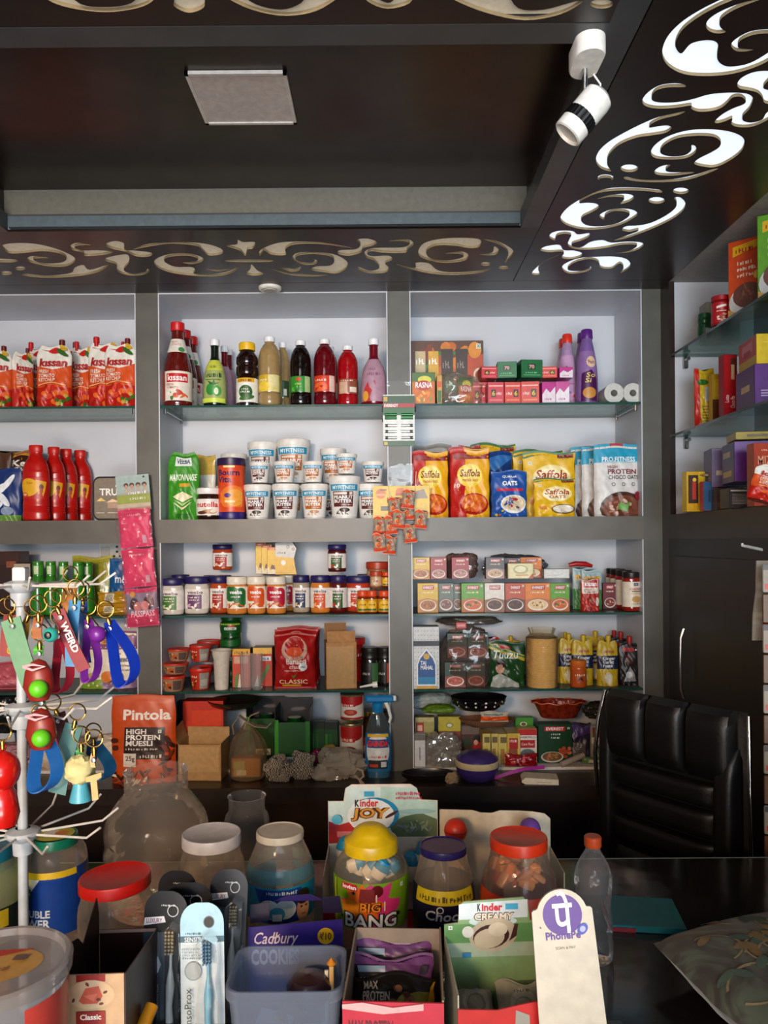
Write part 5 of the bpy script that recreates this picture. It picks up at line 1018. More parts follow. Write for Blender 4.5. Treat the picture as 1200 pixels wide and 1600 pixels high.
def a_kr(d): d.rect(0, 0, 1, 1, '#a82018'); d.rect(.05, .55, .95, .98, '#d8ccc0'); d.rect(.15, .74, .9, .96, '#b81c20'); d.txt('kissan', .2, .78, .86, .93, '#ffffff', .02); d.txt('FRESH\nTOMATO', .18, .56, .75, .70, '#8a3a2c', .01); food(d, .5, .25, .35, .2, ['#c83a2a', '#8a1a14', '#3f7a34'], 9, 3); d.ell(.85, .3, .1, .14, '#e0d8cc')
item('kp1s', lambda: pouch(.10, .19, .04, '#9fb8bc', a_kp, seed=51, rootname='ketchup_sachet'), .10, .19, 894, 928, 888, 3, 2.95, 'pale blue and green ketchup sachet behind the small red one, left', 'sauce sachet')
item('kp1s', None, .10, .19, 908, 940, 891, 3, 2.93, 'pale blue and green sachet behind the small red one, right', 'sauce sachet')
item('kp2s', lambda: pouch(.075, .125, .035, '#a82018', a_kr, seed=52, rootname='ketchup_sachet'), .075, .125, 907, 936, 905, 3, 2.86, 'small red ketchup sachet standing in front', 'sauce sachet')
b = MB(); b.tube([(-.045, 0, 0), (-.02, -.004, .006), (.02, 0, .004), (.045, .002, -.004)], [.007, .010, .010, .006], mat('#a81818', .35), 10)
q = P(907, 888, 2.93); tag(b.obj('red_packet'), 'rolled red packet resting across the tops of the pale sachets', 'packet', (q.x, q.y, q.z+.012))
item('evI', ev('#6a1426', '#5a1c24', ['#8a2a1c', '#5a140c', '#c8b0a0']), .085, .115, 940, 961, 911, 3, 2.95, 'maroon spice carton between the sachets and the chutney jars', 'spice carton', 0, GE_, sy=1)
def a_sz(d): d.rect(0, 0, 1, 1, '#e2d6c2'); d.rect(.5, .84, .78, .95, '#1d4a7a'); scr(d, .54, .87, .74, .92, '#e8e8e8', 4); d.txt('SCHEZWAN', .3, .66, .98, .76, '#a8281c', .02); d.rect(.4, .60, .98, .63, '#2a1a14'); d.rect(.35, .52, .9, .54, '#c8902a'); d.ell(.65, .3, .25, .13, '#c89a5a'); scr(d, .4, .1, .9, .16, '#8a7a6a', 8)
p_sz = lambda: bottle(smooth_prof([(.026, .001), (.029, .005), (.030, .03), (.030, .09), (.028, .1)]), mat('#8c1a10', .12, coat=.4), [(.0275, .098), (.0285, .1), (.0285, .114), (.027, .116)], '#1c1614', [(.014, .088, '#e2d6c2', a_sz, 150)], root='chutney_jar')
for k, (x0, x1, yt, D, lb) in enumerate(((972, 999, 894, 2.85, 'front chutney jar with black lid and cream label by the right edge'), (962, 987, 891, 2.93, 'second chutney jar behind the front one'), (953, 977, 889, 3.0, 'third chutney jar from the front, half hidden'), (947, 969, 888, 3.07, 'rearmost chutney jar, only its black lid showing'))):
    item('sz', p_sz, .06, .116, x0, x1, yt, 3, D, lb, 'chutney jar', 0, 'chutney jars at the right end')
# ROW 4
def a_taj(d):
    d.rect(0, 0, 1, 1, '#c9cdd0')
    for i in range(8):
        for j in range(14): d.circ(.06+.125*i, .03+.07*j, .018, '#3a4a66' if (i+j) % 2 else '#8f6a3a', 5)
    d.rect(0, .70, 1, .78, '#141a2c'); d.poly([(.12, .06), (.88, .06), (.88, .40), (.78, .52), (.66, .58), (.5, .66), (.34, .58), (.22, .52), (.12, .40)], '#e8ecee'); d.poly([(.16, .08), (.84, .08), (.84, .40), (.74, .5), (.62, .56), (.5, .63), (.38, .56), (.26, .5), (.16, .40)], '#0f4a8a'); d.ell(.5, .53, .12, .05, '#c8a03a'); d.txt('TAJ\nMAHAL', .26, .32, .76, .46, '#eef2f4', .02); d.rect(.16, .08, .84, .2, '#1878a8'); d.rect(.1, .01, .9, .05, '#c8982a')
item('taj', lambda: carton(.1, .24, .07, '#c9cdd0', a_taj, side='#aeb4ba', name='tea_carton'), .1, .24, 645, 685, 978, 4, 2.85, 'tall silver tea carton with a blue arched panel', 'tea carton')
item('evJ', ev('#1f3f30', '#8a3a2c', ['#b0503c', '#9a3c2e', '#c8705a']), .085, .115, 694, 727, 1034, 4, 2.86, 'dark green spice carton inside the film bundle, lower left', 'spice carton', 0, GE_, sy=1)
item('evJ', None, .085, .115, 728, 757, 1034, 4, 2.87, 'dark green spice carton inside the film bundle, lower right', 'spice carton', 0, GE_, sy=1)
zj = P(0, 1034, 2.86).z+.001
item('evJ', None, .085, .115, 698, 729, 989, zj, 2.87, 'dark green spice carton inside the film bundle, upper left', 'spice carton', 0, GE_, sy=1)
item('evJ', None, .085, .115, 730, 762, 989, zj, 2.87, 'dark green spice carton inside the film bundle, upper right', 'spice carton', 0, GE_, sy=1)
item('evbag', lambda: crump(.2, .1, .2, clear('#d8ccc4', .96, .06, haze=.07, bump=9, fres=.8), 13, name='clear_bag'), .2, .2, 688, 768, 982, 4, 2.87, 'clear film wrapped around four dark green spice cartons', 'plastic bag', sy=.72)
item('drp', lambda: crump(.25, .1, .08, clear('#c4bab0', .96, .07, haze=.14, bump=9, fres=1.2), 15, name='clear_bag'), .25, .08, 684, 786, 964, P(0, 989, 2.87).z+.004, 3.0, 'empty clear bag slumped on top of the film bundle', 'plastic bag', sy=.8)
item('redc', lambda: carton(.04, .03, .03, '#b82a24', lambda d: d.rect(.1, .3, .9, .7, '#d88a84'), name='small_carton'), .04, .03, 712, 728, 972, P(0, 989, 2.87).z+.004, 2.87, 'tiny red carton on top of the dark green spice cartons', 'carton')
def a_tuu(d): d.rect(0, 0, 1, 1, '#123f18'); d.poly([(0, .85), (1, .55), (1, .68), (0, .98)], '#b8a03a'); d.poly([(0, .9), (1, .62), (1, .66), (0, .95)], '#2f6a2c'); d.txt('Tuuzu', .1, .62, .78, .80, '#dfe8dc', .01, .2); d.rect(.3, .84, .6, .9, '#a81c1c'); d.ell(.3, .42, .12, .13, '#b8806a'); d.ell(.32, .50, .13, .1, '#2a1a14'); d.ell(.3, .40, .10, .10, '#c0907a'); d.poly([(.05, 0), (.1, .22), (.3, .3), (.55, .2), (.8, .08), (.8, 0)], '#a8aca4')
item('tuu', lambda: pouch(.15, .17, .07, '#123f18', a_tuu, seed=61, rootname='tea_bag_pouch', wr=1.5), .15, .17, 762, 820, 1002, 4, 2.87, 'dark green glossy pouch with a reclining woman in grey printed on it', 'pouch')
item('ylw', lambda: pouch(.10, .2, .05, '#b89a1c', lambda d: d.rect(0, .3, 1, .6, '#2a2a2c'), seed=62, rootname='sauce_pouch', cap=(0, '#c8a41c', .012)), .10, .2, 784, 812, 1000, 4, 3.0, 'yellow capped pouch standing behind the dark green pouch', 'pouch')
item('redp', lambda: pouch(.06, .15, .04, '#a8201c', lambda d: d.rect(0, .7, 1, .8, '#c86a5a'), seed=63, rootname='sauce_pouch'), .06, .15, 762, 780, 996, 4, 3.0, 'slim red packet behind the dark green pouch', 'packet')
# stack of pale plates in film
loc, w_, h_ = S(822, 870, 996, 4, 2.86)
r = thing('disposable_plate_stack', 'tall pale yellow stack of plates wrapped in clear film', 'plate stack', loc)
b = MB(); pr = []
for i in range(26): z = h_*i/26; pr += [(w_/2-.0015, z), (w_/2, z+h_/52), (w_/2-.0015, z+h_/26)]
b.lathe([(0, 0)]+pr+[(0, h_)], mat('#cda867', .5), 32); b.obj('plates', r)
b = MB(); b.lathe([(w_/2+.002, .0), (w_/2+.003, h_*.5), (w_/2+.002, h_), (w_*.38, h_+.012), (w_*.45, h_+.035)], clear('#fff8e8', .95, .08, haze=.05, bump=25), 32, flute=.03, nf=9); b.obj('film_wrap', r)
def a_gg(t): 
    def a(d): d.rect(0, 0, 1, 1, '#c0a018'); d.rect(0, .38, 1, .68, '#141e40'); d.txt(t, .25, .42, .85, .66, '#e8e8ea', .02); d.rect(.3, .74, .8, .8, '#a8641c'); d.ell(.5, .18, .2, .14, '#d8d0a0'); d.ell(.5, .17, .14, .1, '#ece4c8')
    return a
p_gg = lambda: pouch(.10, .16, .05, '#c0a018', a_gg('Ginger\nGarlic\nPaste'), seed=64, rootname='paste_pouch', cap=(.05, '#c8a618', .012), shoulder=.3)
for k, (x0, x1, yt, D, lb) in enumerate(((872, 902, 990, 2.92, 'ginger garlic paste pouch at the left, partly behind the plate stack'), (893, 926, 992, 2.88, 'ginger garlic paste pouch behind the orange bottle'), (912, 945, 986, 3.0, 'ginger garlic paste pouch standing at the back'), (932, 965, 993, 2.86, 'ginger garlic paste pouch with its lettering fully visible'), (868, 895, 988, 3.04, 'ginger garlic paste pouch at the back left'))):
    item('gg', p_gg, .10, .182, x0, x1, yt, 4, D, lb, 'paste pouch', 0, 'yellow capped paste pouches')
def a_bp(d): d.rect(0, 0, 1, 1, '#14100f'); d.rect(.2, .78, .75, .88, '#a82a2a'); d.rect(.3, .5, .65, .72, '#4a1c14'); d.poly([(.2, .1), (.5, .45), (.7, .3), (.8, .1)], '#8a8a8c'); d.ell(.45, .25, .15, .08, '#c8c8c8'); d.rect(.8, .8, .88, .84, '#e8e8e8')
p_bp = lambda: pouch(.09, .155, .05, '#14100f', a_bp, seed=65, rootname='paste_pouch', cap=(.05, '#a81c18', .011), shoulder=.3)
for x0, x1, yt, D, lb in ((965, 998, 994, 2.87, 'front black pouch with a red screw cap'), (952, 984, 987, 2.98, 'black pouch with red cap behind the front one'), (944, 972, 985, 3.05, 'black pouch with red cap furthest back')):
    item('bp', p_bp, .09, .177, x0, x1, yt, 4, D, lb, 'paste pouch', 0, 'black red-capped pouches')
item('ob', lambda: bottle(smooth_prof([(.018, .001), (.022, .005), (.022, .03), (.021, .05), (.022, .07), (.019, .078)]), mat('#b8501c', .25), [(.020, .076), (.021, .078), (.021, .096), (.019, .098)], '#c8641c', [(.02, .06, '#b04a18', lambda d: (scr(d, .2, .6, .8, .8, '#f0d8b0', 5), d.poly([(.35, .1), (.4, .45), (.6, .5), (.65, .1), (.5, .3)], '#3a1a10')), 120)], root='orange_bottle'), .044, .098, 891, 916, 1031, 4, 2.83, 'small orange bottle standing in front of the ginger pouches', 'bottle')
# ================================================================ BOTTOM ROW, MIDDLE BAY
def a_pin(d):
    d.rect(0, 0, 1, 1, '#c84a10'); d.txt('Pintola', .2, .72, .93, .84, '#f2e6dc', .03); d.rect(.22, .28, .85, .64, '#2c1410'); d.txt('HIGH\nPROTEIN\nMUESLI', .25, .43, .78, .62, '#f4ece4', .03); scr(d, .25, .385, .75, .41, '#d8c8b8', 12); d.rect(.22, .2, .42, .35, '#e4dacb'); d.txt('25g', .25, .25, .4, .32, '#3a1a10', .02); scr(d, .48, .3, .82, .34, '#e0d0c0', 8); veg(d, .76, .58, .05)
    food(d, .45, .08, .5, .12, ['#3a1a10', '#6a3018', '#a85a3a', '#e8d8c8', '#8a2a14'], 34, 5, .14); food(d, .9, .3, .12, .25, ['#4a1c10', '#3a140c', '#7a3018'], 10, 8, .3); d.ell(.08, .5, .05, .03, '#4a1c10'); d.ell(.1, .42, .04, .03, '#4a1c10')
item('pin', lambda: pouch(.22, .31, .09, '#c04810', a_pin, seed=71, rootname='muesli_pouch', wr=.6, shoulder=.05), .22, .31, 174, 275, 1086, .6605, 2.70, 'big orange high protein muesli pouch standing on the bench', 'muesli pouch', 0, sy=.8)
item('pin2', lambda: pouch(.1, .28, .05, '#3a1710', lambda d: (d.rect(0, .9, 1, .95, '#d8c8b0'), d.rect(.6, 0, 1, .8, '#6a1c14')), seed=72, rootname='muesli_pouch', wr=.5), .2, .29, 205, 280, 1083, .6605, 2.79, 'dark brown muesli pouch standing right behind the orange one', 'muesli pouch')
# left kraft box
loc, w_, h_ = S(281, 349, 1160, .6605, 2.72); K2 = mat('#b08a58', .6, kind='laminate', var=.06)
r = thing('cardboard_box', 'open tan cardboard box on the bench beside the orange muesli pouch', 'cardboard box', (loc.x, 2.76, .6605), radians(-3))
b = MB(); b.box(-w_/2, w_/2, -.06, -.057, 0, h_*.97, K2); b.box(-w_/2, w_/2, .057, .06, 0, h_*1.25, K2); b.box(-w_/2, -w_/2+.003, -.06, .06, 0, h_, K2); b.box(w_/2-.003, w_/2, -.06, .06, 0, h_, K2); b.box(-w_/2, w_/2, -.06, .06, 0, .003, K2); b.obj('body', r)
b = MB(); b.box(-w_*.46, w_*.46, -.0635, -.0605, h_*.25, h_*.93, mat('#bb9663', .6)); b.obj('front_flap', r)
b = MB(); b.add([(-w_/2-.001, -.06, h_), (-w_/2-.001, .06, h_), (-w_/2-.02, .06, h_+.055), (-w_/2-.02, -.05, h_+.04), (-w_/2-.004, -.06, h_), (-w_/2-.004, .06, h_), (-w_/2-.023, .06, h_+.055), (-w_/2-.023, -.05, h_+.04)], [(0, 1, 2, 3), (7, 6, 5, 4), (0, 3, 7, 4), (3, 2, 6, 7), (2, 1, 5, 6)], K2); b.obj('side_flap', r)
# red box with bottle shapes
item('redbox', lambda: carton(.14, .20, .06, '#c0260e', lambda d: (d.rect(0, 0, .22, 1, '#c8300f'), d.rect(.22, 0, .95, .86, '#d03a12'), d.ell(.5, .28, .17, .14, '#e8c8a8'), d.ell(.5, .28, .15, .12, '#c8300f'), d.txt('VGR', .4, .24, .6, .33, '#f0e0c8', .02)), side='#8a1c0c', name='grooming_box'), .14, .15, 289, 352, 1118, .6705, 2.87, 'red-orange open display carton behind the tan cardboard box', 'display carton')
b = MB(); b.lathe([(0, 0), (.04, .002), (.045, .01), (.045, .022), (.02, .03), (0, .031)], mat('#7a1020', .25), 24, sy=.6)
b.lathe([(0, 0), (.012, 0), (.012, .03), (0, .03)], mat('#8a1426', .25), 16, X=Matrix.Translation((.02, -.0, .02)) @ Matrix.Rotation(radians(60), 4, 'Y'))
q = P(322, 1118, 2.87); tag(b.obj('razor_head'), 'dark red plastic tool lying on the red-orange carton', 'tool', (q.x, 2.87, q.z+.002))
item('dkb1', lambda: carton(.14, .22, .06, '#141214', lambda d: d.rect(.1, .1, .9, .9, '#1a181c'), name='dark_box'), .14, .22, 262, 300, 1095, .6705, 3.02, 'black carton in the left shadow of the bottom compartment', 'carton')
# green tall boxes with open black tops
def gbox(w, h, nm='tall_box'):
    r = thing(nm, 'x', 'x'); b = MB(); G1, G2, Kk = '#0d4a16', '#2f8a1c', '#0f1016'
    b.box(-w/2, -w/2+.002, -.05, .09, 0, h, Kk); b.box(w/2-.002, w/2, -.05, .09, 0, h, Kk); b.box(-w/2, w/2, .088, .09, 0, h*1.08, Kk); b.box(-w/2, w/2, -.05, -.048, 0, h*.78, G1); b.box(-w/2, -w/2+.014, -.052, -.05, 0, h*.82, G2); b.box(w/2-.016, w/2, -.052, -.05, 0, h*.80, '#1f6a1a'); b.obj('body', r)
    b = MB(); b.tube([(0, .02, .0), (0, .02, h*.8)], w*.2, mat('#0a3a12', .1, coat=.5), 12); b.tube([(w*.1, -.02, 0), (w*.1, -.02, h*.72)], w*.14, mat('#0c4a18', .1, coat=.5), 12); b.obj('contents', r)
    b = MB(); b.box(-w*.22, w*.22, -.0535, -.0505, h*.08, h*.2, '#d8d8cc'); d = Dec(b, w*.4, h*.08, lambda a, z, o: (a, -.0535-o, h*.1+z)); d.txt('VEEBA', .05, .1, .95, .9, '#1c2a1c', .02); b.obj('label', r)
    return r
item('gbx', lambda: gbox(.13, .27), .13, .27, 432, 486, 1104, .6705, 2.85, 'tall dark box with bright green edges and white tag', 'box')
item('gbx', None, .13, .27, 388, 440, 1101, .6705, 2.98, 'tall dark box behind the knotted clear bag', 'box')
for k, (x0, x1, yt) in enumerate(((484, 508, 1126), (506, 528, 1127))):
    item('gbs', lambda: carton(.06, .15, .05, '#0f4416', lambda d: (d.rect(.1, 0, .3, .7, '#2f7a1c'), d.rect(.4, .1, .6, .7, '#1a5a1c'), d.rect(0, .82, 1, 1, '#10210f')), side='#0c2a0e', name='tall_box'), .06, .15, x0, x1, yt, .6705, 2.93, '%s small dark green carton between the tall box and the cans' % ('left', 'right')[k], 'carton')
# black dish on the bag
# knotted clear bag
def tied_bag():
    r = thing('tied_bag', 'x', 'x')
    b = MB(); pr = smooth_prof([(.045, .0), (.062, .006), (.066, .05), (.066, .10), (.055, .15), (.022, .20), (.010, .225)]); b.lathe([(0, .001)]+pr, clear('#f0e2c8', .93, .08, haze=.12, bump=22), 30, flute=.05, nf=11, fr=(.1, .23)); b.obj('film', r)
    b = MB(); b.band([(0, 0, .225), (-.03, 0, .25), (-.05, -.01, .215), (-.045, -.01, .18)], .03, .003, clear('#e8dcc8', .9, .15, haze=.4)); b.band([(0, 0, .225), (.03, -.01, .21), (.07, -.01, .205), (.085, 0, .222)], .03, .003, clear('#e8dcc8', .9, .15, haze=.4)); b.band([(0, 0, .22), (.01, 0, .25), (.04, .01, .262)], .02, .003, clear('#d8c8a8', .9, .15, haze=.5)); b.obj('knot_ends', r)
    b = MB(); b.box(-.055, .05, -.03, .03, .008, .085, mat('#a8702c', .5), bev=.004); b.box(-.045, -.005, -.033, -.03, .015, .075, mat('#a8a474', .5)); b.box(-.035, .0, -.035, -.033, .02, .04, mat('#cfcabc', .5)); b.obj('contents', r)
    return r
loc, w_, h_ = S(358, 416, 1118, .6605, 2.74)
put('tb', tied_bag, loc, 'knotted clear plastic bag with amber contents standing on the bench', 'plastic bag', 0, None, (w_/.132, w_/.132, h_/.25))
b = MB(); b.lathe([(0, .0), (.06, .001), (.085, .012), (.10, .03), (.097, .031), (.08, .016), (.0, .006)], mat('#1a1816', .25, coat=.3), 36, flute=.012, nf=30)
loc2 = P(365, 1101, 2.85); tag(b.obj('black_dish'), 'shallow round black dish with ridged rim lying above the knotted bag', 'dish', (loc2.x, 2.87, loc2.z-.015))
# checked cloth, second tied bag, pink sweets
def checks():
    m = bpy.data.materials.new('checked_cloth'); m.use_nodes = True; nt = m.node_tree; L = nt.links.new; bs = nt.nodes['Principled BSDF']; bs.inputs['Roughness'].default_value = .9
    tc = nd(nt, 'ShaderNodeTexCoord'); ck = nd(nt, 'ShaderNodeTexChecker'); ck.inputs['Scale'].default_value = 150; ck.inputs['Color1'].default_value = lin('#b8ab98'); ck.inputs['Color2'].default_value = lin('#26211c')
    L(tc.outputs['Object'], ck.inputs['Vector']); L(ck.outputs['Color'], bs.inputs['Base Color']); return m
CK = checks()
item('cloth1', lambda: crump(.16, .1, .07, CK, 23, amp=.3, name='checked_cloth'), .16, .07, 414, 452, 1183, .6605, 2.70, 'bundled black and cream checked cloth, left lump beside the knotted bag', 'cloth')
item('cloth2', lambda: crump(.16, .1, .09, CK, 27, amp=.3, name='checked_cloth'), .16, .09, 453, 492, 1176, .6605, 2.72, 'bundled black and cream checked cloth, right lump beside the pale bag', 'cloth')
item('tied2', lambda: crump(.17, .12, .11, clear('#f0e8d8', .93, .1, haze=.4, bump=22, fres=1.5), 29, amp=.28, name='plastic_bag'), .17, .11, 494, 566, 1170, .6605, 2.73, 'pale crumpled carrier bag lying on the bench', 'plastic bag')
b = MB(); b.tube([(0, 0, .035), (.012, -.01, .055), (.03, -.012, .05), (.034, -.012, .03), (.02, -.012, .018), (.004, -.006, .03)], .0045, clear('#e8dcc6', .9, .2, haze=.6), 8); b.tube([(.02, -.012, .018), (.03, -.02, .004)], [.004, .009], clear('#e8dcc6', .9, .2, haze=.6), 8)
q = P(553, 1215, 2.66); tag(b.obj('bag_handle'), 'knotted loop handle of thin plastic in front of the carrier bag', 'bag handle', (q.x, 2.655, .6605))
for k, (px, py, c) in enumerate(((492, 1181, '#8a1450'), (505, 1188, '#a81c28'), (515, 1172, '#b8902c'), (508, 1179, '#8a1c1c'))):
    q = P(px, py, 2.84); item('sw%d' % k, lambda c=c: crump(.04, .03, .03, mat(c, .15, coat=.5), k+40, name='foil_sweet'), .04, .03, px-9, px+9, py-8, q.z-.02, 2.84+.012*k, ('pink', 'red', 'gold', 'dark red')[k]+' shiny foil-wrapped sweet behind the pale bag', 'sweet')
item('sws', lambda: carton(.07, .08, .06, '#2a1a14', lambda d: d.rect(.1, .1, .9, .5, '#5a2a1c'), name='sweets_box'), .07, .08, 486, 524, 1186, .6705, 2.87, 'low brown box under the foil sweets', 'box')
def a_can(d): d.rect(0, 0, 1, 1, '#d8cfc0'); d.rect(0, .72, 1, 1, '#a81c1c'); d.ell(.5, .72, .5, .14, '#a81c1c'); d.rect(.1, .55, .65, .7, '#b8241c'); scr(d, .14, .58, .6, .67, '#f0e0d0', 6); d.ell(.45, .3, .26, .14, '#a8321c'); d.ell(.43, .32, .16, .08, '#c8543a'); d.rect(0, 0, 1, .08, '#a81c1c')
p_can = lambda: bottle([(.040, .0), (.041, .003), (.0395, .006), (.0395, .124), (.041, .127), (.040, .130)], mat('#b8a878', .25, metal=.8), None, None, [(.008, .122, '#d8cfc0', a_can, 160)], seg=32, root='food_can')
item('can', p_can, .082, .13, 530, 568, 1128, .6705, 2.90, 'tomato-label food can standing on the compartment floor', 'food can', 0, 'food cans')
item('can', p_can, .082, .13, 531, 569, 1083, P(0, 1128, 2.9).z+.001, 2.91, 'tomato-label food can stacked on top of the other one', 'food can', 0, 'food cans')
item('can2', lambda: bottle([(.040, .0), (.041, .003), (.0395, .006), (.0395, .124), (.041, .127), (.040, .130)], mat('#8a7040', .2, metal=1), None, None, [(.006, .06, '#a82018', lambda d: d.rect(0, .2, 1, .6, '#d8c8b0'), 160)], seg=32, root='food_can'), .082, .18, 566, 604, 1080, .6705, 2.93, 'tall gold can behind the blue spray bottle', 'food can')
# spray bottle
def spray():
    r = thing('spray_bottle', 'x', 'x'); BL = mat('#1470a8', .3)
    pr = smooth_prof([(.032, .001), (.036, .006), (.036, .10), (.030, .14), (.018, .175), (.013, .185)])
    b = MB(); b.lathe([(0, .001)]+pr, clear('#dff0f8', .92, .05, haze=.06), 28, sy=.6); b.obj('body', r)
    b = MB(); b.lathe([(0, .003)]+[(x-.002, z+.002) for x, z in pr if z < .1]+[(0, .1)], mat('#0f6a8c', .1, coat=.5), 28, sy=.6); b.obj('liquid', r)
    b = MB(); b.lathe([(.014, .180), (.015, .182), (.015, .205), (.010, .208)], BL, 20, flute=.05, nf=20); b.box(-.035, .045, -.012, .012, .208, .228, BL, bev=.005); b.box(.040, .052, -.008, .008, .212, .226, mat('#cfd8dc', .3), bev=.002); b.obj('trigger_head', r)
    b = MB(); b.tube([(.022, 0, .208), (.03, 0, .19), (.036, 0, .165), (.032, 0, .150)], [.006, .005, .004, .004], mat('#d8dcd8', .4), 8); b.obj('trigger', r)
    def a(d): d.rect(0, 0, 1, 1, '#1d6a9c'); d.ell(.5, .55, .46, .44, '#d8dfe4'); d.rect(.08, .62, .92, .84, '#1a4a8a'); d.txt('GAINDA', .1, .65, .9, .81, '#d8301c', .04); d.circ(.5, .5, .1, '#e8eef0'); d.rect(.15, .08, .85, .3, '#2a2c30'); d.rect(.2, .12, .5, .2, '#b8402c'); d.rect(.6, .12, .8, .26, '#c8d4dc'); scr(d, .2, .36, .8, .42, '#c83a3a', 8); d.rect(.1, .9, .9, .98, '#d8a81c')
    b = MB(); cyl_label(b, pr, .018, .125, '#1d6a9c', a, ang=80, sy=.6); b.obj('label', r)
    return r
item('spray', spray, .075, .228, 569, 611, 1086, .6605, 2.74, 'blue trigger spray bottle standing on the bench in front of the middle pillar', 'spray bottle')
# ================================================================ BOTTOM ROW, RIGHT BAY
item('wbag', lambda: crump(.2, .1, .13, mat('#8d9a98', .5, kind='crumple'), 30, amp=.1, name='cloth_bundle'), .2, .13, 640, 706, 1082, P(0, 1118, 2.95).z+.002, 3.0, 'pale grey fabric bundle stuffed in the top left of the bottom right compartment', 'cloth bundle')
item('gbag', lambda: crump(.15, .08, .06, mat('#5a7a1c', .4, kind='crumple'), 33, amp=.1, name='green_bag'), .15, .05, 660, 712, 1103, P(0, 1118, 2.9).z+.002, 2.88, 'crumpled green bag under the pale fabric bundle', 'bag')
def a_y1(d): d.rect(0, 0, 1, 1, '#a09a5c'); d.rect(.05, .62, .45, .88, '#9a1c1c'); d.rect(.12, .68, .38, .82, '#d8a898'); d.rect(0, .9, 1, 1, '#b8b078')
item('y1', lambda: carton(.09, .22, .05, '#a09a5c', a_y1, side='#7a7848', name='carton'), .09, .22, 648, 678, 1119, .6705, 2.92, 'khaki carton with a small red square, bottom right compartment', 'carton')
def a_y2(d): d.rect(0, 0, 1, 1, '#b5a832'); d.ell(.5, .8, .16, .06, '#6a6a4a'); d.ell(.5, .8, .12, .04, '#d8d8b8'); d.rect(0, .3, 1, .66, '#7a3428'); scr(d, .2, .5, .9, .58, '#d8a89a', 7)
item('y2', lambda: carton(.1, .22, .05, '#b5a832', a_y2, side='#857c30', name='carton'), .1, .22, 684, 719, 1118, .6705, 2.93, 'yellow-green carton with a dark red middle band', 'carton')
def a_pic(d): d.rect(0, 0, 1, 1, '#4a2c26'); d.rect(.05, .7, .9, .95, '#6a5a50'); d.ell(.78, .55, .18, .12, '#1a1210'); d.poly([(.55, .1), (.6, .4), (.8, .5), (1, .4), (1, .08)], '#a81c20'); d.ell(.3, .45, .2, .14, '#2a3a24'); d.rect(0, 0, 1, .08, '#7a5a40'); d.ell(.72, .45, .1, .08, '#c89a80')
item('pic', lambda: carton(.09, .18, .04, '#4a2c26', a_pic, name='carton'), .09, .18, 718, 752, 1130, .6705, 2.95, 'dark carton printed with a person in red', 'carton')
item('wht', lambda: carton(.05, .14, .04, '#c8ccd0', lambda d: (d.rect(0, .82, 1, 1, '#6a6a64'), d.rect(.45, .2, .55, .6, '#7a7a84')), side='#a8aaae', name='small_carton'), .05, .14, 647, 664, 1146, .6705, 2.83, 'slim white carton standing at the left of the bottom right compartment', 'carton')
item('cbag', lambda: crump(.16, .1, .16, clear('#e0dcd6', .96, .05, haze=.26, bump=14, fres=2), 35, amp=.3, name='plastic_bag'), .16, .18, 668, 724, 1140, .6705, 2.84, 'crumpled clear grey plastic bag before the yellow-green carton', 'plastic bag')
def a_wk(d): d.rect(0, 0, 1, 1, '#c8a83a'); d.rect(.1, .0, .8, .5, '#8a4a24'); d.rect(.15, .5, .85, .85, '#a81c1c'); scr(d, .2, .72, .8, .82, '#f0e0d0', 6); d.ell(.45, .2, .3, .16, '#b87a4a'); d.rect(.85, 0, 1, 1, '#d8c05a')
for k, (x0, x1, yt, c) in enumerate(((752, 766, 1143, 0), (764, 778, 1143, 0), (776, 792, 1143, 0), (789, 809, 1141, 1))):
    item('wk%d' % c, lambda c=c: carton(.05, .17, .10, '#c8a83a', a_wk if c else (lambda d: (d.rect(0, 0, 1, 1, '#c8b860'), d.rect(.2, 0, .6, .5, '#a8702c'), d.rect(.2, .7, .8, .9, '#6a5a3a'))), side='#b8943a', name='snack_carton'), .05, .17, x0, x1, yt, .6705, 2.88, ('first narrow yellow snack carton', 'second narrow yellow snack carton', 'third narrow yellow snack carton', 'yellow snack carton with a red panel')[k]+' under the clear domed tray', 'carton', 0, 'yellow snack cartons')
def a_wk2(d): d.rect(0, 0, 1, 1, '#d8cfc0'); d.rect(0, .82, 1, 1, '#b81c1c'); d.rect(.05, .7, .95, .82, '#e8e0d8'); d.txt('WEIKFIELD', .05, .73, .95, .79, '#3a1a3a', .02); d.rect(.1, .45, .9, .68, '#a8141c'); d.txt('Corn Flour', .16, .52, .84, .6, '#f0dcd0', .01); d.ell(.5, .28, .4, .14, '#5a6a6c'); d.rect(.1, 0, .9, .2, '#5a6a4a'); d.ell(.5, .2, .4, .06, '#b8bcb8')
item('wk3', lambda: carton(.08, .18, .05, '#d8cfc0', a_wk2, side='#c8b05a', name='flour_carton'), .08, .18, 808, 837, 1137, .6705, 2.87, 'white and red corn flour carton', 'carton')
item('grn', lambda: carton(.08, .22, .04, '#3f8a1c', lambda d: (d.ell(.45, .84, .2, .06, '#d8d8a8'), d.ell(.45, .84, .14, .04, '#5a4a3a')), name='carton'), .08, .22, 804, 832, 1120, .6705, 2.95, 'bright green carton standing behind the corn flour carton', 'carton')
def a_eg(d): d.rect(0, 0, 1, 1, '#0c3a1a'); d.rect(.18, .82, .8, .94, '#b81c1c'); d.txt('EVEREST', .23, .84, .76, .92, '#f4e8e4', .03); scr(d, .38, .72, .66, .77, '#d8e4d8', 5); scr(d, .38, .63, .66, .68, '#d8e4d8', 5, 2); food(d, .75, .3, .25, .2, ['#b8502a', '#c8643a', '#a8401c'], 14, 4, .3); bowl(d, .4, .16, .34, .14, '#c8c0b0', ['#6a4a2c', '#a87a3a', '#c8542a'], 5); veg(d, .86, .88, .07)
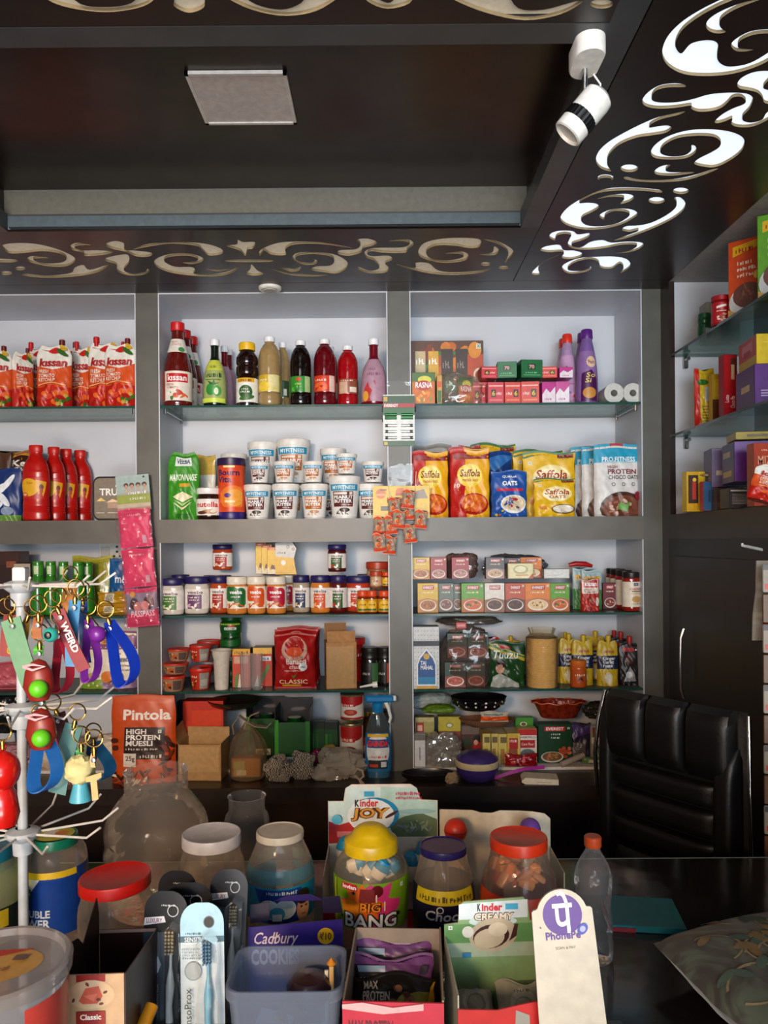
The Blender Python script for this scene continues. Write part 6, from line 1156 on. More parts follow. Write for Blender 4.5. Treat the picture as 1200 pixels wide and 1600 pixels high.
item('evK', lambda: carton(.13, .18, .05, '#0c3a1a', a_eg, side='#0a2c14', name='spice_carton'), .13, .18, 839, 891, 1129, .6705, 2.87, 'big dark green spice carton with an orange sweets picture, bottom right', 'spice carton')
def a_pp(d): d.rect(0, 0, 1, 1, '#2c2438'); d.poly([(0, .6), (1, .75), (1, .95), (0, 1)], '#4a3470'); d.rect(.1, .15, .7, .5, '#6a6460'); [d.rect(.15, .2+.05*i, .6, .22+.05*i, '#3a3634') for i in range(5)]
item('pp', lambda: pouch(.10, .18, .05, '#2c2438', a_pp, seed=66, rootname='dark_pouch', wr=1.5), .10, .18, 890, 923, 1130, .6705, 2.88, 'dark purple pouch beside the big green spice carton', 'pouch')
def a_sr(d): d.rect(0, 0, 1, 1, '#8a8478'); d.rect(.1, .68, .8, .95, '#6a1c1c'); d.rect(.05, .5, .9, .68, '#c8c0b4'); d.txt('Sereni', .15, .54, .8, .64, '#3a3a3a', .01); d.rect(.1, .1, .85, .45, '#3a4038'); d.ell(.5, .28, .3, .12, '#5a6a50')
item('sr', lambda: pouch(.11, .17, .04, '#8a8478', a_sr, seed=67, rootname='grey_pouch', wr=.8), .11, .17, 922, 954, 1134, .6705, 2.87, 'pale pouch with a landscape picture at the right end of the bottom row', 'pouch')
# black tray with holes in a domed film, orange pack, red basket, foil bag on top
zt = P(0, 1141, 2.88).z+.001
def dometray():
    r = thing('fruit_tray', 'x', 'x')
    b = MB(); b.lathe([(0, .0), (.07, .004), (.10, .03), (.108, .062), (.105, .064), (.096, .035), (.06, .012), (0, .01)], mat('#0c0b0c', .15, coat=.4), 36, sy=.7)
    b.obj('bowl', r)
    b = MB()
    for i in range(16): a = -1.3+2.6*(i % 8)/7; z = .028+.018*(i//8); rr = (.1, .1055)[i//8]; b.lathe([(0, -.0), (.0045, .0008), (0, .0016)], mat('#b8b4ae', .2), 10, X=Matrix.Translation((rr*sin(a), -rr*.7*cos(a), z)) @ Matrix.Rotation(-a, 4, 'Z') @ Matrix.Rotation(pi/2, 4, 'X'))
    b.obj('studs', r); return r
loc = P(748, 1140, 2.88); put('dome', dometray, (loc.x, 2.88, P(0, 1118, 2.88).z+.008), 'black studded bowl resting on top of the yellow cartons', 'bowl', 0, None, (.98, .98, .82), (0, 0))
bpy.data.objects['fruit_tray'].name = 'studded_bowl'
item('dish2', lambda: (lambda b: (b.lathe([(0, 0), (.07, 0), (.105, .02), (.115, .036), (.112, .036), (.10, .022), (.066, .004), (0, .004)], clear('#c89a78', .85, .08, haze=.35), 32, sy=.6), b.obj('clear_tray'))[1])(MB()), .23, .036, 717, 806, 1122, zt, 2.88, 'shallow clear brownish tray under the black studded bowl', 'tray', 0, sy=.85)
def a_op(d): d.rect(0, 0, 1, 1, '#b8b0a0'); d.rect(0, .15, 1, .6, '#d8501c'); d.rect(.1, .68, .8, .84, '#6a7a74')
item('opk', lambda: pouch(.11, .05, .03, '#b8b0a0', a_op, stand=False, seed=68, rootname='orange_packet'), .11, .05, 750, 795, 1112, P(0, 1134, 2.80).z, 2.80, 'small orange and silver packet at the front of the clear tray', 'packet')
zb_ = P(0, 1129, 2.87).z+.002
def basket():
    r = thing('bread_basket', 'x', 'x'); RB = mat('#7c2412', .25, kind='crumple', var=.2)
    b = MB(); pr = [(.07, 0), (.075, .003), (.098, .055), (.112, .062), (.113, .066), (.098, .062), (.072, .008), (0, .008)]
    b.lathe([(0, 0)]+pr, RB, 40, sy=.5, flute=.012, nf=20, fr=(.05, .07)); b.obj('body', r)
    b = MB(); b.tube([(.113*sin(a), -.0565*cos(a), .064+.003*sin(10*a)) for a in [2*pi*i/80 for i in range(81)]], .0025, mat('#c8603a', .25), 6); b.obj('wavy_rim', r); return r
loc, w_, h_ = S(831, 917, 1096, zb_, 2.87); put('bask', basket, (loc.x, 2.88, zb_), 'red-brown wavy-rimmed basket on top of the big green spice carton', 'basket', 0, None, (w_/.226, w_/.226, h_/.066))
item('foil', lambda: crump(.17, .1, .08, mat('#2c2822', .2, kind='crumple'), 37, amp=.15, name='foil_bag'), .17, .07, 912, 960, 1100, P(0, 1132, 2.88).z+.003, 2.90, 'crumpled dark foil bag lying on the purple and pale pouches', 'bag')
# purple casserole, pan, magenta ribbon, white slab, knife blade, small packets on the bench
loc, w_, h_ = S(712, 781, 1176, .6605, 2.68)
def cass():
    r = thing('food_container', 'x', 'x'); PU = mat('#3a2a6a', .35)
    b = MB(); b.lathe([(0, 0), (.05, 0), (.062, .008), (.074, .035), (.077, .052)], PU, 40); b.obj('base', r)
    b = MB(); b.lathe([(.077, .052), (.0785, .054), (.0785, .072), (.075, .075)], mat('#cdb88f', .4), 40); b.obj('middle_ring', r)
    b = MB(); b.lathe([(.075, .075), (.072, .084), (.055, .098), (.03, .104), (0, .105)], PU, 40); b.obj('lid', r); return r
put('cass', cass, (loc.x, 2.70, .6605), 'round purple insulated food container with a cream middle ring', 'food container', 0, None, (w_/.157, w_/.157, h_/.105))
b = MB(); b.lathe([(0, 0), (.07, 0), (.09, .012), (.095, .026), (.092, .026), (.086, .013), (.066, .004), (0, .004)], mat('#131012', .3), 32, sy=.5)
loc = P(668, 1210, 2.72); tag(b.obj('frying_pan'), 'low black pan lying on the bench left of the purple container', 'pan', (loc.x, 2.70, .6605))
b = MB(); b.band([(-.09, .0, .002), (-.04, -.01, .022), (.02, 0, .034), (.09, .012, .036)], .012, .002, mat('#9a1c8a', .4), side=(0, .5, 1))
q = P(800, 1210, 2.68); tag(b.obj('ribbon'), 'magenta ribbon strip curling across the bench', 'ribbon', (q.x+.03, 2.70, .6605))
b = MB(); b.prism([(-.062, .012), (-.05, .022), (.062, .018), (.062, .0), (-.05, .0), (-.062, .006)], -.035, .035, mat('#d8cdb6', .6)); b.box(-.01, .04, -.0365, -.035, .008, .009, '#8a8270')
q = P(843, 1209, 2.66); tag(b.obj('wrapped_slab'), 'cream paper-wrapped slab lying at the front of the bench', 'packet', (q.x, 2.665, .6605), radians(-6))
b = MB(); b.tube([(-.045, 0, .008), (.045, .03, .035)], [.011, .010], mat('#a89a8c', .3), 12); q = P(896, 1193, 2.80); tag(b.obj('white_tube'), 'slanting off-white tube leaning at the right of the bottom compartment', 'tube', (q.x, 2.80, .6705))
item('redpk', lambda: pouch(.12, .05, .03, '#8a1018', lambda d: food(d, .5, .5, .4, .4, ['#b81c24', '#d8606a', '#6a0c14'], 10, 3), stand=False, seed=69, rootname='red_packet'), .12, .03, 788, 840, 1186, .671, 2.81, 'glossy red packet lying in front of the yellow cartons', 'packet')
item('grpk', lambda: pouch(.12, .05, .03, '#5a7a3c', lambda d: (d.rect(.2, .3, .8, .7, '#c8c8b0'),), stand=False, seed=70, rootname='green_packet'), .12, .03, 908, 955, 1187, .671, 2.84, 'flat green packet lying at the right end of the compartment floor', 'packet')
b = MB(); b.add([], [], CK); item('napk', lambda: crump(.06, .05, .03, mat('#a88a68', .7, kind='crumple'), 38, amp=.3, name='paper_scrap'), .06, .03, 696, 716, 1208, .6605, 2.66, 'crumpled tan paper scrap between the pan and the purple container', 'paper')
# ================================================================ HANGING ON THE PILLARS
def bcard(): 
    r = thing('battery_card', 'x', 'x'); b = MB(); b.box(-.058, .058, -.002, 0, -.19, 0, '#d8dcda'); d = Dec(b, .116, .19, lambda a, z, o: (a, -.002-o, z-.19))
    d.rect(0, .60, 1, .98, '#1d4a2a'); d.rect(0, .75, 1, .83, '#a8201c'); d.txt('EVEREADY', .04, .76, .48, .82, '#f4eeee', .03); d.rect(.02, .87, .14, .96, '#c8a03a'); d.rect(0, .62, 1, .73, '#15602c'); d.rect(0, 0, 1, .10, '#134a22'); d.rect(.03, .02, .14, .08, '#c8a81c')
    b.obj('card', r)
    b = MB()
    for row, z in enumerate((-.075, -.087, -.115, -.137, -.160)):
        for s in (-1, 1): b.tube([(s*.052, -.006, z), (s*.008, -.006, z)], .0055, mat('#c9ccca' if row > 1 else '#1d6a34', .2, metal=.3), 10)
        for s in (-1, 1):
            if row > 1: b.tube([(s*.050, -.0062, z), (s*.040+.0, -.0062, z)], .0056, mat('#2a2422', .3), 10)
    o = b.obj('batteries', r)
    b = MB(); b.box(-.045, .045, -.0015, -.0005, 0, .05, clear('#ffffff', .98, .04, haze=.05, bump=12, fres=.5)); b.obj('film_header', r); return r
q = P(623, 616, 2.785); put('bcard', bcard, (q.x, 2.795, q.z), 'green and white battery card hanging on the middle pillar', 'battery card')
bpy.data.objects['battery_card'].scale = (.99, 1, .98)
# yellow snack card with small packets
r = thing('snack_card', 'yellow hanging display card on the middle pillar with little snack packets below', 'display card', (P(627, 786, 2.785).x, 2.79, P(627, 810, 2.785).z), 0)
b = MB(); b.box(-.103, .103, -.003, 0, 0, .118, '#d8b010'); d = Dec(b, .206, .118, plane_fn(-.003))
d.circ(.14, .76, .09, '#c8661c'); d.rect(.06, .7, .22, .76, '#e0a05a'); d.rect(.13, .86, .24, .9, '#5a2a14'); d.ell(.49, .82, .09, .12, '#c8641c'); d.rect(.4, .70, .6, .78, '#a84a18'); d.poly([(.69, .8), (.9, .9), (.97, .62), (.74, .6)], '#8a7a6c'); d.rect(.25, .48, .44, .64, '#4a443c'); d.rect(.14, .24, .32, .38, '#4a443c'); d.rect(.48, .32, .7, .62, '#a8501c'); d.poly([(.27, 0), (.28, 1), (.29, 1), (.29, 0)], '#c8a010')
b.obj('card', r)
b = MB(); b.tube([(-.05, -.006, .16), (-.045, -.008, .10), (-.02, -.01, .04), (0, -.012, 0)], .0012, mat('#d8cfc0', .5), 5); b.tube([(.055, -.006, .17), (.05, -.008, .1), (.045, -.01, 0)], .0012, mat('#d8cfc0', .5), 5); b.obj('string', r)
b = MB(); b.box(-.045, .045, -.001, 0, .118, .2, clear('#ffffff', .98, .04, haze=.05, bump=12, fres=.5)); b.obj('film_header', r)
def a_sn(d): d.rect(0, 0, 1, .22, '#d8441c'); d.rect(0, .86, 1, 1, '#d8541c'); d.rect(.05, .22, .95, .86, '#9a8a78'); food(d, .5, .5, .38, .3, ['#d8641c', '#e0a04a', '#e8dccc', '#7a4a30', '#c83a1c'], 13, 6, .3)
def p_sn(): return pouch(.046, .065, .018, '#a89078', a_sn, stand=False, seed=75, rootname='snack_sachet', steps=(8, 10))
for k, (px, py, rz) in enumerate(((593, 836, 3), (612, 835, -5), (622, 826, 4), (638, 812, -3), (656, 826, 6), (594, 862, -4), (608, 866, 5), (642, 848, -6), (636, 795, 8), (617, 806, -2))):
    q = P(px, py, 2.76); put('sn', p_sn, (q.x, 2.765-.016*(k % 3), q.z), 'little orange-ended snack sachet %s' % ('hanging lowest but one at the far left', 'second from the left in the middle row', 'in the centre below the yellow card', 'over the lower middle edge of the card', 'hanging at the right under the card', 'lowest at the left', 'lowest of all, left of the pillar', 'lowest at the right on the pillar', 'pinned highest on the card', 'over the card below its centre')[k], 'snack sachet', 0, 'little hanging snack sachets', None, (0, radians(rz)))
# pink pack strip
def strip():
    r = thing('mouth_freshener_strip', 'x', 'x'); b = MB(); b.box(-.06, .06, -.001, 0, .43, .56, '#9aa090'); d = Dec(b, .12, .13, lambda a, z, o: (a, -.001-o, .43+z)); d.rect(0, .5, 1, 1, '#9db0ac')
    for u in (.3, .47, .66, .85): d.circ(u, .72, .075, '#4a3228'); d.circ(u, .68, .055, '#b88a72'); d.rect(u-.07, .5, u+.07, .62, '#b0a090')
    d.rect(0, .2, 1, .45, '#8f9a3c'); scr(d, .35, .46, .9, .54, '#e8e8e0', 8); scr(d, .4, .3, .9, .38, '#d8d8b8', 7); d.rect(0, 0, 1, .2, '#b8a890'); d.circ(.85, .93, .03, '#2a2420'); b.obj('header_card', r)
    for i, z in enumerate((.29, .145, 0)):
        b = MB()
        def a(d, i=i):
            d.rect(0, 0, 1, 1, '#d82c6e')
            if i == 2: d.rect(0, .35, 1, .95, '#7f98a8'); d.ell(.28, .6, .14, .16, '#2a1a18'); d.ell(.75, .62, .17, .18, '#2a1a18'); d.ell(.38, .52, .12, .13, '#c89a88'); d.ell(.62, .54, .12, .13, '#d0a494'); d.rect(0, .88, 1, .97, '#c82a6a'); d.circ(.25, .85, .08, '#e0c83a'); d.poly([(0, 0), (1, 0), (1, .45), (.5, .3), (0, .35)], '#c81c62'); d.txt('PASSPASS', .15, .26, .9, .42, '#ffffff', .02, .1)
            else: d.rect(.06, .05, .94, .93, '#d8326f'); d.rect(.05, .80, .95, .90, '#c82a60'); scr(d, .3, .82, .75, .88, '#f0b8c8', 7); d.rect(.72, .1, .85, .3, '#c8b8c0')
        p_ = pouch(.118, .14, .018, '#cf2a68', a, stand=False, seed=80+i, rootname='sachet', wr=.6); p_.parent = r; p_.location = (0, -.012, z+.004)
    b = MB(); b.box(-.064, .064, -.026, -.025, .0, .44, clear('#fff0f4', .95, .05, haze=.03, bump=30)); b.obj('film_sleeve', r); return r
q = P(226, 980, 2.76); put('strip', strip, (q.x, 2.765, q.z), 'long hanging strip of bright pink sachets under a printed header card on the left pillar', 'sachet strip', 0, None, (1, 1, .98), (0, radians(-4.5)))
# ================================================================ RIGHT-HAND CABINET (things face left, -X)
R90 = -90
def rx(px, y):  # depth where the photo column px meets x
    return y*F/(px-600)
def ritem(key, fn, w0, h0, xf, y0, y1, ytop, zs, label, cat, rz=-90, group=None, sy=None, proto_d=None):
    """xf: x of the face towards the shop; y0..y1 extent in depth; ytop the pixel row of its top at the near end"""
    h_ = (845-ytop)*y0/F+H-zs; w_ = y1-y0
    return put(key, fn, (xf, (y0+y1)/2, zs+.0005), label, cat, radians(rz), group, (w_/w0, sy or w_/w0, h_/h0))
z64, z36, zb0 = H+.651, H+.367, H+.085
item_y = lambda px, x: x*F/(px-600)
def a_mtr(bg): 
    def a(d): d.rect(0, 0, 1, 1, bg); d.poly([(.12, .80), (.8, .88), (.82, .97), (.12, .93)], '#d8a81c'); scr(d, .2, .84, .75, .91, '#a8281c', 6); scr(d, .25, .68, .7, .73, '#f0d0b8', 6, 2); scr(d, .25, .60, .8, .65, '#f0d0b8', 7, 3); scr(d, .25, .52, .75, .57, '#f0d0b8', 6, 4); d.circ(.8, .52, .09, '#d8b83a'); d.ell(.5, .2, .48, .2, '#c8c4c0'); d.ell(.55, .28, .42, .16, '#6a3f34'); food(d, .55, .3, .36, .12, ['#7a4a3c', '#5a3428', '#8a5a48'], 20, 4, .2); d.poly([(0, 0), (1, 0), (1, .08), (.3, .06), (0, .12)], '#c89a4a')
    return a
# front faces are seen obliquely; faces point towards -X and a little to the camera
for k, (bg, y0, y1, yt, lb) in enumerate((('#c8461a', 2.055, 2.185, 392, 'orange ready-mix carton standing on the upper right-hand shelf'), ('#5a961c', 1.90, 2.035, 330, 'bright green ready-mix carton beside the orange one, cut by the photo edge'))):
    put('mtr'+bg, lambda bg=bg: carton(.12, .20, .035, bg, a_mtr(bg), side=bg, name='ready_mix_carton'), ((1.09, 1.095)[k], (2.285, 2.12)[k], z64+.0005), lb, 'ready mix carton', radians((-42, -30)[k]), None, (.85, 1, (1.17, 1.2)[k]))
item('gjr', lambda: bottle(smooth_prof([(.03, .001), (.033, .006), (.033, .05), (.030, .06), (.033, .07), (.031, .082)]), mat('#0b3f20', .25), [(.029, .08), (.031, .082), (.031, .10), (.029, .102)], '#0d4a26', [(.01, .04, '#0b3f20', lambda d: d.rect(.4, .1, .9, .9, '#8aa0a0'), 100)], root='powder_jar'), .064, .102, 1091, 1110, 491, z64, 2.50, 'small dark green jar on the upper right-hand shelf', 'jar')
def a_rj2(d): d.rect(0, 0, 1, 1, '#a8161c'); d.poly([(.1, .7), (.6, .8), (.6, .9), (.1, .82)], '#e8d8d0'); d.rect(.1, .55, .6, .6, '#e8d8d0'); food(d, .4, .25, .3, .2, ['#e8d0c0', '#c8a080', '#b81c1c'], 9, 3)
item('rjr', lambda: bottle(smooth_prof([(.033, .001), (.036, .006), (.036, .05), (.034, .07), (.036, .11), (.030, .125)]), mat('#8a1218', .25), [(.033, .123), (.035, .125), (.035, .147), (.033, .149)], '#9a141a', [(.01, .11, '#a8161c', a_rj2, 110)], root='powder_jar'), .072, .149, 1112, 1140, 464, z64, 2.36, 'red powder jar on the upper right-hand shelf', 'jar')
item('tjr', lambda: carton(.12, .12, .06, '#8a8a7a', lambda d: d.rect(.1, .1, .9, .6, '#a09f8f'), name='carton'), .12, .12, 1098, 1150, 476, z64, 2.58, 'greenish-grey carton behind the red and green jars', 'carton')
# shelf 2
b_ = lambda c, c2: (lambda: carton(.16, .09, .12, c, lambda d: d.rect(.05, .05, .95, .95, c), side=c2, name='biscuit_box'))
def a_pbox(d): d.rect(0, 0, 1, 1, '#5a1f7a'); d.rect(.3, .55, .95, .95, '#b8b4c8'); [d.rect(.1, .38-.06*i, .9, .41-.06*i, '#c8a8d8') for i in range(3)]; d.rect(.6, .1, .8, .14, '#c8a8d8')
def s_pbox(d): d.rect(0, 0, 1, 1, '#4a1c62'); d.rect(.3, .45, .75, .6, '#c8a878')
put('pbx', lambda: carton(.16, .125, .15, '#5a1f7a', a_pbox, side='#4a1c62', side_art=s_pbox, top='#5a1f7a', name='biscuit_box'), (1.14, 2.24, z36+.0005), 'purple snack box on the lower right-hand shelf, a yellow box on top of it', 'snack box', radians(-6))
def a_ybox(d): d.rect(0, 0, 1, 1, '#d8b80c'); d.rect(.1, .7, .9, .74, '#e8cc3a')
def s_ybox(d): d.rect(0, 0, 1, .3, '#b8980c'); d.rect(0, .3, 1, 1, '#b04030'); d.rect(.2, .5, .8, .85, '#c86a70'); d.rect(.3, .4, .7, .6, '#9a2018')
put('ybx', lambda: carton(.155, .085, .14, '#d8b80c', a_ybox, side='#c8a80c', side_art=s_ybox, top='#d8b80c', name='biscuit_box'), (1.145, 2.24, z36+.127), 'yellow snack box stacked on the purple box on the right-hand shelf', 'snack box', radians(-6))
def a_cp(d): d.rect(0, 0, 1, 1, '#a8141c'); d.rect(.5, .72, .95, .95, '#5a2a1c'); d.rect(.55, .62, .8, .85, '#c8a080'); d.txt('Lotte', .02, .28, .42, .36, '#f0dcd8', .01, 0, pi/2); d.txt('Choco Pie', .34, .22, .98, .32, '#f0dcd8', .01, 0, pi/2)
item('cpie', lambda: carton(.05, .17, .03, '#a8141c', a_cp, side='#8a1018', name='snack_carton'), .05, .17, 1126, 1148, 556, z36, 2.40, 'tall red chocolate pie carton standing beside the purple box', 'snack carton', 6, sy=1)
def a_yp(d): d.rect(0, 0, .25, 1, '#b81c14'); d.rect(.25, 0, 1, 1, '#c8a81c'); d.ell(.4, .78, .3, .05, '#2f6a1c'); d.rect(.5, .45, .85, .7, '#b8bcc0'); [d.rect(.35, .1+.05*i, .8, .12+.05*i, '#8a741c') for i in range(6)]
item('yp', lambda: pouch(.09, .22, .04, '#c8a81c', a_yp, seed=91, rootname='soup_packet', wr=1.3), .09, .22, 1084, 1115, 578, z36, 2.56, 'crinkled yellow and red packet leaning on the lower right-hand shelf', 'packet')
item('yp2', lambda: carton(.07, .2, .04, '#b8981c', lambda d: (d.rect(0, 0, 1, .5, '#5a2c14'), d.rect(.1, .55, .9, .9, '#c8a82a')), name='snack_carton'), .07, .2, 1110, 1132, 586, z36, 2.50, 'yellow-brown packet between the crinkled one and the red carton', 'packet')
# cabinet floor
def a_yb(d): d.rect(0, 0, 1, 1, '#d0a00c'); d.rect(.08, .2, .62, .92, '#3a2014'); d.rect(.3, .3, .5, .75, '#b8302a'); d.ell(.42, .8, .1, .05, '#e8c83a'); d.rect(.66, 0, .9, 1, '#e0c00c')
item('ybf', lambda: carton(.11, .15, .07, '#d0a00c', a_yb, side='#d8b80c', name='display_box'), .11, .15, 1069, 1098, 738, zb0, 2.46, 'open yellow display box on the cabinet floor at the far end', 'display box')
item('blu', lambda: carton(.07, .12, .05, '#2a5a86', lambda d: (d.rect(.35, .3, .5, .7, '#1a3a5a'), d.rect(.85, .7, 1, .95, '#b82040')), side='#b01c3a', name='small_carton'), .07, .12, 1096, 1117, 753, zb0, 2.40, 'blue carton standing beside the open yellow display box', 'carton')
item('wrp', lambda: crump(.1, .08, .03, mat('#b8a880', .4, kind='crumple'), 93, name='wrapped_packet'), .1, .05, 1092, 1124, 738, P(0, 753, 2.4).z+.002, 2.44, 'pale film-wrapped packet lying on the blue carton', 'packet')
item('brn', lambda: carton(.06, .1, .05, '#4a2c1c', lambda d: food(d, .5, .5, .4, .4, ['#c8a070', '#8a4a2c', '#2a140c'], 9, 4), name='small_carton'), .06, .1, 1117, 1133, 764, zb0, 2.36, 'brown carton with a pale picture, beside the blue one', 'carton')
item('blk2', lambda: carton(.1, .09, .08, '#2a2424', lambda d: (d.rect(.05, .85, .7, .92, '#b8b4b0'), [d.rect(.1, .2+.08*i, .8, .23+.08*i, '#8a8480') for i in range(7)]), name='small_carton'), .1, .09, 1132, 1172, 764, zb0, 2.22, 'black carton with small white print under the purple boxes', 'carton')
def a_pu2(d): d.rect(0, 0, 1, 1, '#5f1880'); d.rect(.3, .42, 1, .52, '#d8b860'); d.rect(.45, .46, .5, .56, '#d8b860')
def s_pu2(d): d.rect(0, 0, 1, 1, '#3f1858'); d.rect(.1, .15, .8, .3, '#b8985a'); d.rect(.1, .65, .7, .8, '#b8985a')
put('pu2', lambda: carton(.15, .115, .13, '#5f1880', a_pu2, side='#3f1858', side_art=s_pu2, top='#6a2a8a', name='biscuit_box'), (1.085, 2.24, P(0, 764, 2.22).z+.002), 'shiny purple box with gold strips stacked above the black carton', 'snack box', radians(-10))
put('pu3', lambda: carton(.13, .12, .1, '#6a5a80', lambda d: (d.rect(.1, .3, .9, .42, '#b8a88a'),), side='#5a4a70', name='biscuit_box'), (1.09, 2.42, P(0, 764, 2.22).z+.0), 'film-wrapped pale purple box behind the shiny purple one', 'snack box', radians(-10))
put('pu3s', lambda: carton(.13, .075, .1, '#2a2024', lambda d: None, name='small_carton'), (1.09, 2.42, zb0+.0005), 'dark carton underneath the pale purple box', 'carton', radians(-10), None, (1, 1, .95))
put('yel3', lambda: carton(.2, .022, .1, '#a8901c', lambda d: (d.rect(.15, .3, .45, .7, '#6a5a1c'), scr(d, .55, .2, .95, .8, '#3a3010', 6)), name='flat_box'), (1.13, 2.26, P(0, 764, 2.22).z+.127), 'flat yellow box lying on the purple boxes under the lower shelf', 'box', radians(-10))
def a_mz(d): d.rect(0, 0, 1, 1, '#a83a1c'); scr(d, .3, .88, .7, .91, '#f0c8a8', 5); d.txt('MIZU', .15, .66, .9, .80, '#e8a888', .01); scr(d, .3, .56, .7, .59, '#e8b090', 5); d.ell(.4, .35, .2, .12, '#8a2a14'); d.ell(.6, .3, .15, .08, '#c8642a')
item('mz', lambda: carton(.13, .2, .04, '#a83a1c', a_mz, name='snack_carton'), .13, .2, 1172, 1212, 694, zb0, 2.08, 'rust-red carton with thin pale lettering at the right photo edge', 'snack carton', sy=1)
item('pk9', lambda: pouch(.12, .2, .06, '#b83a1c', a_kpouch, seed=95, rootname='ketchup_pouch', shoulder=.4), .12, .2, 1164, 1222, 728, zb0, 1.86, 'orange-red ketchup pouch leaning at the front of the right cabinet floor', 'ketchup pouch', 0, None, None, (0, radians(18)))
# hanging ladder rack and strips at the right edge
r = thing('white_rail', 'white rod fixed under the right cabinet with hanging sachet strips', 'rail', (P(1160, 849, 2.1).x-.0, 2.1, P(1160, 849, 2.1).z))
b = MB(); b.tube([(0, 0, .0), (0, 0, -.006), (.008, -.01, -.009)], .004, mat('#d8d8d4', .3), 8); b.tube([(.006, -.01, -.008), (.05, -.05, -.022), (.2, -.15, -.05)], .0045, mat('#b8c0c0', .3), 10); b.obj('rod', r)
def a_st(d): 
    d.rect(0, 0, 1, 1, '#cfc4b4')
    for i in range(4): d.rect(.1, .85-.24*i, .45, .95-.24*i, '#b83a24'); d.ell(.7, .8-.24*i, .25, .08, '#5a2a24')
def sstrip():
    b = MB(); b.band([(0, 0, .0), (-.006, .002, -.1), (-.02, .004, -.2), (-.03, .0, -.30)], .002, .09, '#cfc4b4', side=(0, 1, 0)); return b
def strip2(n, c):
    r = thing('seasoning_strip', 'x', 'x')
    for i in range(n):
        b = MB(); b.box(-.035, .035, -.006, .0, -.075*(i+1)+.002, -.075*i-.002, c[i % 2], bev=.0025); d = Dec(b, .066, .068, lambda a, z, o: (a, -.006-o, -.075*(i+1)+.0035+z))
        if i % 2 == 0: d.rect(0, 0, 1, 1, c[0]); d.rect(0, .8, 1, 1, '#3a3a42'); d.ell(.6, .35, .3, .25, '#5a4034'); d.rect(.05, .1, .25, .3, '#b83a24')
        else: d.rect(0, 0, 1, 1, c[1]); d.circ(.5, .5, .1, '#6a4420')
        b.obj('sachet', r)
    return r
q = P(1196, 880, 1.9); put('st1', lambda: strip2(10, ('#8f8474', '#5c3a1c')), (q.x+.03, 1.9, q.z), 'hanging strip of brown and cream seasoning sachets at the right photo edge', 'sachet strip', radians(-20))
q = P(1187, 876, 1.98); 
def strip3():
    b = MB(); pts = [(0, 0, 0), (-.004, 0, -.07), (-.016, .0, -.13), (-.018, .0, -.21)]
    vs = []; 
    b.prism([(-.01, 0), (.04, 0), (.04, -.205), (-.022, -.205), (-.020, -.14), (-.012, -.08)], -.004, 0, '#a8a094')
    d = Dec(b, .05, .2, lambda a, z, o: (a+.012, -.004-o, z-.203)); [d.rect(.35, .12+.24*i, .75, .22+.24*i, '#b83422') for i in range(4)]
    return b.obj('sachet_strip')
put('st2', strip3, (q.x, 1.98, q.z), 'cream strip with red squares hanging beside the brown sachets', 'sachet strip', 0)
# ================================================================ THE COUNTER AND WHAT STANDS ON IT
CZ, LZ = H-.72, H-.62          # counter top, raised ledge along its near side
CT = mat('#1a1614', .12, kind='laminate', var=.1)
r = thing('shop_counter', 'dark glossy shop counter crowded with jars and display boxes', 'counter', (0, 1.2, 0))
b = MB(); b.box(-1.35, .95, -.20, .53, CZ-.03, CZ-.0005, CT); b.obj('counter_top', r)
b = MB(); b.box(-1.33, .93, -.19, .50, .0, CZ-.031, DARKB); b.obj('cabinet_body', r)
r2 = thing('raised_counter_shelf', 'higher dark ledge along the near side of the counter carrying the display boxes', 'counter shelf', (0, .6, 0))
b = MB(); b.box(-1.35, .30, 0, .39, LZ-.03, LZ-.0005, CT); b.obj('shelf_top', r2)
b = MB(); b.box(-1.33, .28, .01, .38, 0, LZ-.031, DARKB); b.obj('shelf_body', r2)
b = MB(); b.box(-1.35, .95, .53, .533, CZ-.006, CZ, mat('#8f9a96', .1)); b.obj('glass_edge', r)
CL = clear('#ffffff', .955, .04, haze=.05, bump=0)
CLB = clear('#fff4e6', .95, .05, haze=.13, bump=18)
def jar(prof, lid, lidm, labels=(), nf=0, fl=0, fr=(0, 9), film=None, cont=None, sy=1, root='jar', lidfl=.012):
    r = thing(root, 'x', 'x'); b = MB()
    inner = [(max(x-.0022, .001), z+.001) for x, z in prof][::-1]
    b.lathe([(0, prof[0][1])]+list(prof)+[(prof[-1][0]-.002, prof[-1][1])], film or CL, 44, flute=fl, nf=nf, fr=fr, sy=sy); b.obj('body', r)
    if lid: b = MB(); b.lathe(lid, lidm, 48, flute=0); b.obj('lid', r)
    for z0, z1, bg, art in labels: b = MB(); cyl_label(b, prof, z0, z1, bg, art, sy=sy, ang=165, n=56, vn=12); b.obj('label', r)
    if cont: cont(r)
    return r
def lidp(r, z0, h, dome=0):
    if dome: return [(r*.97, z0), (r, z0+.001), (r, z0+h), (r*.97, z0+h+.002)]+[(r*.74*cos(a), z0+h+.004+dome*sin(a)) for a in [pi/2*i/8 for i in range(1, 8)]]+[(0, z0+h+.002+dome)]
    return [(r*.96, z0), (r, z0+.001), (r, z0+h-.003), (r*.985, z0+h-.0005), (r*.95, z0+h), (r*.9, z0+h-.0015), (0, z0+h-.001)]
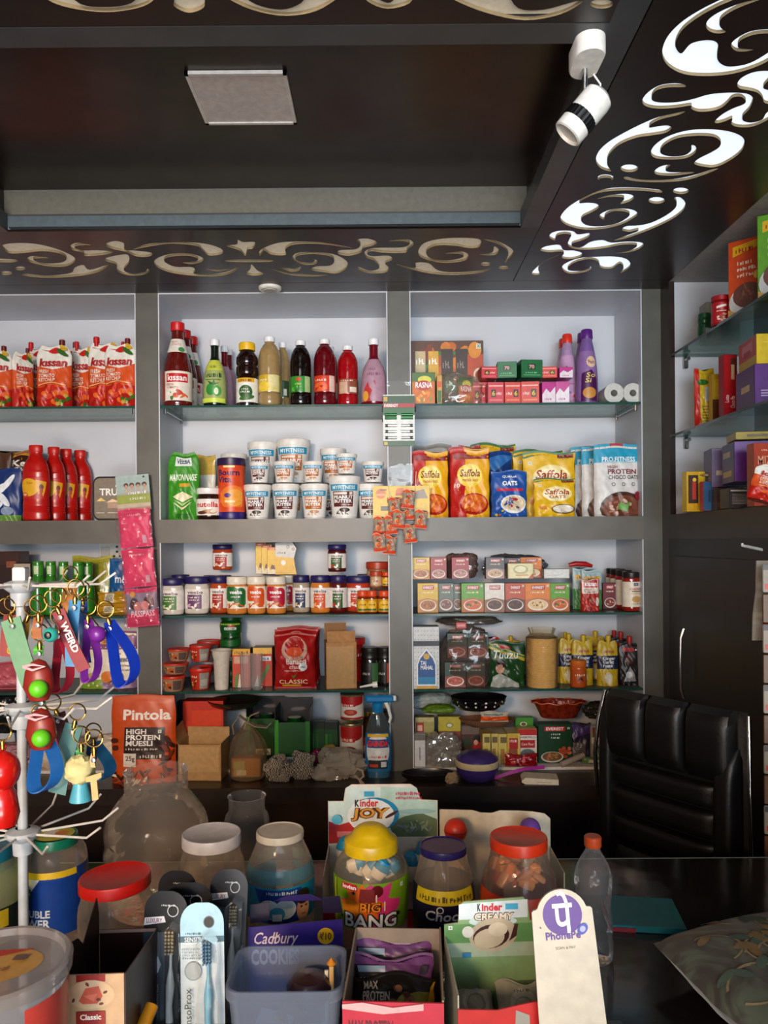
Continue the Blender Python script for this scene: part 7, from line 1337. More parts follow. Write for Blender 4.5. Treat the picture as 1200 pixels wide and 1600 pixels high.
def lumps(n, zr, R, cols, size=.02, seed=1, name='contents', sy=1):
    def f(r):
        rn = random.Random(seed); b = MB()
        for i in range(n):
            a = rn.uniform(0, 6.28); q = R*sqrt(rn.random()); z = rn.uniform(*zr); s = size*rn.uniform(.7, 1.2)
            X = Matrix.Translation((q*cos(a), q*sin(a)*sy, z)) @ Matrix.Rotation(rn.uniform(0, 3), 4, Vector((rn.random(), rn.random(), rn.random())).normalized())
            b.lathe([(0, -s), (s*.5, -s*.8), (s*.62, 0), (s*.5, s*.8), (0, s)], mat(rn.choice(cols), .3), 10, X=X, sy=.7)
        b.obj(name, r)
    return f
# --- big open ribbed jar
loc = P(240, 1208, 1.50); hz = loc.z-CZ
pr = smooth_prof([(.07, .0), (.088, .006), (.092, .04), (.089, .06), (.098, .075), (.094, .095), (.101, .11), (.097, .13), (.100, .15), (.098, .165), (.090, .185), (.070, .215), (.060, .228), (.061, .236), (.061, hz-.002), (.063, hz)], 3)
put('bigjar', lambda: jar(pr, None, None, nf=22, fl=.018, fr=(.16, .226), film=CLB, root='open_jar'), (P(240, 1300, 1.5).x, 1.52, CZ), 'big ribbed clear plastic jar without a lid at the left', 'jar')
# --- small rim of another open jar
pr = smooth_prof([(.035, 0), (.045, .006), (.046, .10), (.044, .17), (.036, .19), (.036, .215), (.038, .218)])
put('oj2', lambda: jar(pr, None, None, root='open_jar'), (P(383, 1300, 1.5).x, 1.52, CZ), 'small open clear jar with only its rim showing between two lidded jars', 'jar')
# --- frosted lid jar
pr = smooth_prof([(.045, 0), (.052, .006), (.054, .05), (.052, .12), (.056, .15), (.055, .178), (.048, .20), (.046, .215)])
put('frj', lambda: jar(pr, lidp(.0485, .214, .020), mat('#b9b4b4', .35, kind='frosted'), film=CLB, root='lidded_jar'), (P(331, 1360, 1.28).x, 1.28, CZ), 'clear jar with a pale frosted screw lid', 'jar', 0, None, (1, 1, (P(0, 1303, 1.28).z-CZ)/.234))
# --- mint jar, blue label with two teeth-like shapes and a man's face
def a_mint(d):
    d.rect(0, 0, 1, 1, '#1283a8'); d.poly([(.2, .95), (.85, .95), (.85, .0), (.4, .0)], '#123a86'); scr(d, .38, .82, .78, .92, '#d8e4f0', 14)
    d.ell(.42, .42, .14, .28, '#cfe0ea'); d.ell(.62, .42, .14, .28, '#cfe0ea'); d.ell(.52, .3, .1, .2, '#3aa0c8'); d.rect(.46, .1, .58, .3, '#e8f2f6')
    d.ell(.86, .35, .095, .4, '#b8866a'); d.ell(.86, .70, .1, .22, '#2a1c18'); d.ell(.83, .42, .018, .03, '#2a1c18'); d.ell(.90, .42, .018, .03, '#2a1c18'); d.ell(.865, .2, .03, .02, '#8a4a40')
pr_m = smooth_prof([(.048, 0), (.055, .006), (.055, .05), (.055, .10), (.057, .14), (.054, .175), (.042, .205), (.037, .219)])
put('mint', lambda: jar(pr_m, lidp(.0395, .218, .012), mat('#b5aa98', .4), [(.106, .160, '#1283a8', a_mint), (.164, .184, clear('#8fc4d4', .8, .1, haze=.35), None)], fl=.012, nf=14, fr=(.15, .2), film=CLB, root='mint_jar'), (P(438, 1360, 1.28).x, 1.28, CZ), 'clear jar with off-white lid and turquoise label showing a face', 'jar', 0, None, (1, 1, (P(0, 1300, 1.28).z-CZ)/.23))
# --- green-lidded jar, double power label
def a_dp(d):
    d.rect(0, 0, 1, 1, '#143c8c'); d.rect(0, .90, 1, 1, '#d0b01c'); d.poly([(0, .4), (.2, .5), (.48, .9), (0, .9)], '#d8d8d4'); d.poly([(0, 0), (.3, 0), (.3, .45), (0, .5)], '#1878b0'); d.poly([(.18, .74), (.34, .74), (.34, .62), (.26, .54), (.18, .62)], '#12604a'); d.rect(.2, .64, .32, .68, '#c8d8cc')
    d.txt('DOUBLE', .08, .30, .62, .42, '#c9d4da', .03); d.txt('POWER', .08, .14, .62, .28, '#c9d4da', .03); d.circ(.22, .21, .09, '#b8502c')
prd = smooth_prof([(.048, 0), (.055, .006), (.055, .05), (.055, .14), (.056, .16), (.052, .19), (.042, .20)])
put('dpj', lambda: jar(prd, lidp(.040, .197, .018), mat('#0d6a50', .3), [(.064, .17, '#143c8c', a_dp)], fl=.01, nf=16, fr=(.15, .2), film=CLB, root='sweets_jar', cont=lambda r: (lambda b: (b.lathe([(0, .2155), (.034, .2155)], mat('#b8b03a', .4), 32), Dec(b, .06, .06, lambda a, z, o: (a, z-.03, .2157+o)).ell(.4, .5, .25, .3, '#d8d8c8').ell(.7, .55, .2, .2, '#c87a1c'), b.obj('lid_sticker', r)))(MB())), (P(86, 1380, 1.33).x, 1.33, CZ), 'jar with green lid and royal blue label behind the keyring stand', 'sweets jar', 0, None, (.96, .96, (P(0, 1303, 1.33).z-CZ)/.216), (0, 0))
def a_wild(d): d.rect(0, 0, 1, 1, '#15211c'); d.rect(0, .78, 1, .98, '#a8901c'); d.rect(0, 0, 1, .2, '#a8841c'); d.txt('CORE', .1, .6, .98, .74, '#c8b83a', .02); d.txt('WILD', .1, .32, .98, .52, '#b8b4a0', .02, 0)
put('wild', lambda: jar(prd, lidp(.044, .185, .032), mat('#125a6c', .3), [(.02, .14, '#15211c', a_wild)], film=clear('#e8f0c8', .9, .05, haze=.2), root='sweets_jar'), (P(-22, 1400, 1.22).x, 1.22, CZ), 'jar with teal lid and black and yellow label cut by the left photo edge', 'sweets jar', 0, None, (.98, .98, (P(0, 1318, 1.22).z-CZ)/.218))
# --- red lid jar, squat lid tilted a little
prr = smooth_prof([(.045, 0), (.053, .006), (.055, .05), (.055, .12), (.054, .17), (.049, .188), (.048, .2)])
put('rlj', lambda: jar(prr, lidp(.0515, .199, .017), mat('#b81812', .35), film=CLB, root='sweets_jar', cont=lambda r: (lambda b: (cyl_label(b, prr, .095, .1, '#d8c8c0', None, ang=100), b.obj('label_edge', r)))(MB())), (P(188, 1400, 1.14).x, 1.14, CZ), 'clear jar with a broad bright red lid behind the brown display box', 'sweets jar', 0, None, (1, 1, (P(0, 1368, 1.14).z-CZ)/.216), (radians(0), radians(-2)))
# --- yellow domed jar
def a_bb(d):
    d.rect(0, 0, 1, 1, '#6f9a18'); d.star(.5, .45, .42, '#c8347a', 9, .6); d.star(.4, .55, .3, '#d8641c', 8, .6); d.ell(.25, .45, .13, .18, '#d8801c'); d.ell(.78, .5, .1, .14, '#c8307a'); d.rect(.12, .84, .34, .97, '#b81c2a'); d.txt('lovian', .14, .86, .33, .95, '#ffffff', .03)
    d.circ(.58, .85, .07, '#5a0c14'); d.rect(.56, .5, .575, .78, '#e0dcd0'); d.rect(.66, .42, .675, .62, '#e0dcd0'); d.poly([(.36, .62), (.56, .62), (.54, .9), (.38, .9)], '#7a2a2c'); d.txt('BIG', .36, .40, .62, .62, '#1a1a18', .09, .1); d.txt('BIG', .37, .41, .61, .61, '#e88a1c', .02, .1)
    d.txt('BANG', .15, .04, .84, .38, '#1c2a3a', .10, .05); d.txt('BANG', .17, .06, .82, .36, '#f0f4f6', .02, .05); d.star(.85, .3, .04, '#1a1a1a'); d.star(.12, .25, .03, '#1a1a1a'); d.star(.3, .8, .03, '#1a1a1a'); veg(d, .88, .86, .045); d.rect(0, 0, .03, 1, '#b8b83a')
prb = smooth_prof([(.05, 0), (.058, .006), (.059, .05), (.059, .12), (.060, .15), (.060, .185), (.050, .205), (.042, .212)])
def bbc(r):
    rn = random.Random(4); b = MB()
    for i in range(11):
        a = rn.uniform(0, 6.28); q = .036*sqrt(rn.random()); z = rn.uniform(.186, .2); X = Matrix.Translation((q*cos(a), q*sin(a)-.01, z)) @ Matrix.Rotation(rn.uniform(0, 3), 4, 'Y')
        b.lathe([(0, -.018), (.010, -.014), (.013, 0, '#1d7fa8'), (.010, .014), (0, .018)], '#cfc8b8', 10, X=X, sy=.6)
    b.obj('wrapped_sweets', r)
put('bbj', lambda: jar(prb, lidp(.0435, .212, .018, .022), mat('#d0ac0c', .3), [(.112, .184, '#6f9a18', a_bb)], film=CLB, root='sweets_jar', cont=bbc), (P(580, 1380, 1.25).x, 1.25, CZ), 'jar with a yellow domed lid and a lime green label in large white lettering', 'sweets jar', 0, None, (1.0, 1.0, (P(0, 1290, 1.25).z-CZ)/.256))
# --- purple lid jar
def a_cc(d): d.rect(0, 0, 1, 1, '#141230'); d.rect(0, .76, 1, 1, '#c8b41c'); scr(d, .08, .82, .92, .92, '#4a4410', 16); d.txt('Choclairs', .2, .50, 1.0, .68, '#e8e4ea', .02, .15); d.circ(.42, .7, .05, '#e8e4ea'); d.circ(.42, .7, .035, '#141230'); d.ell(.6, .15, .3, .2, '#3a1a14')
prc = smooth_prof([(.042, 0), (.049, .006), (.049, .05), (.049, .12), (.050, .15), (.046, .175), (.040, .198), (.036, .215)])
put('plj', lambda: jar(prc, lidp(.038, .214, .012), mat('#1f1650', .3), [(.085, .172, '#141230', a_cc)], film=CLB, root='sweets_jar', fl=.012, nf=12, fr=(.14, .19)), (P(693, 1400, 1.24).x, 1.24, CZ), 'jar with dark purple lid and navy and yellow chocolate sweets label', 'sweets jar', 0, None, (1, 1, (P(0, 1325, 1.24).z-CZ)/.226))
# --- orange lid jar
def a_ol(d): d.rect(0, 0, 1, 1, '#b8341c'); d.txt('S', .70, .3, .8, .75, '#f0e0d0', .03); veg(d, .84, .6, .06)
pro = smooth_prof([(.05, 0), (.058, .006), (.059, .05), (.058, .12), (.060, .15), (.056, .185), (.046, .212), (.043, .229)])
put('olj', lambda: jar(pro, lidp(.0445, .228, .018), mat('#c83412', .35), [(.125, .176, '#b8341c', a_ol)], film=clear('#fff0e4', .93, .04, haze=.1, bump=12), root='sweets_jar', cont=lumps(16, (.18, .205), .04, ['#c8905a', '#c87a4a', '#b88a6a'], .016, 3)), (P(811, 1400, 1.2).x, 1.2, CZ), 'jar with an orange-red lid and pinkish contents', 'sweets jar', 0, None, (1, 1, (P(0, 1312, 1.2).z-CZ)/.246))
# --- water bottle
pw = smooth_prof([(.028, 0), (.033, .006), (.034, .03), (.032, .045), (.033, .06), (.030, .10), (.032, .13), (.033, .15), (.027, .175), (.014, .2), (.0125, .205), (.0125, .212)])
put('wb', lambda: bottle(pw, clear('#ffffff', .93, .05, haze=.06, bump=22), [(.0135, .208), (.0145, .21), (.0145, .226), (.013, .228)], '#a8421c', [], root='water_bottle'), (P(927, 1400, 1.32).x, 1.32, CZ), 'empty clear water bottle with an orange cap near the armchair', 'water bottle', 0, None, (.98, .98, (P(0, 1313, 1.32).z-CZ)/.228))
# --- back display box with egg pictures
D = 1.50; x0, x1 = P(513, 1300, D).x, P(684, 1300, D).x; zt = P(0, 1256, D).z-CZ; ztt = P(0, 1230, D).z-CZ; w_ = x1-x0; cx = (x0+x1)/2
r = thing('egg_display_box', 'tall cardboard display with an egg-shaped logo and a landscape picture', 'display box', (cx, D, CZ))
hw = w_/2; a0, a1 = -hw+w_*.14, hw-w_*.17
b = MB(); b.prism([(-hw, 0), (hw, 0), (hw, zt), (a1+.003, zt+.002), (a1-.004, ztt-.008), (a1-.016, ztt), (a0+.016, ztt), (a0+.004, ztt-.008), (a0, zt), (-hw, zt)], 0, .002, '#cfc4b6', mside='#b8a890')
d = Dec(b, w_, ztt, plane_fn(0)); v = lambda py: (P(0, py, D).z-CZ)/ztt
d.rect(.0, v(1256), .005, v(1255), '#cfc4b6')
d.poly([(0.005, v(1325)), (.48, v(1325)), (.48, .97), (.17, .98), (.15, zt/ztt-.005), (.005, zt/ztt-.005)], '#c2d4d0'); d.poly([(.48, v(1310)), (.995, v(1310)), (.995, zt/ztt-.005), (.83, zt/ztt), (.81, .97), (.48, .98)], '#a9c4b8')
d.poly([(.005, v(1322)), (.4, v(1318)), (.5, v(1290)), (.3, v(1283)), (.1, v(1293)), (.005, v(1287))], '#b8262a'); d.rect(.08, v(1312), .28, v(1303), '#d87a7a')
d.poly([(.6, v(1312)), (.995, v(1312)), (.995, v(1285)), (.85, v(1275)), (.7, v(1280)), (.55, v(1292))], '#5a6a4a'); food(d, .8, v(1297), .18, .05, ['#7a8a6a', '#9aa08a', '#4a5a3c', '#6a7a8a'], 22, 5, .2); d.ell(.8, v(1272), .18, .02, '#8fb0b0')
d.ell(.42, v(1276), .23, .135, '#1a7ca8'); d.ell(.39, v(1278), .215, .135, '#dce4e4'); d.poly([(.2, v(1300)), (.58, v(1305)), (.52, v(1318)), (.3, v(1318))], '#c22a2a')
d.rect(.33, v(1248), .42, v(1240), '#3a9ac0'); d.txt('K', .245, v(1264), .285, v(1253), '#1a1a1a', .04); d.txt('inder', .292, v(1264), .46, v(1252), '#c8241c', .03); d.txt('JOY', .2, v(1287), .55, v(1265), '#5a2a14', .10, .15); d.txt('JOY', .21, v(1286), .54, v(1266), '#d89a3a', .02, .15); d.ell(.58, v(1276), .07, .012, '#4a1c14', rot=.5)
scr(d, .62, v(1246), .84, v(1240), '#c8385a', 12); scr(d, .62, v(1252), .86, v(1247), '#c8385a', 14, 4); d.circ(.08, v(1282), .045, '#5ab0c8')
b.obj('back_panel', r)
b = MB(); b.box(-hw, -hw+.002, -.14, 0, 0, zt*.60, '#c8b8a4'); b.box(hw-.002, hw, -.14, 0, 0, zt*.6, '#c8b8a4'); b.box(-hw, hw, -.142, -.14, 0, zt*.30, '#a82420'); b.obj('tray', r)
b = MB()
for k, (x, z) in enumerate(((-.05, .10), (0, .10), (.055, .10), (.08, .12), (-.07, .13))): b.lathe([(0, -.03), (.016, -.024), (.021, -.006), (.020, .006, '#1d86b0'), (.014, .022), (0, .03)], '#d8d0c4', 16, X=Matrix.Translation((x, -.035, z)))
b.obj('toy_eggs', r)
# --- white torn cardboard display with two balls
D = 1.52; x0, x1 = P(686, 1300, D).x, P(860, 1300, D).x; zt = P(0, 1270, D).z-CZ; w_ = x1-x0; hw = w_/2
r = thing('torn_display_box', 'white cardboard display with a torn upper edge behind the orange-lidded jar', 'display box', ((x0+x1)/2, D, CZ))
top = [(-hw+.001, zt), (-hw*.7, zt-.001), (-hw*.4, zt-.002), (-hw*.25, zt-.007), (-hw*.05, zt-.008), (hw*.1, zt-.003), (hw*.45, zt-.004), (hw*.7, zt-.006), (hw*.9, zt-.010), (hw, zt-.02)]
b = MB(); b.prism([(hw, 0)]+top[::-1]+[(-hw, 0)], 0, .002, '#c9bca6', mside='#a08c70'); b.obj('back_panel', r)
b = MB(); b.box(-hw, -hw+.002, -.12, 0, 0, zt*.55, '#bfae94'); b.box(hw-.002, hw, -.12, 0, 0, zt*.6, '#bfae94'); b.box(-hw, hw, -.122, -.12, 0, zt*.35, '#a82c1c'); b.obj('tray', r)
def ball(c, c2=None):
    def f(): b = MB(); b.lathe([(.0225*cos(a), .0225+.0225*sin(a)) for a in [-pi/2+pi*i/14 for i in range(15)]], c, 24); b.lathe([(.0228, .0215), (.0228, .0235)], mat(c2 or c, .3), 24); return b.obj('capsule')
    return f
for px, py, c, nm in ((712, 1297, '#c8301c', 'red'), (828, 1293, '#7a4a9c', 'purple')):
    q = P(px, py, 1.46); put('ball'+c, ball(c, '#8a2014'), (q.x, 1.46, q.z-.0225), nm+' round toy capsule in the torn white display', 'toy capsule', 0, None, (.98, .98, .98) if nm == 'red' else .9)
    b = MB(); b.box(-.02, .02, -.02, .02, 0, q.z-.0225-CZ-.001, '#b39c7c', bev=.002); tag(b.obj('capsule_stand'), 'plain cardboard riser under the %s toy capsule' % nm, 'riser', (q.x, 1.46, CZ))
# --- cookies box
D = 1.09; q0, q1 = P(388, 1447, D), P(535, 1438, D); w_ = q1.x-q0.x; h_ = q1.z-CZ
r = thing('cookie_box', 'purple cookie display box with a yellow price dot', 'display box', ((q0.x+q1.x)/2, D, CZ), radians(2))
b = MB(); hw = w_/2; b.prism([(-hw, 0), (hw, 0), (hw, h_), (-hw, h_-.008)], 0, .002, '#2a1d80', mside='#181050')
d = Dec(b, w_, h_, plane_fn(0)); v = lambda py: (P(0, py, D).z-CZ)/h_
def ribbon_text(d, s, a, bb, c, e, col): d.txt(s, a, bb, c, e, col, .008, .25)
ribbon_text(d, 'Cadbury', .04, v(1483), .50, v(1459), '#e4d8e0'); d.poly([(.26, v(1468)), (.34, v(1462)), (.335, v(1464)), (.27, v(1470))], '#e4d8e0'); d.txt('COOKIES', .03, v(1510), .54, v(1485), '#dfe0f0', .04); d.circ(.82, v(1467), .088, '#d0ac18'); d.txt('₹10', .76, v(1473), .88, v(1461), '#5a1c1c', .02); scr(d, .05, v(1524), .6, v(1519), '#8a80c0', 14)
b.obj('front_panel', r)
b = MB(); b.box(-hw, -hw+.002, .002, .09, 0, h_*.72, '#1a1048'); b.box(hw-.002, hw, .002, .09, 0, h_*.75, '#1a1048'); b.box(-hw, hw, .09, .092, 0, h_*.7, '#1a1048'); b.obj('sides', r)
b = MB(); b.prism([(-hw, h_-.012), (-hw+.028, h_-.008), (-hw+.028, h_+.018), (-hw, h_+.014)], .02, .022, '#160a2c'); b.obj('flap', r); b = MB(); b.prism([(hw-.028, h_), (hw, h_), (hw-.004, h_+.024), (hw-.030, h_+.022)], .02, .022, '#160a2c'); b.obj('flap', r); b = MB(); b.prism([(-hw+.03, h_), (hw-.03, h_), (hw-.05, h_+.009), (-hw+.05, h_+.008)], .06, .062, '#2a1a60'); b.obj('flap', r)
# --- translucent tub
D0, D1 = .865, .945; zt = H-.502; hw = .066
r = thing('plastic_tub', 'rectangular translucent plastic tub in front of the purple cookie box', 'tub', (P(450, 1560, .9).x, .905, LZ))
def rr_ring(hx, hy, rad_, z, n=5):
    o = []
    for cx, cy, a0 in ((hx-rad_, hy-rad_, 0), (-hx+rad_, hy-rad_, 90), (-hx+rad_, -hy+rad_, 180), (hx-rad_, -hy+rad_, 270)):
        for i in range(n+1): a = radians(a0+90*i/n); o.append((cx+rad_*cos(a), cy+rad_*sin(a), z))
    return o
def loft(b, rings, m, cap=True):
    n = len(rings[0]); vs = [p for rg in rings for p in rg]; fs = [(j*n+i, j*n+(i+1) % n, (j+1)*n+(i+1) % n, (j+1)*n+i) for j in range(len(rings)-1) for i in range(n)]
    if cap: fs.append(tuple(range(n))[::-1])
    b.add(vs, fs, m, True)
TM = clear('#c8d2e4', .86, .12, haze=.22); ht = zt-LZ
b = MB(); loft(b, [rr_ring(.054, .040, .015, 0), rr_ring(.060, .044, .016, ht*.5), rr_ring(.064, .047, .018, ht-.014), rr_ring(.067, .050, .018, ht-.013), rr_ring(.067, .050, .018, ht), rr_ring(.0645, .0475, .018, ht), rr_ring(.063, .046, .018, ht-.012), rr_ring(.053, .039, .015, .002)], TM); b.obj('body', r)
b = MB(); 
for k, (x, y, z, a) in enumerate(((-.03, -.01, .03, .3), (-.02, .01, .045, -.4), (.01, -.02, .035, .8), (.03, .01, .03, .1), (.0, .02, .05, 1.2))): b.box(-.022, .022, -.014, .014, -.003, .003, '#c8ccc8' if k % 2 else '#b8a868', X=Matrix.Translation((x, y, z)) @ Matrix.Rotation(a, 4, 'Z') @ Matrix.Rotation(.6, 4, 'X'), bev=.001)
b.obj('small_packets', r)
b = MB(); X = Matrix.Translation((.024, .005, .088)); b.lathe([(0, -.018), (.018, -.014), (.027, -.002), (.027, .006), (.020, .016), (0, .02)], mat('#3a2224', .25), 24, X=X); b.obj('round_sweet', r)
b = MB(); b.tube([(.052, -.01, .055), (.050, .012, .115)], .003, mat('#c8a060', .3), 8); b.tube([(.045, 0, .05), (.044, .012, .108)], .0025, mat('#d8d0b8', .3), 8); b.lathe([(0, -.006), (.006, 0), (0, .007)], '#c87a1c', 10, X=Matrix.Translation((.050, .012, .116))); b.obj('sticks', r)
# --- brown coffee sweets display box
r = thing('coffee_sweet_box', 'brown open display box with a cream and red front panel', 'display box', (P(142, 1560, .86).x, .86, LZ), radians(3))
hx = .0365; zf = P(0, 1524, .86).z-LZ; zbk = .113; BR = mat('#2c1410', .45)
b = MB(); b.box(-hx, hx, 0, .002, 0, zf, '#b89a78'); d = Dec(b, hx*2, .058, plane_fn(0, z=zf-.058)); d.rect(.28, .86, .72, 1, '#8a1c18'); d.ell(.5, .62, .36, .28, '#c4a684'); d.poly([(.32, .5), (.42, .74), (.62, .78), (.68, .58), (.6, .44), (.38, .44)], '#b8503c'); d.poly([(.38, .6), (.6, .64), (.55, .48)], '#c86a50')
for u, vv in ((.24, .52), (.72, .66), (.66, .44), (.45, .82), (.62, .52)): d.ell(u, vv, .035, .025, '#5a2a20', rot=u*5)
d.rect(.28, 0, .72, .3, '#8a1c18'); d.txt('Classic', .34, .14, .66, .25, '#f0e4d8', .03); b.obj('front_panel', r)
b = MB(); b.prism([(0, 0), (.15, 0), (.15, zbk+.02), (.142, zbk+.045), (.09, zbk+.012), (.07, zf+.006), (.05, zf+.012), (.01, zf+.012), (0, zf)], 0, .0015, BR, X=Matrix.Translation((-hx-.001, 0, 0)) @ Matrix.Rotation(pi/2, 4, 'Z'))
b.prism([(0, 0), (.15, 0), (.15, zbk), (0, zf)], 0, .0015, BR, X=Matrix.Translation((hx+.002, 0, 0)) @ Matrix.Rotation(pi/2, 4, 'Z')); b.box(-hx, hx, .148, .15, 0, zbk, BR); b.box(-hx, hx, .1475, .148, zbk-.004, zbk, '#a88a80'); b.box(-hx, hx, 0, .15, 0, .002, BR); b.obj('sides', r)
b = MB(); b.tube([(-hx-.002, -.001, zf), (-hx-.001, .001, zf+.02), (-hx+.003, .012, zf+.026)], .0012, mat('#d8d0c0', .4), 6); b.obj('torn_edge', r)
# --- clear bucket at the left
r = thing('round_sweets_tub', 'round clear tub with a see-through lid and red and cream label, bottom left corner', 'sweets tub', (-.404, .79, LZ))
zt = P(0, 1506, .79).z-LZ
prt = [(.066, 0), (.070, .004), (.076, zt*.8), (.077, zt-.006)]
b = MB(); b.lathe([(0, 0)]+prt, clear('#e6e8ee', .88, .08, haze=.25), 48); b.obj('body', r)
b = MB(); b.lathe([(.078, zt-.012), (.081, zt-.012), (.082, zt), (.079, zt+.003), (.074, zt+.003), (.072, zt-.004), (0, zt-.004)], clear('#d6d0cc', .9, .1, haze=.3), 48); b.obj('lid', r)
b = MB(); b.lathe([(0, zt-.003), (.05, zt-.003)], mat('#b89048', .4), 40, sy=.72, X=Matrix.Rotation(.35, 4, 'Z')); d = Dec(b, .12, .08, lambda a, z, o: (a, z-.04, zt-.0028+o)); d.poly([(0, .3), (.3, .9), (.75, .98), (.45, .75), (.2, .5)], '#a83428'); scr(d, .3, .35, .65, .45, '#8a5a30', 8); d.rect(.62, .62, .74, .76, '#5a4a40'); d.poly([(.1, .3), (.3, .45), (.2, .55), (.05, .45)], '#2a0c10'); b.obj('lid_label', r)
b = MB(); cyl_label(b, prt, .005, zt-.02, '#b8a07c', lambda d: (d.rect(0, .55, 1, 1, '#b84038'), d.txt('Dura', .4, .25, .95, .5, '#3a3a44', .0, .2)), ang=46); o = b.obj('label', r); o.rotation_euler = (0, 0, radians(94)); r.scale = (.92, .92, 1)
lumps(14, (.02, .06), .05, ['#3a1c18', '#6a5a52', '#8a7a70'], .02, 9)(r)
# --- protein bar box
r = thing('protein_bar_box', 'open red carton of protein bars, grey inside', 'display box', (P(614, 1570, .83).x, .83, LZ), radians(-3))
zf = P(0, 1571, .83).z-LZ; hx = .055; GI = mat('#8a7a6a', .6)
b = MB(); b.box(-hx, hx, 0, .002, 0, zf, '#a81c2c'); d = Dec(b, hx*2, zf, plane_fn(0)); d.rect(0, .3, 1, 1, '#b02238'); d.txt('MAX PROTEIN', .06, .70, .5, .84, '#5a1420', .03); d.rect(.84, .66, .99, .8, '#d8d0c8'); scr(d, .85, .7, .97, .77, '#3a3a3a', 6); d.poly([(.0, .98), (.2, 1), (.5, .96), (.8, 1), (.8, .94), (.4, .9), (0, .94)], '#c8a0a0'); b.obj('front_panel', r)
b = MB(); b.box(-hx, -hx+.002, .002, .16, 0, zf, GI); b.box(hx-.002, hx, .002, .16, 0, zf+.002, GI); b.box(-hx, hx, .158, .16, 0, zf, GI); b.box(-hx, hx, 0, .16, 0, .002, GI); b.obj('sides', r)
def a_max(d): d.rect(0, 0, 1, 1, '#1a1216'); d.poly([(.4, 0), (1, 0), (1, .86), (.32, .86), (.5, .5)], '#5a3060'); d.rect(0, .86, 1, 1, '#6a3a72'); d.rect(.05, .74, .4, .84, '#8aa0b8'); d.txt('MAX\nPROTEIN', .08, .38, .42, .66, '#e4e0e4', .03); scr(d, .08, .24, .4, .30, '#a8a0a8', 9); food(d, .6, .45, .17, .26, ['#a81c2c', '#c8946a', '#8a1420', '#d8b8a0'], 12, 5, .35); veg(d, .9, .14, .04); d.rect(.84, .7, .93, .84, '#2a2030')
def a_dark(d): d.rect(0, 0, 1, 1, '#14100c'); d.poly([(.1, 0), (1, 0), (1, .7), (.6, .62), (.4, .2)], '#8a8418'); d.txt('MAX\nPROTEIN', .12, .5, .45, .85, '#c8c0b8', .02); food(d, .6, .5, .15, .3, ['#8a4a34', '#a8684a', '#5a2c1c'], 10, 5, .35); d.poly([(.9, .1), (1, .2), (1, .9), (.93, .6)], '#d8a01c')
for k, (art, y, z, tilt, lb, col) in enumerate(((a_max, .092, .042, -.6, 'purple and black protein bar, front one in the open red carton', '#4a2850'), (a_dark, .052, .050, -1.0, 'yellow-green and black protein bar lowest in the open red carton', '#7a7416'), (a_max, .135, .042, -.4, 'dark purple protein bar at the back of the open red carton', '#3a2044'))):
    q = pouch(.102, .07, .016, col, art, stand=False, seed=100+k, rootname='protein_bar', wr=1.2)
    tag(q, lb, 'protein bar', (P(614, 1570, .83).x-.0, .83+y, LZ+z), radians(-3)); q.rotation_euler = (tilt, 0, radians(-3)); q['group'] = 'protein bars in the open red carton'
b = MB(); b.box(-.05, .05, .02, .15, .003, .03, '#2a1a1c', bev=.003); q = b.obj('bar_stack'); tag(q, 'lower layer of dark bars under the three visible ones in the red carton', 'protein bars', (P(614, 1570, .83).x, .83, LZ), radians(-3))
# --- creamy display
D = .955; q0, q1 = P(694, 1446, D), P(846, 1440, D); w_ = q1.x-q0.x; hw = w_/2; zt = q1.z-LZ; ztt = P(0, 1409, D).z-LZ
r = thing('snack_display_box', 'display box with a green and white back card picturing a cream-filled snack', 'display box', ((q0.x+q1.x)/2, D, LZ), radians(2))
b = MB(); b.prism([(-hw, 0), (hw, 0), (hw, zt), (hw-.014, zt+.001), (hw-.017, ztt-.006), (hw-.022, ztt), (-hw+.024, ztt-.004), (-hw+.019, ztt-.009), (-hw+.017, zt), (-hw, zt-.002)], 0, .002, '#7a9a6a', mside='#b8b0a0')
d = Dec(b, w_, ztt, plane_fn(0)); v = lambda py: (P(0, py, D).z-LZ)/ztt
d.poly([(.15, v(1442)), (.86, v(1440)), (.86, v(1412)), (.82, .985), (.19, .965), (.15, v(1418))], '#c3d0d4'); d.rect(0, v(1478), 1, v(1449), '#5a8a50'); d.rect(0, v(1500), 1, v(1478), '#9aac94'); d.ell(.5, v(1445), .25, .04, '#b8ccc8')
d.txt('K', .34, v(1429), .375, v(1417), '#1a1a1a', .05); d.txt('inder', .385, v(1429), .60, v(1417), '#b81c2a', .04); d.rect(.63, v(1427), .76, v(1418), '#3a9ac0'); d.txt('CREAMY', .3, v(1444), .72, v(1431), '#4a2c20', .09, .05); d.txt('CREAMY', .31, v(1443), .71, v(1432), '#d8ccb8', .03, .05)
d.ell(.5, v(1466), .25, .12, '#b0a48c', rot=.15); d.ell(.48, v(1468), .19, .085, '#3c1c14', rot=.15); d.ell(.46, v(1471), .16, .07, '#b8aa90', rot=.15); d.ell(.55, v(1457), .1, .05, '#c4b8a0'); d.poly([(.72, v(1450)), (.76, v(1449)), (.74, v(1468)), (.66, v(1476)), (.68, v(1470))], '#3c1c14'); d.circ(.24, v(1460), .06, '#c8ccc0'); veg(d, .04, v(1456), .04); d.rect(.18, v(1500), .27, v(1492), '#3a7aa0')
b.obj('back_card', r)
zf = P(0, 1574, .83).z-LZ
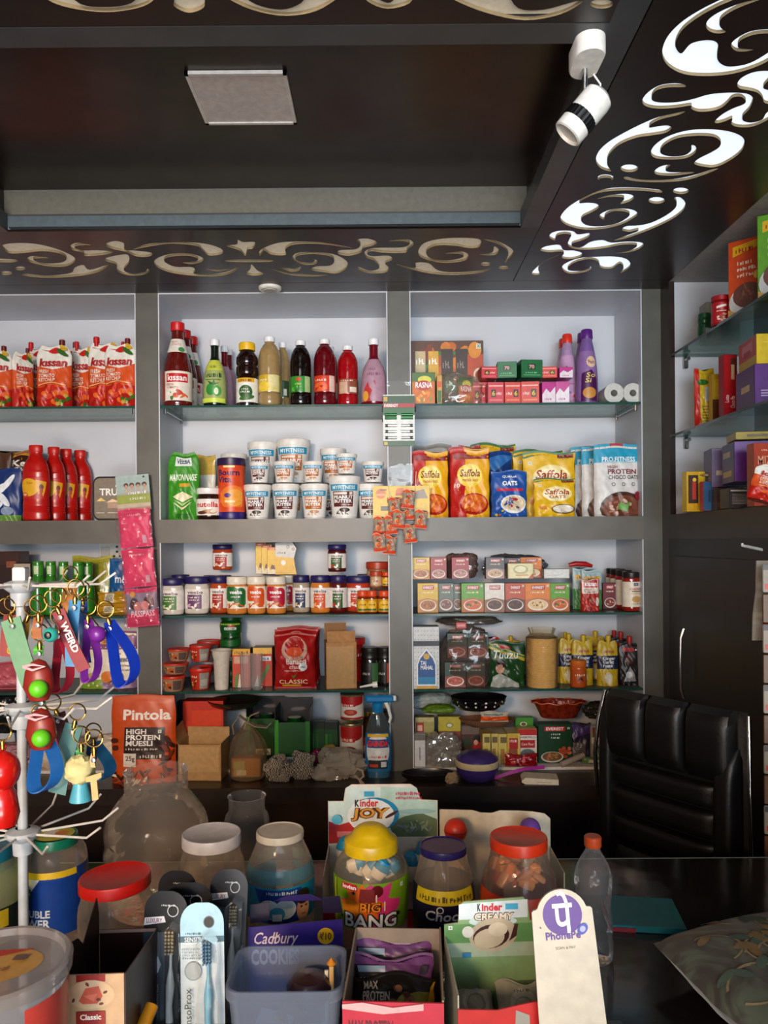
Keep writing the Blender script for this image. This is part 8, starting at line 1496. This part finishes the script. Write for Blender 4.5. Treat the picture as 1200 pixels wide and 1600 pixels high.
b = MB(); b.box(-hw, -hw+.0015, -.125, 0, 0, zf+.01, '#a8a494'); b.box(hw-.0015, hw, -.125, 0, 0, zf+.012, '#a8a494'); b.prism([(-hw, 0), (hw, 0), (hw, zf+.004), (hw*.7, zf), (hw*.4, zf+.002), (hw*.1, zf-.001), (-hw*.3, zf-.006), (-hw, zf-.004)], -.127, -.125, '#b01c18'); d = Dec(b, w_, zf, plane_fn(-.127)); d.txt('Kinder', .36, .55, .62, .72, '#e8d8d0', .03); d.poly([(.48, .3), (.66, .3), (.64, .9), (.52, .95)], '#8f8a80'); b.box(-hw, hw, -.125, 0, 0, .002, '#a8a494'); b.obj('tray', r)
for k, (x, y, z, t, lb) in enumerate(((-.028, -.03, .052, -.9, 'left flat pale snack packet in the green and white display tray'), (.028, -.045, .056, -.85, 'right flat pale snack packet, its round picture in view'), (-.03, -.085, .040, -1.1, 'front left pale snack packet in the tray'), (.03, -.088, .040, -1.1, 'front right pale snack packet in the tray'))):
    def a_kc(d): d.rect(0, 0, 1, 1, '#9f9a8c'); d.ell(.6, .5, .32, .34, '#b8b4a8'); d.ell(.6, .45, .22, .22, '#8f8878'); d.ell(.58, .47, .18, .16, '#a8a294'); scr(d, .4, .75, .8, .82, '#6a6a60', 6)
    q = put('kc', lambda: pouch(.055, .055, .012, '#9f9a8c', a_kc, stand=False, seed=110, rootname='snack_packet', steps=(10, 10)), ((q0.x+q1.x)/2+x, D+y, LZ+z-.02), lb, 'snack packet', 0, 'pale packets in the green and white display tray', None, (t, 0))
b = MB(); b.box(-hw+.003, hw-.003, -.12, -.004, .003, .022, '#7a766a', bev=.004); tag(b.obj('packet_layer'), 'lower layer of grey packets under the four pale ones', 'packets', ((q0.x+q1.x)/2, D, LZ), radians(2))
# --- payment stand (the code itself is left out)
D = .80; q0, q1 = P(855, 1500, D), P(955, 1500, D); w_ = q1.x-q0.x; cx = (q0.x+q1.x)/2+.003; zt = P(0, 1440, D).z-LZ; ztt = P(0, 1410, D).z-LZ
r = thing('payment_stand', 'white payment standee with a purple round logo at its top', 'payment sign', (cx, D, LZ))
hw = w_/2; cR = .0275; cz = ztt-cR
arc = [(cR*cos(a), cz+cR*sin(a)) for a in [radians(t) for t in range(17, 164, 12)]]
b = MB(); b.prism([(-hw-.005, 0), (hw+.005, 0), (hw-.001, zt-.002), (hw-.003, zt), (cR+.001, zt)]+arc+[(-cR-.001, zt), (-hw+.003, zt), (-hw+.001, zt-.002)], -.0015, .0015, mat('#b2aa98', .3), X=Matrix.Rotation(radians(-4), 4, 'Y') @ Matrix.Rotation(radians(-6), 4, 'X'))
Xs = Matrix.Rotation(radians(-4), 4, 'Y') @ Matrix.Rotation(radians(-6), 4, 'X')
d = Dec(b, w_, ztt, lambda a, z, o: Xs @ Vector((a, -.0015-o, z))); d.circ(.5, cz/ztt+.005, .315, '#4a1c80', 36); v = lambda py: (P(0, py, D).z-LZ)/ztt
d.txt('पे', .345, cz/ztt-.072, .665, cz/ztt+.105, '#f0ece8', .012); d.txt('PhonePe', .2, v(1487), .76, v(1475), '#4a1c80', .03); d.txt('SCAN & PAY', .34, v(1502), .66, v(1498), '#6a6458', .0); d.ell(.80, v(1473), .1, .02, '#2a3a9a', rot=.8); d.ell(.80, v(1473), .05, .012, '#9a9cc0', rot=.8); d.circ(.13, v(1467), .012, '#5a5448')
b.obj('sign_plate', r)
b = MB(); b.box(-hw, hw, -.004, .05, 0, .003, mat('#cfc6ae', .3)); b.obj('foot', r)
# --- toothbrush packs
def tb_pack(w, h, dark, txt, brush, bris, seed=1):
    r = thing('toothbrush_pack', 'x', 'x'); base = '#14161c' if dark else '#9cc4d4'
    out = [(-w/2, 0), (w/2, 0), (w/2, h-w*.45)]+[(w/2*cos(a)**.8 if cos(a) > 0 else 0, h-w*.45+w*.45*sin(a)) for a in [radians(t) for t in range(12, 90, 13)]]+[(-w/2*(-cos(a))**.8, h-w*.45+w*.45*sin(a)) for a in [radians(t) for t in range(102, 176, 13)]]+[(-w/2, h-w*.45)]
    b = MB(); b.prism(out, -.0006, .0006, base); d = Dec(b, w, h, plane_fn(-.0006)); hole = '#0a0a0c'
    d.circ(.66, 1-.10, .13, '#b8bcc4' if dark else '#5a6a74'); d.circ(.66, 1-.10, .11, hole)
    if dark:
        d.poly([(.0, .83), (.5, .845), (.46, .875), (.02, .868)], '#c8ccd4'); d.txt('LUXURY', .06, .842, .42, .865, '#6a2a4a', .02); scr(d, .4, .925, .75, .935, '#c8ccd4', 9); d.rect(0, .3, .5, .80, '#3a4654'); d.poly([(.0, .60), (.34, .60), (.42, .64), (.34, .68), (0, .68)], '#9ab4c4'); d.poly([(.05, .61), (.32, .61), (.36, .64), (.3, .66), (.05, .66)], '#c88a9a'); scr(d, .04, .625, .3, .65, '#f0e0d0', 5)
    else:
        d.rect(0, 0, 1, .80, '#c4d0d4'); d.rect(.0, .80, 1, .83, '#3a5a6c'); d.txt('SENSITIVE', .1, .803, .62, .826, '#d8e4e8', .01); scr(d, .12, .84, .5, .85, '#3a5a6c', 9); d.circ(.3, .66, .2, '#7a8488'); d.circ(.3, .66, .18, '#a4acae'); [scr(d, .06, .72+.018*i, .48, .73+.018*i, '#7a9098', 8, i) for i in range(4)]
    # vertical lettering
    def vt(s, cx_, z0, z1, wd, col, bold=.0):
        vs, ts, ar = glyphs(s, bold)
        if vs: d.tris([(cx_+(y-.5)*-wd, (z0+(z1-z0)*x)) for x, y in vs], ts, col)
    vt('SensoProx', .16 if dark else .2, .36, .585, .16, '#c8ccd4' if dark else '#2a3a44', .0)
    if dark: vt('PHOENIX', .34, .41, .55, .07, '#aab0b8', .02); vt("WORLD'S LEADING TOOTHBRUSHES", .92, .25, .6, .05, '#9aa0a8', .01); d.rect(.2, .25, .52, .34, '#5a626c')
    b.obj('card', r)
    b = MB(); bx0 = .16*w
    b.tube([(bx0, -.008, h*.12), (bx0+.001, -.009, h*.3), (bx0-.001, -.010, h*.45), (bx0, -.009, h*.55), (bx0, -.008, h*.64), (bx0, -.008, h*.70), (bx0, -.008, h*.80)], [.005, .006, .0045, .0062, .0022, .002, .0045], mat(brush, .3), 12)
    b.obj('toothbrush', r)
    b = MB(); rn = random.Random(seed)
    for i in range(7):
        for j in range(3): b.tube([(bx0-.004+.004*j, -.010, h*.72+.0045*i), (bx0-.0045+.0045*j, -.019, h*.72+.0045*i)], .0017, mat(bris, .6), 6)
    b.obj('bristles', r)
    b = MB(); hw = w*.25; pts = [(-hw, .02), (hw, .02), (hw, h*.5), (hw*.8, h*.62), (hw, h*.72), (hw*.9, h*.82), (0, h*.85), (-hw*.9, h*.82), (-hw, h*.7), (-hw*.7, h*.62), (-hw, h*.5)]
    b.prism([(x+bx0, z) for x, z in pts], -.021, -.0008, clear('#ffffff', .97, .04, haze=.02, bump=14)); b.obj('blister', r)
    return r
def tbput(key, fn, w0, h0, px0, px1, yt, D, label, rz=0, tiltx=-6, tilty=0):
    loc = P((px0+px1)/2, yt, D); h_ = loc.z-CZ; w_ = (px1-px0)*D/F
    return put(key, fn, (P((px0+px1)/2, 1500, D).x, D, CZ+.0005), label, 'toothbrush pack', radians(rz), 'toothbrush packs', (w_/w0, 1, h_/h0), (radians(tiltx), radians(tilty)))
dk = lambda: tb_pack(.06, .26, True, 'SENSOPROX', '#b8bcb8', '#8a7a5a')
lt = lambda: tb_pack(.062, .26, False, 'SENSOPROX', '#7fb8d0', '#3a6a8a')
tbput('tbd', dk, .06, .26, 219, 288, 1399, 1.0, 'black toothbrush pack at the front with a silver brush', 0, -3, .5)
tbput('tbl', lt, .062, .26, 283, 352, 1417, .985, 'pale blue toothbrush pack marked SENSITIVE at the front', 0, -3, -1)
tbput('tbd', dk, .06, .26, 314, 373, 1364, 1.07, 'black toothbrush pack standing behind the pale blue one, to its right', 6, -3, 3)
tbput('tbd', dk, .06, .26, 242, 305, 1366, 1.09, 'black toothbrush pack furthest back, mostly hidden', -6, -3, 0)
tbput('tbd', dk, .06, .26, 255, 330, 1385, 1.045, 'black toothbrush pack between the two front packs', 4, -3, 0)
# --- wrapped sticks at the lower left corner
for k, (px, py, c, lb) in enumerate(((86, 1590, '#3a9a1c', 'green stick-like wrapper end beside the brown display box'), (216, 1590, '#c8841c', 'orange wrapper end between the brown box and the toothbrush packs'))):
    q = P(px, py, .85 if k == 0 else .9); b = MB(); b.tube([(-.02, -.05, 0), (0, 0, .018), (.012, .04, .05)], [.009, .010, .008], mat(c, .3), 10); tag(b.obj('sweet_stick'), lb, 'sweet', (q.x-.005*k, q.y-.01, LZ+.010))
# --- small black card machine
q = P(1015, 1560, .98); r = thing('card_machine', 'small black device with a dim grey screen lying by the payment sign', 'device', (q.x, 1.0, CZ), radians(-8))
b = MB(); b.box(-.05, .05, -.04, .05, 0, .05, mat('#0d0c0d', .35), bev=.006); b.obj('body', r)
b = MB(); b.box(-.022, .022, -.0415, -.040, .012, .04, mat('#2c2a28', .3)); b.box(-.045, .045, -.0412, -.040, .004, .005, mat('#4a4a48', .2)); b.obj('screen', r)
# --- patterned cushion on the counter's right end
def fabric():
    m = bpy.data.materials.new('leaf_fabric'); m.use_nodes = True; nt = m.node_tree; L = nt.links.new; bs = nt.nodes['Principled BSDF']; bs.inputs['Roughness'].default_value = .85; bs.inputs['Sheen Weight'].default_value = .2
    tc = nd(nt, 'ShaderNodeTexCoord'); n1 = nd(nt, 'ShaderNodeTexNoise'); n1.inputs['Scale'].default_value = 9; n1.inputs['Distortion'].default_value = 3
    L(tc.outputs['Object'], n1.inputs['Vector']); r1 = nd(nt, 'ShaderNodeValToRGB'); e = r1.color_ramp.elements
    e[0].color = lin('#40382c'); e[1].color = lin('#575e4b'); e[0].position = .42; e[1].position = .6; L(n1.outputs['Fac'], r1.inputs['Fac']); L(r1.outputs['Color'], bs.inputs['Base Color']); return m
FB = fabric(); r = thing('seat_cushion', 'olive cushion with a leaf and tendril print at the bottom right corner', 'cushion', (.68, 1.14, CZ+.0005), radians(15))
def cf(u, v, top=1):
    s = lambda t: max(0, 1-abs(t)**3)**.5
    return Vector((u*.215*(1-.08*abs(v)), v*.205*(1-.08*abs(u)), .05+top*.048*s(u)*s(v)+.004*MN.noise(Vector((u*4, v*4, 0)))))
b = MB(); N = 40
for tp in (1, -1):
    vs = [cf(-1+2*i/N, -1+2*j/N, tp) for j in range(N+1) for i in range(N+1)]
    b.add(vs, [(j*(N+1)+i, j*(N+1)+i+1, (j+1)*(N+1)+i+1, (j+1)*(N+1)+i)[::tp] for j in range(N) for i in range(N)], FB, True)
rn = random.Random(12)
d = Dec(b, 2, 2, lambda a, z, o: cf(max(-.97, min(.97, a)), max(-.97, min(.97, z-1)))+Vector((0, 0, o*3+.0008)), step=.05)
for k in range(40):
    x, y, a = rn.uniform(.12, .88), rn.uniform(.12, .88), rn.uniform(0, 6.28); pts = []; pa = a
    for i in range(16): pts.append((x, y)); x += .022*cos(pa); y += .022*sin(pa); pa += .22*(1 if k % 2 else -1)
    L1 = [(p[0]-.003*sin(a), p[1]+.003*cos(a)) for p in pts]; 
    for i in range(15):
        (x0, y0), (x1, y1) = pts[i], pts[i+1]; nx, ny = -(y1-y0)*.2, (x1-x0)*.2
        if all(.03 < t < .97 for t in (x0, y0, x1, y1)): d.k = .0004; d.poly([(x0-nx, y0-ny), (x1-nx, y1-ny), (x1+nx, y1+ny), (x0+nx, y0+ny)], '#a08f6c')
        if i % 5 == 3 and .08 < x0 < .92 and .08 < y0 < .92: d.k = .0006; d.ell(x0+.035*cos(pa+i), y0+.035*sin(pa+i), .042, .02, rn.choice(['#4a5f54', '#8a6f48', '#55695c', '#94784c']), 12, rn.uniform(0, 3))
b.obj('cover', r)
# teal booklet under the cushion edge
q = P(1030, 1480, 1.36); r = thing('booklet', 'turquoise booklet with a red edge lying behind the cushion', 'booklet', (q.x+.01, 1.45, CZ), radians(-8))
b = MB(); b.box(-.075, .06, -.05, .07, 0, .012, '#0f6a72', bev=.001); b.obj('cover', r); b = MB(); b.box(-.08, -.03, -.052, .06, .0, .008, '#8a1c24'); b.obj('red_edge', r)
# ================================================================ ARMCHAIR behind the counter
A = Vector((.675, 2.36)); B_ = Vector((.935, 2.0)); mid = (A+B_)/2; ux = (B_-A).normalized(); ang = math.atan2(ux.y, ux.x); wd = (B_-A).length
r = thing('office_chair', 'black padded leather office chair with a chrome side frame, behind the counter', 'chair', (mid.x, mid.y, 0), ang)
LE = mat('#0b0908', .42, kind='leather', var=.1); ztp = H-.455
def pad(b, x0, x1, z0, z1, th, seed=1, y=0, sub=14):
    n = sub; hw_ = (x1-x0)/2; cz_ = (z0+z1)/2; hz_ = (z1-z0)/2; cx_ = (x0+x1)/2
    for s in (-1, 1):
        vs = []
        for j in range(n+1):
            for i in range(n+1):
                u = -1+2*i/n; v_ = -1+2*j/n; e = (max(0, 1-abs(u)**4)*max(0, 1-abs(v_)**4))**.42
                vs.append((cx_+u*hw_, y+s*th*e, cz_+v_*hz_))
        b.add(vs, [(j*(n+1)+i, j*(n+1)+i+1, (j+1)*(n+1)+i+1, (j+1)*(n+1)+i)[::(1 if s < 0 else -1)] for j in range(n) for i in range(n)], LE, True)
b = MB(); h2 = wd/2
cols = [(-h2+.015, -h2*.30), (-h2*.29, h2*.27), (h2*.28, h2-.02)]
for x0, x1 in cols: pad(b, x0, x1, ztp-.20, ztp, .045)
for z0, z1 in ((ztp-.275, ztp-.205), (ztp-.36, ztp-.28), (ztp-.44, ztp-.365), (ztp-.60, ztp-.445)): pad(b, -h2+.015, h2-.06, z0, z1, .035)
pad(b, h2-.075, h2-.012, ztp-.62, ztp-.1, .045); pad(b, -h2+.0, -h2+.05, ztp-.62, ztp-.03, .045); pad(b, -h2, h2-.005, ztp-.62, ztp-.005, .03, y=.025)
b.obj('backrest', r)
b = MB(); pad(b, -h2-.0, h2+.0, .02, .42, .06); 
for i, vtx in enumerate(b.v): b.v[i] = (vtx[0], -vtx[2]-.0, .46+vtx[1])
b.obj('seat', r)
CH = mat('#b8b4b0', .18, 1)
for s in (-1, 1):
    b = MB(); x = s*(h2+.006)
    b.tube([(x, .01, ztp-.01), (x+s*.012, -.01, ztp-.10), (x+s*.018, -.02, ztp-.2), (x+s*.016, -.01, ztp-.32), (x+s*.008, .01, ztp-.45), (x, .02, ztp-.6), (x, -.1, .42)], .0065, CH, 10); b.obj('chrome_frame', r)
b = MB(); b.tube([(0, -.25, .10), (0, -.25, .42)], .03, CH, 16); b.obj('column', r)
for k in range(5):
    a = 2*pi*k/5; b = MB(); b.tube([(0, -.25, .09), (.28*cos(a), -.25+.28*sin(a), .065)], [.022, .014], LE, 10); b.lathe([(0, -.012), (.028, -.010), (.030, 0), (.028, .010), (0, .012)], '#111111', 18, X=Matrix.Translation((.28*cos(a), -.25+.28*sin(a), .030)) @ Matrix.Rotation(a+pi/2, 4, 'Z') @ Matrix.Rotation(pi/2, 4, 'Y')); b.obj('leg', r)
# ================================================================ KEYRING STAND
D = 1.08; px_ = P(35, 1200, D).x
r = thing('keyring_stand', 'white rotating wire stand holding keyrings at the left of the counter', 'display stand', (px_, D, CZ))
PW = mat('#a9b0b6', .35); WR = mat('#c9c6c0', .3)
b = MB(); b.tube([(0, 0, 0), (0, 0, H-.058-CZ)], .0068, PW, 16); b.lathe([(0, 0), (.07, 0), (.07, .008), (.01, .012)], PW, 32); b.obj('pole', r)
HUBS = [P(33, 915, D).z, P(34, 1106, D).z, P(36, 1302, D).z]
ends = []
for t, hz_ in enumerate(HUBS):
    b = MB(); z = hz_-CZ; b.lathe([(.007, z-.03), (.013, z-.028), (.014, z-.010), (.022, z-.004), (.024, z), (.022, z+.004), (.01, z+.008)], PW, 24); 
    if t == 0: b.box(-.009, .009, -.009, .009, z+.006, z+.026, mat('#cfd2d2', .4), bev=.002)
    b.obj('hub', r)
    for k in range(10):
        a = radians(36*k+(12, 0, 20)[t]); L_ = .105; dz = (0, -.002, .004)[t]
        if t == 0 and k == 3: continue
        b = MB(); c, s = cos(a), sin(a); b.tube([(.02*c, .02*s, z), (L_*c, L_*s, z+dz), ((L_+.022)*c, (L_+.022)*s, z+dz+.016)], .0017, WR, 6); b.obj('wire_arm', r)
        ends.append((t, k, Vector((px_+L_*c, D+L_*s, hz_+dz))))
E = {(t, k): v for t, k, v in ends}
GOLD = mat('#b8924a', .25, 1)
def ringchain(b, x=0, z=0, R=.011):
    b.tube([(x+R*cos(a), 0, z-R+R*sin(a)) for a in [2*pi*i/20 for i in range(21)]], .0011, GOLD, 6)
    b.lathe([(0, -.006), (.003, -.005), (.0035, .002), (.002, .006), (0, .007)], GOLD, 10, X=Matrix.Translation((x, 0, z-2*R-.006)))
def strap(name, col, length, wdt, label, at, loop=True, rot=0, charm=None, txt=None, rz=0):
    r = thing('keyring', label, 'keyring', at, radians(rz)); r.rotation_euler = (0, radians(rot), radians(rz))
    b = MB(); ringchain(b); b.obj('ring', r)
    b = MB(); z0 = -.028; m = mat(col, .45)
    if loop: b.band([(-wdt*.62*sin(t)*(.35+.65*(1-cos(t/2))), .001*cos(t), z0-length*sin(t/2)**.9) for t in [2*pi*i/24 for i in range(25)]], wdt*.75, .0018, m, side=(.75, 1, .1))
    else: b.band([(-.003*sin(t*3), .002*sin(t*4), z0-length*t) for t in [i/10 for i in range(11)]], wdt, .002, m, side=(1, 0, 0))
    b.lathe([(0, 0), (.0035, 0), (.003, .0018), (0, .002)], mat('#c8c8c4', .25, 1), 12, X=Matrix.Translation((0, -.003, z0-.010)) @ Matrix.Rotation(pi/2, 4, 'X'))
    b.obj('strap', r)
    if txt:
        b = MB(); vs, ts, ar = glyphs(txt, .03); Lt = length*.5; b.add([((y-.5)*wdt*.55, -.0022, z0-length*.2-x*Lt) for x, y in vs], ts, '#e6dcd8'); b.obj('lettering', r)
    if charm: charm(r)
    return r
def charm_ball(col, R, x, z, name='charm', col2=None):
    def f(r):
        b = MB(); b.lathe([(R*cos(a), R*sin(a)) for a in [-pi/2+pi*i/12 for i in range(13)]], mat(col, .35), 18, X=Matrix.Translation((x, -.004, z)))
        if col2: b.lathe([(0, 0), (R*.5, .0), (R*.4, .002), (0, .003)], '#101418', 14, X=Matrix.Translation((x, -.004-R*.95, z)) @ Matrix.Rotation(pi/2, 4, 'X')); 
        b.tube([(x*.3, 0, -.025), (x, -.002, z+R)], .0009, GOLD, 5); b.obj(name, r)
    return f
def kp(px, py, D_): return P(px, py, D_)
strap('k', '#5c8a68', .09, .026, 'sage green wide strap keyring hanging far left in the top tier', kp(6, 935, 1.00), False, -18)
strap('k', '#c8902a', .05, .010, 'thin mustard loop keyring beside the pole top', kp(56, 937, 1.02), True, 25)
strap('k', '#7a1626', .085, .017, 'dark red strap keyring with white capital letters', kp(77, 923, 1.0), False, -24, None, 'WEIRD')
strap('k', '#8f1a2c', .085, .016, 'dark red looped strap keyring beside the lettered one', kp(92, 950, 1.03), True, 0)
strap('k', '#2f5f66', .07, .012, 'dull teal strap keyring in the shade of the top tier', kp(92, 918, 1.13), True, 0)
strap('k', '#c8781c', .055, .022, 'short wide orange strap keyring at the back of the top tier', kp(110, 885, 1.17), False, 0)
strap('k', '#2f78a8', .088, .016, 'light blue flat strap keyring with white marks down its length', kp(119, 905, 1.02), False, 3)
o_ = strap('k', '#104a98', .085, .012, 'deeper blue strap keyring just right of the light blue one', kp(127, 908, 1.06), False, -4)
strap('k', '#6a2288', .085, .015, 'purple looped strap keyring', kp(137, 935, 1.04), True, 0, charm_ball('#6a2288', .011, .015, -.048))
strap('k', '#0c2fa0', .09, .022, 'royal blue wide looped strap keyring, rightmost of the top tier', kp(162, 940, 1.05), True, -14)
def eyecharm(r): charm_ball('#2f9c92', .0095, .017, -.050, 'eye_bead', 1)(r)
strap('k', '#8a4a14', .0275, .012, 'gold clasp keyring with a turquoise eye bead', kp(60, 930, .98), False, 0, eyecharm)
def lips(r):
    b = MB(); RB_ = mat('#7c2016', .4); b.lathe([(0, -.03), (.012, -.027), (.020, -.010), (.017, .010), (.009, .022), (0, .026)], RB_, 18, X=Matrix.Translation((0, -.004, -.070)), sy=.7)
    b.obj('red_figure', r); b = MB(); b.lathe([(.0115*cos(a), .0115*sin(a)) for a in [-pi/2+pi*i/12 for i in range(13)]], mat('#5ab81c', .4), 18, X=Matrix.Translation((.006, -.018, -.080))); b.obj('green_ball', r)
    b = MB(); b.band([(-.014, -.017, -.052), (0, -.020, -.049), (.014, -.017, -.052), (0, -.020, -.056), (-.014, -.017, -.052)], .003, .003, '#c8929a'); b.obj('pale_lips', r)
strap('k', '#3f9a2c', .012, .012, 'keyring with a dark red egg-shaped charm and lime green ball, upper', kp(62, 975, .99), False, 0, lips)
strap('k', '#1f5a3c', .012, .012, 'keyring with a dark red egg-shaped charm and lime green ball, lower', kp(66, 1052, 1.0), False, 0, lips)
# second tier
strap('k', '#1a5aa0', .085, .024, 'blue folded strap keyring hanging from the middle tier', kp(62, 1100, 1.0), True, 0)
strap('k', '#4a101c', .095, .022, 'maroon flat strap keyring slanting right in the middle tier', kp(78, 1085, 1.05), False, -20)
strap('k', '#8a1a34', .085, .014, 'crimson strap keyring behind the maroon one', kp(78, 1105, 1.09), False, -12)
strap('k', '#45706c', .095, .024, 'grey-teal flat strap keyring on a large gold ring', kp(124, 1100, 1.03), False, 14)
def pom(r):
    b = MB(); vs = []; n = 22
    for j in range(n+1):
        for i in range(n):
            t = pi*j/n; a = 2*pi*i/n; dv = Vector((sin(t)*cos(a), sin(t)*sin(a), cos(t))); q_ = .019*(1+.16*MN.noise(dv*5)); vs.append(tuple(dv*q_+Vector((0, -.004, -.055))))
    b.add(vs, [(j*n+i, j*n+(i+1) % n, (j+1)*n+(i+1) % n, (j+1)*n+i) for j in range(n) for i in range(n)], mat('#c8c088', .9, kind='crumple'), True); b.obj('fluffy_ball', r)
    b = MB(); b.lathe([(0, -.095), (.014, -.095), (.013, -.090), (.008, -.070)], mat('#4a9cb0', .4), 20, X=Matrix.Translation((0, -.004, 0))); b.obj('blue_cone', r)
strap('k', '#3a8a4a', .01, .01, 'keyring with a cream fluffy ball over a light blue cone', kp(127, 1135, 1.0), False, 0, pom)
strap('k', '#14507c', .055, .026, 'dark teal-blue strap keyring behind the fluffy ball', kp(146, 1130, 1.1), True, 0)
def tee(r): b = MB(); b.prism([(-.010, -.06), (.010, -.054), (.010, -.060), (.004, -.064), (.006, -.088), (-.002, -.09), (-.004, -.066), (-.010, -.066)], -.003, .0, mat('#c8a068', .5)); b.obj('tan_charm', r)
strap('k', '#c8a068', .02, .006, 'keyring with a small tan T-shaped charm', kp(147, 1140, .98), False, 0, tee)
def redfig(r):
    b = MB(); b.lathe([(.022*cos(a), .026*sin(a)) for a in [-pi/2+pi*i/12 for i in range(13)]], mat('#b8140e', .2, coat=.4), 20, X=Matrix.Translation((0, -.002, -.06))); b.lathe([(0, -.135), (.016, -.13), (.020, -.115), (.016, -.09), (.010, -.08)], mat('#b8140e', .2, coat=.4), 20); b.obj('red_charm', r)
    b = MB(); b.lathe([(0, 0), (.012, 0), (.010, .003), (0, .004)], '#d8901c', 16, X=Matrix.Translation((-.008, -.020, -.058)) @ Matrix.Rotation(pi/2, 4, 'X')); b.obj('yellow_spot', r)
strap('k', '#a81818', .02, .01, 'keyring with a shiny red rounded charm at the left photo edge', kp(4, 1130, .98), False, 0, redfig)
strap('k', '#7a1418', .06, .02, 'dark red strap keyring at the left edge behind the sage strap', kp(20, 930, 1.1), False, 5)

# ================================================================ pieces of a part hang under that part
NEST = dict(bristles='toothbrush', handle='door_panel', studs='bowl', flap='body front_panel', side_flap='body', front_flap='body', pin_hole='plate', rocker_switch='plate', trigger='trigger_head', liquid='body', screen='body', lid_sticker='lid', lid_label='lid', green_ball='red_figure', pale_lips='red_figure', torn_edge='sides', wavy_rim='body', lens='ring', diffuser='frame', yellow_spot='red_charm', black_ring='lamp_head', front_bezel='lamp_head', lettering='strap clear_lid', label_edge='body', polished_edge='glass_pane', blister='card')
for r in [o for o in bpy.data.objects if 'label' in o and not o.parent]:
    ch = {c.name.split('.')[0]: c for c in r.children}
    for c in list(r.children):
        for t in NEST.get(c.name.split('.')[0], '').split():
            if t in ch: c.parent = ch[t]; break
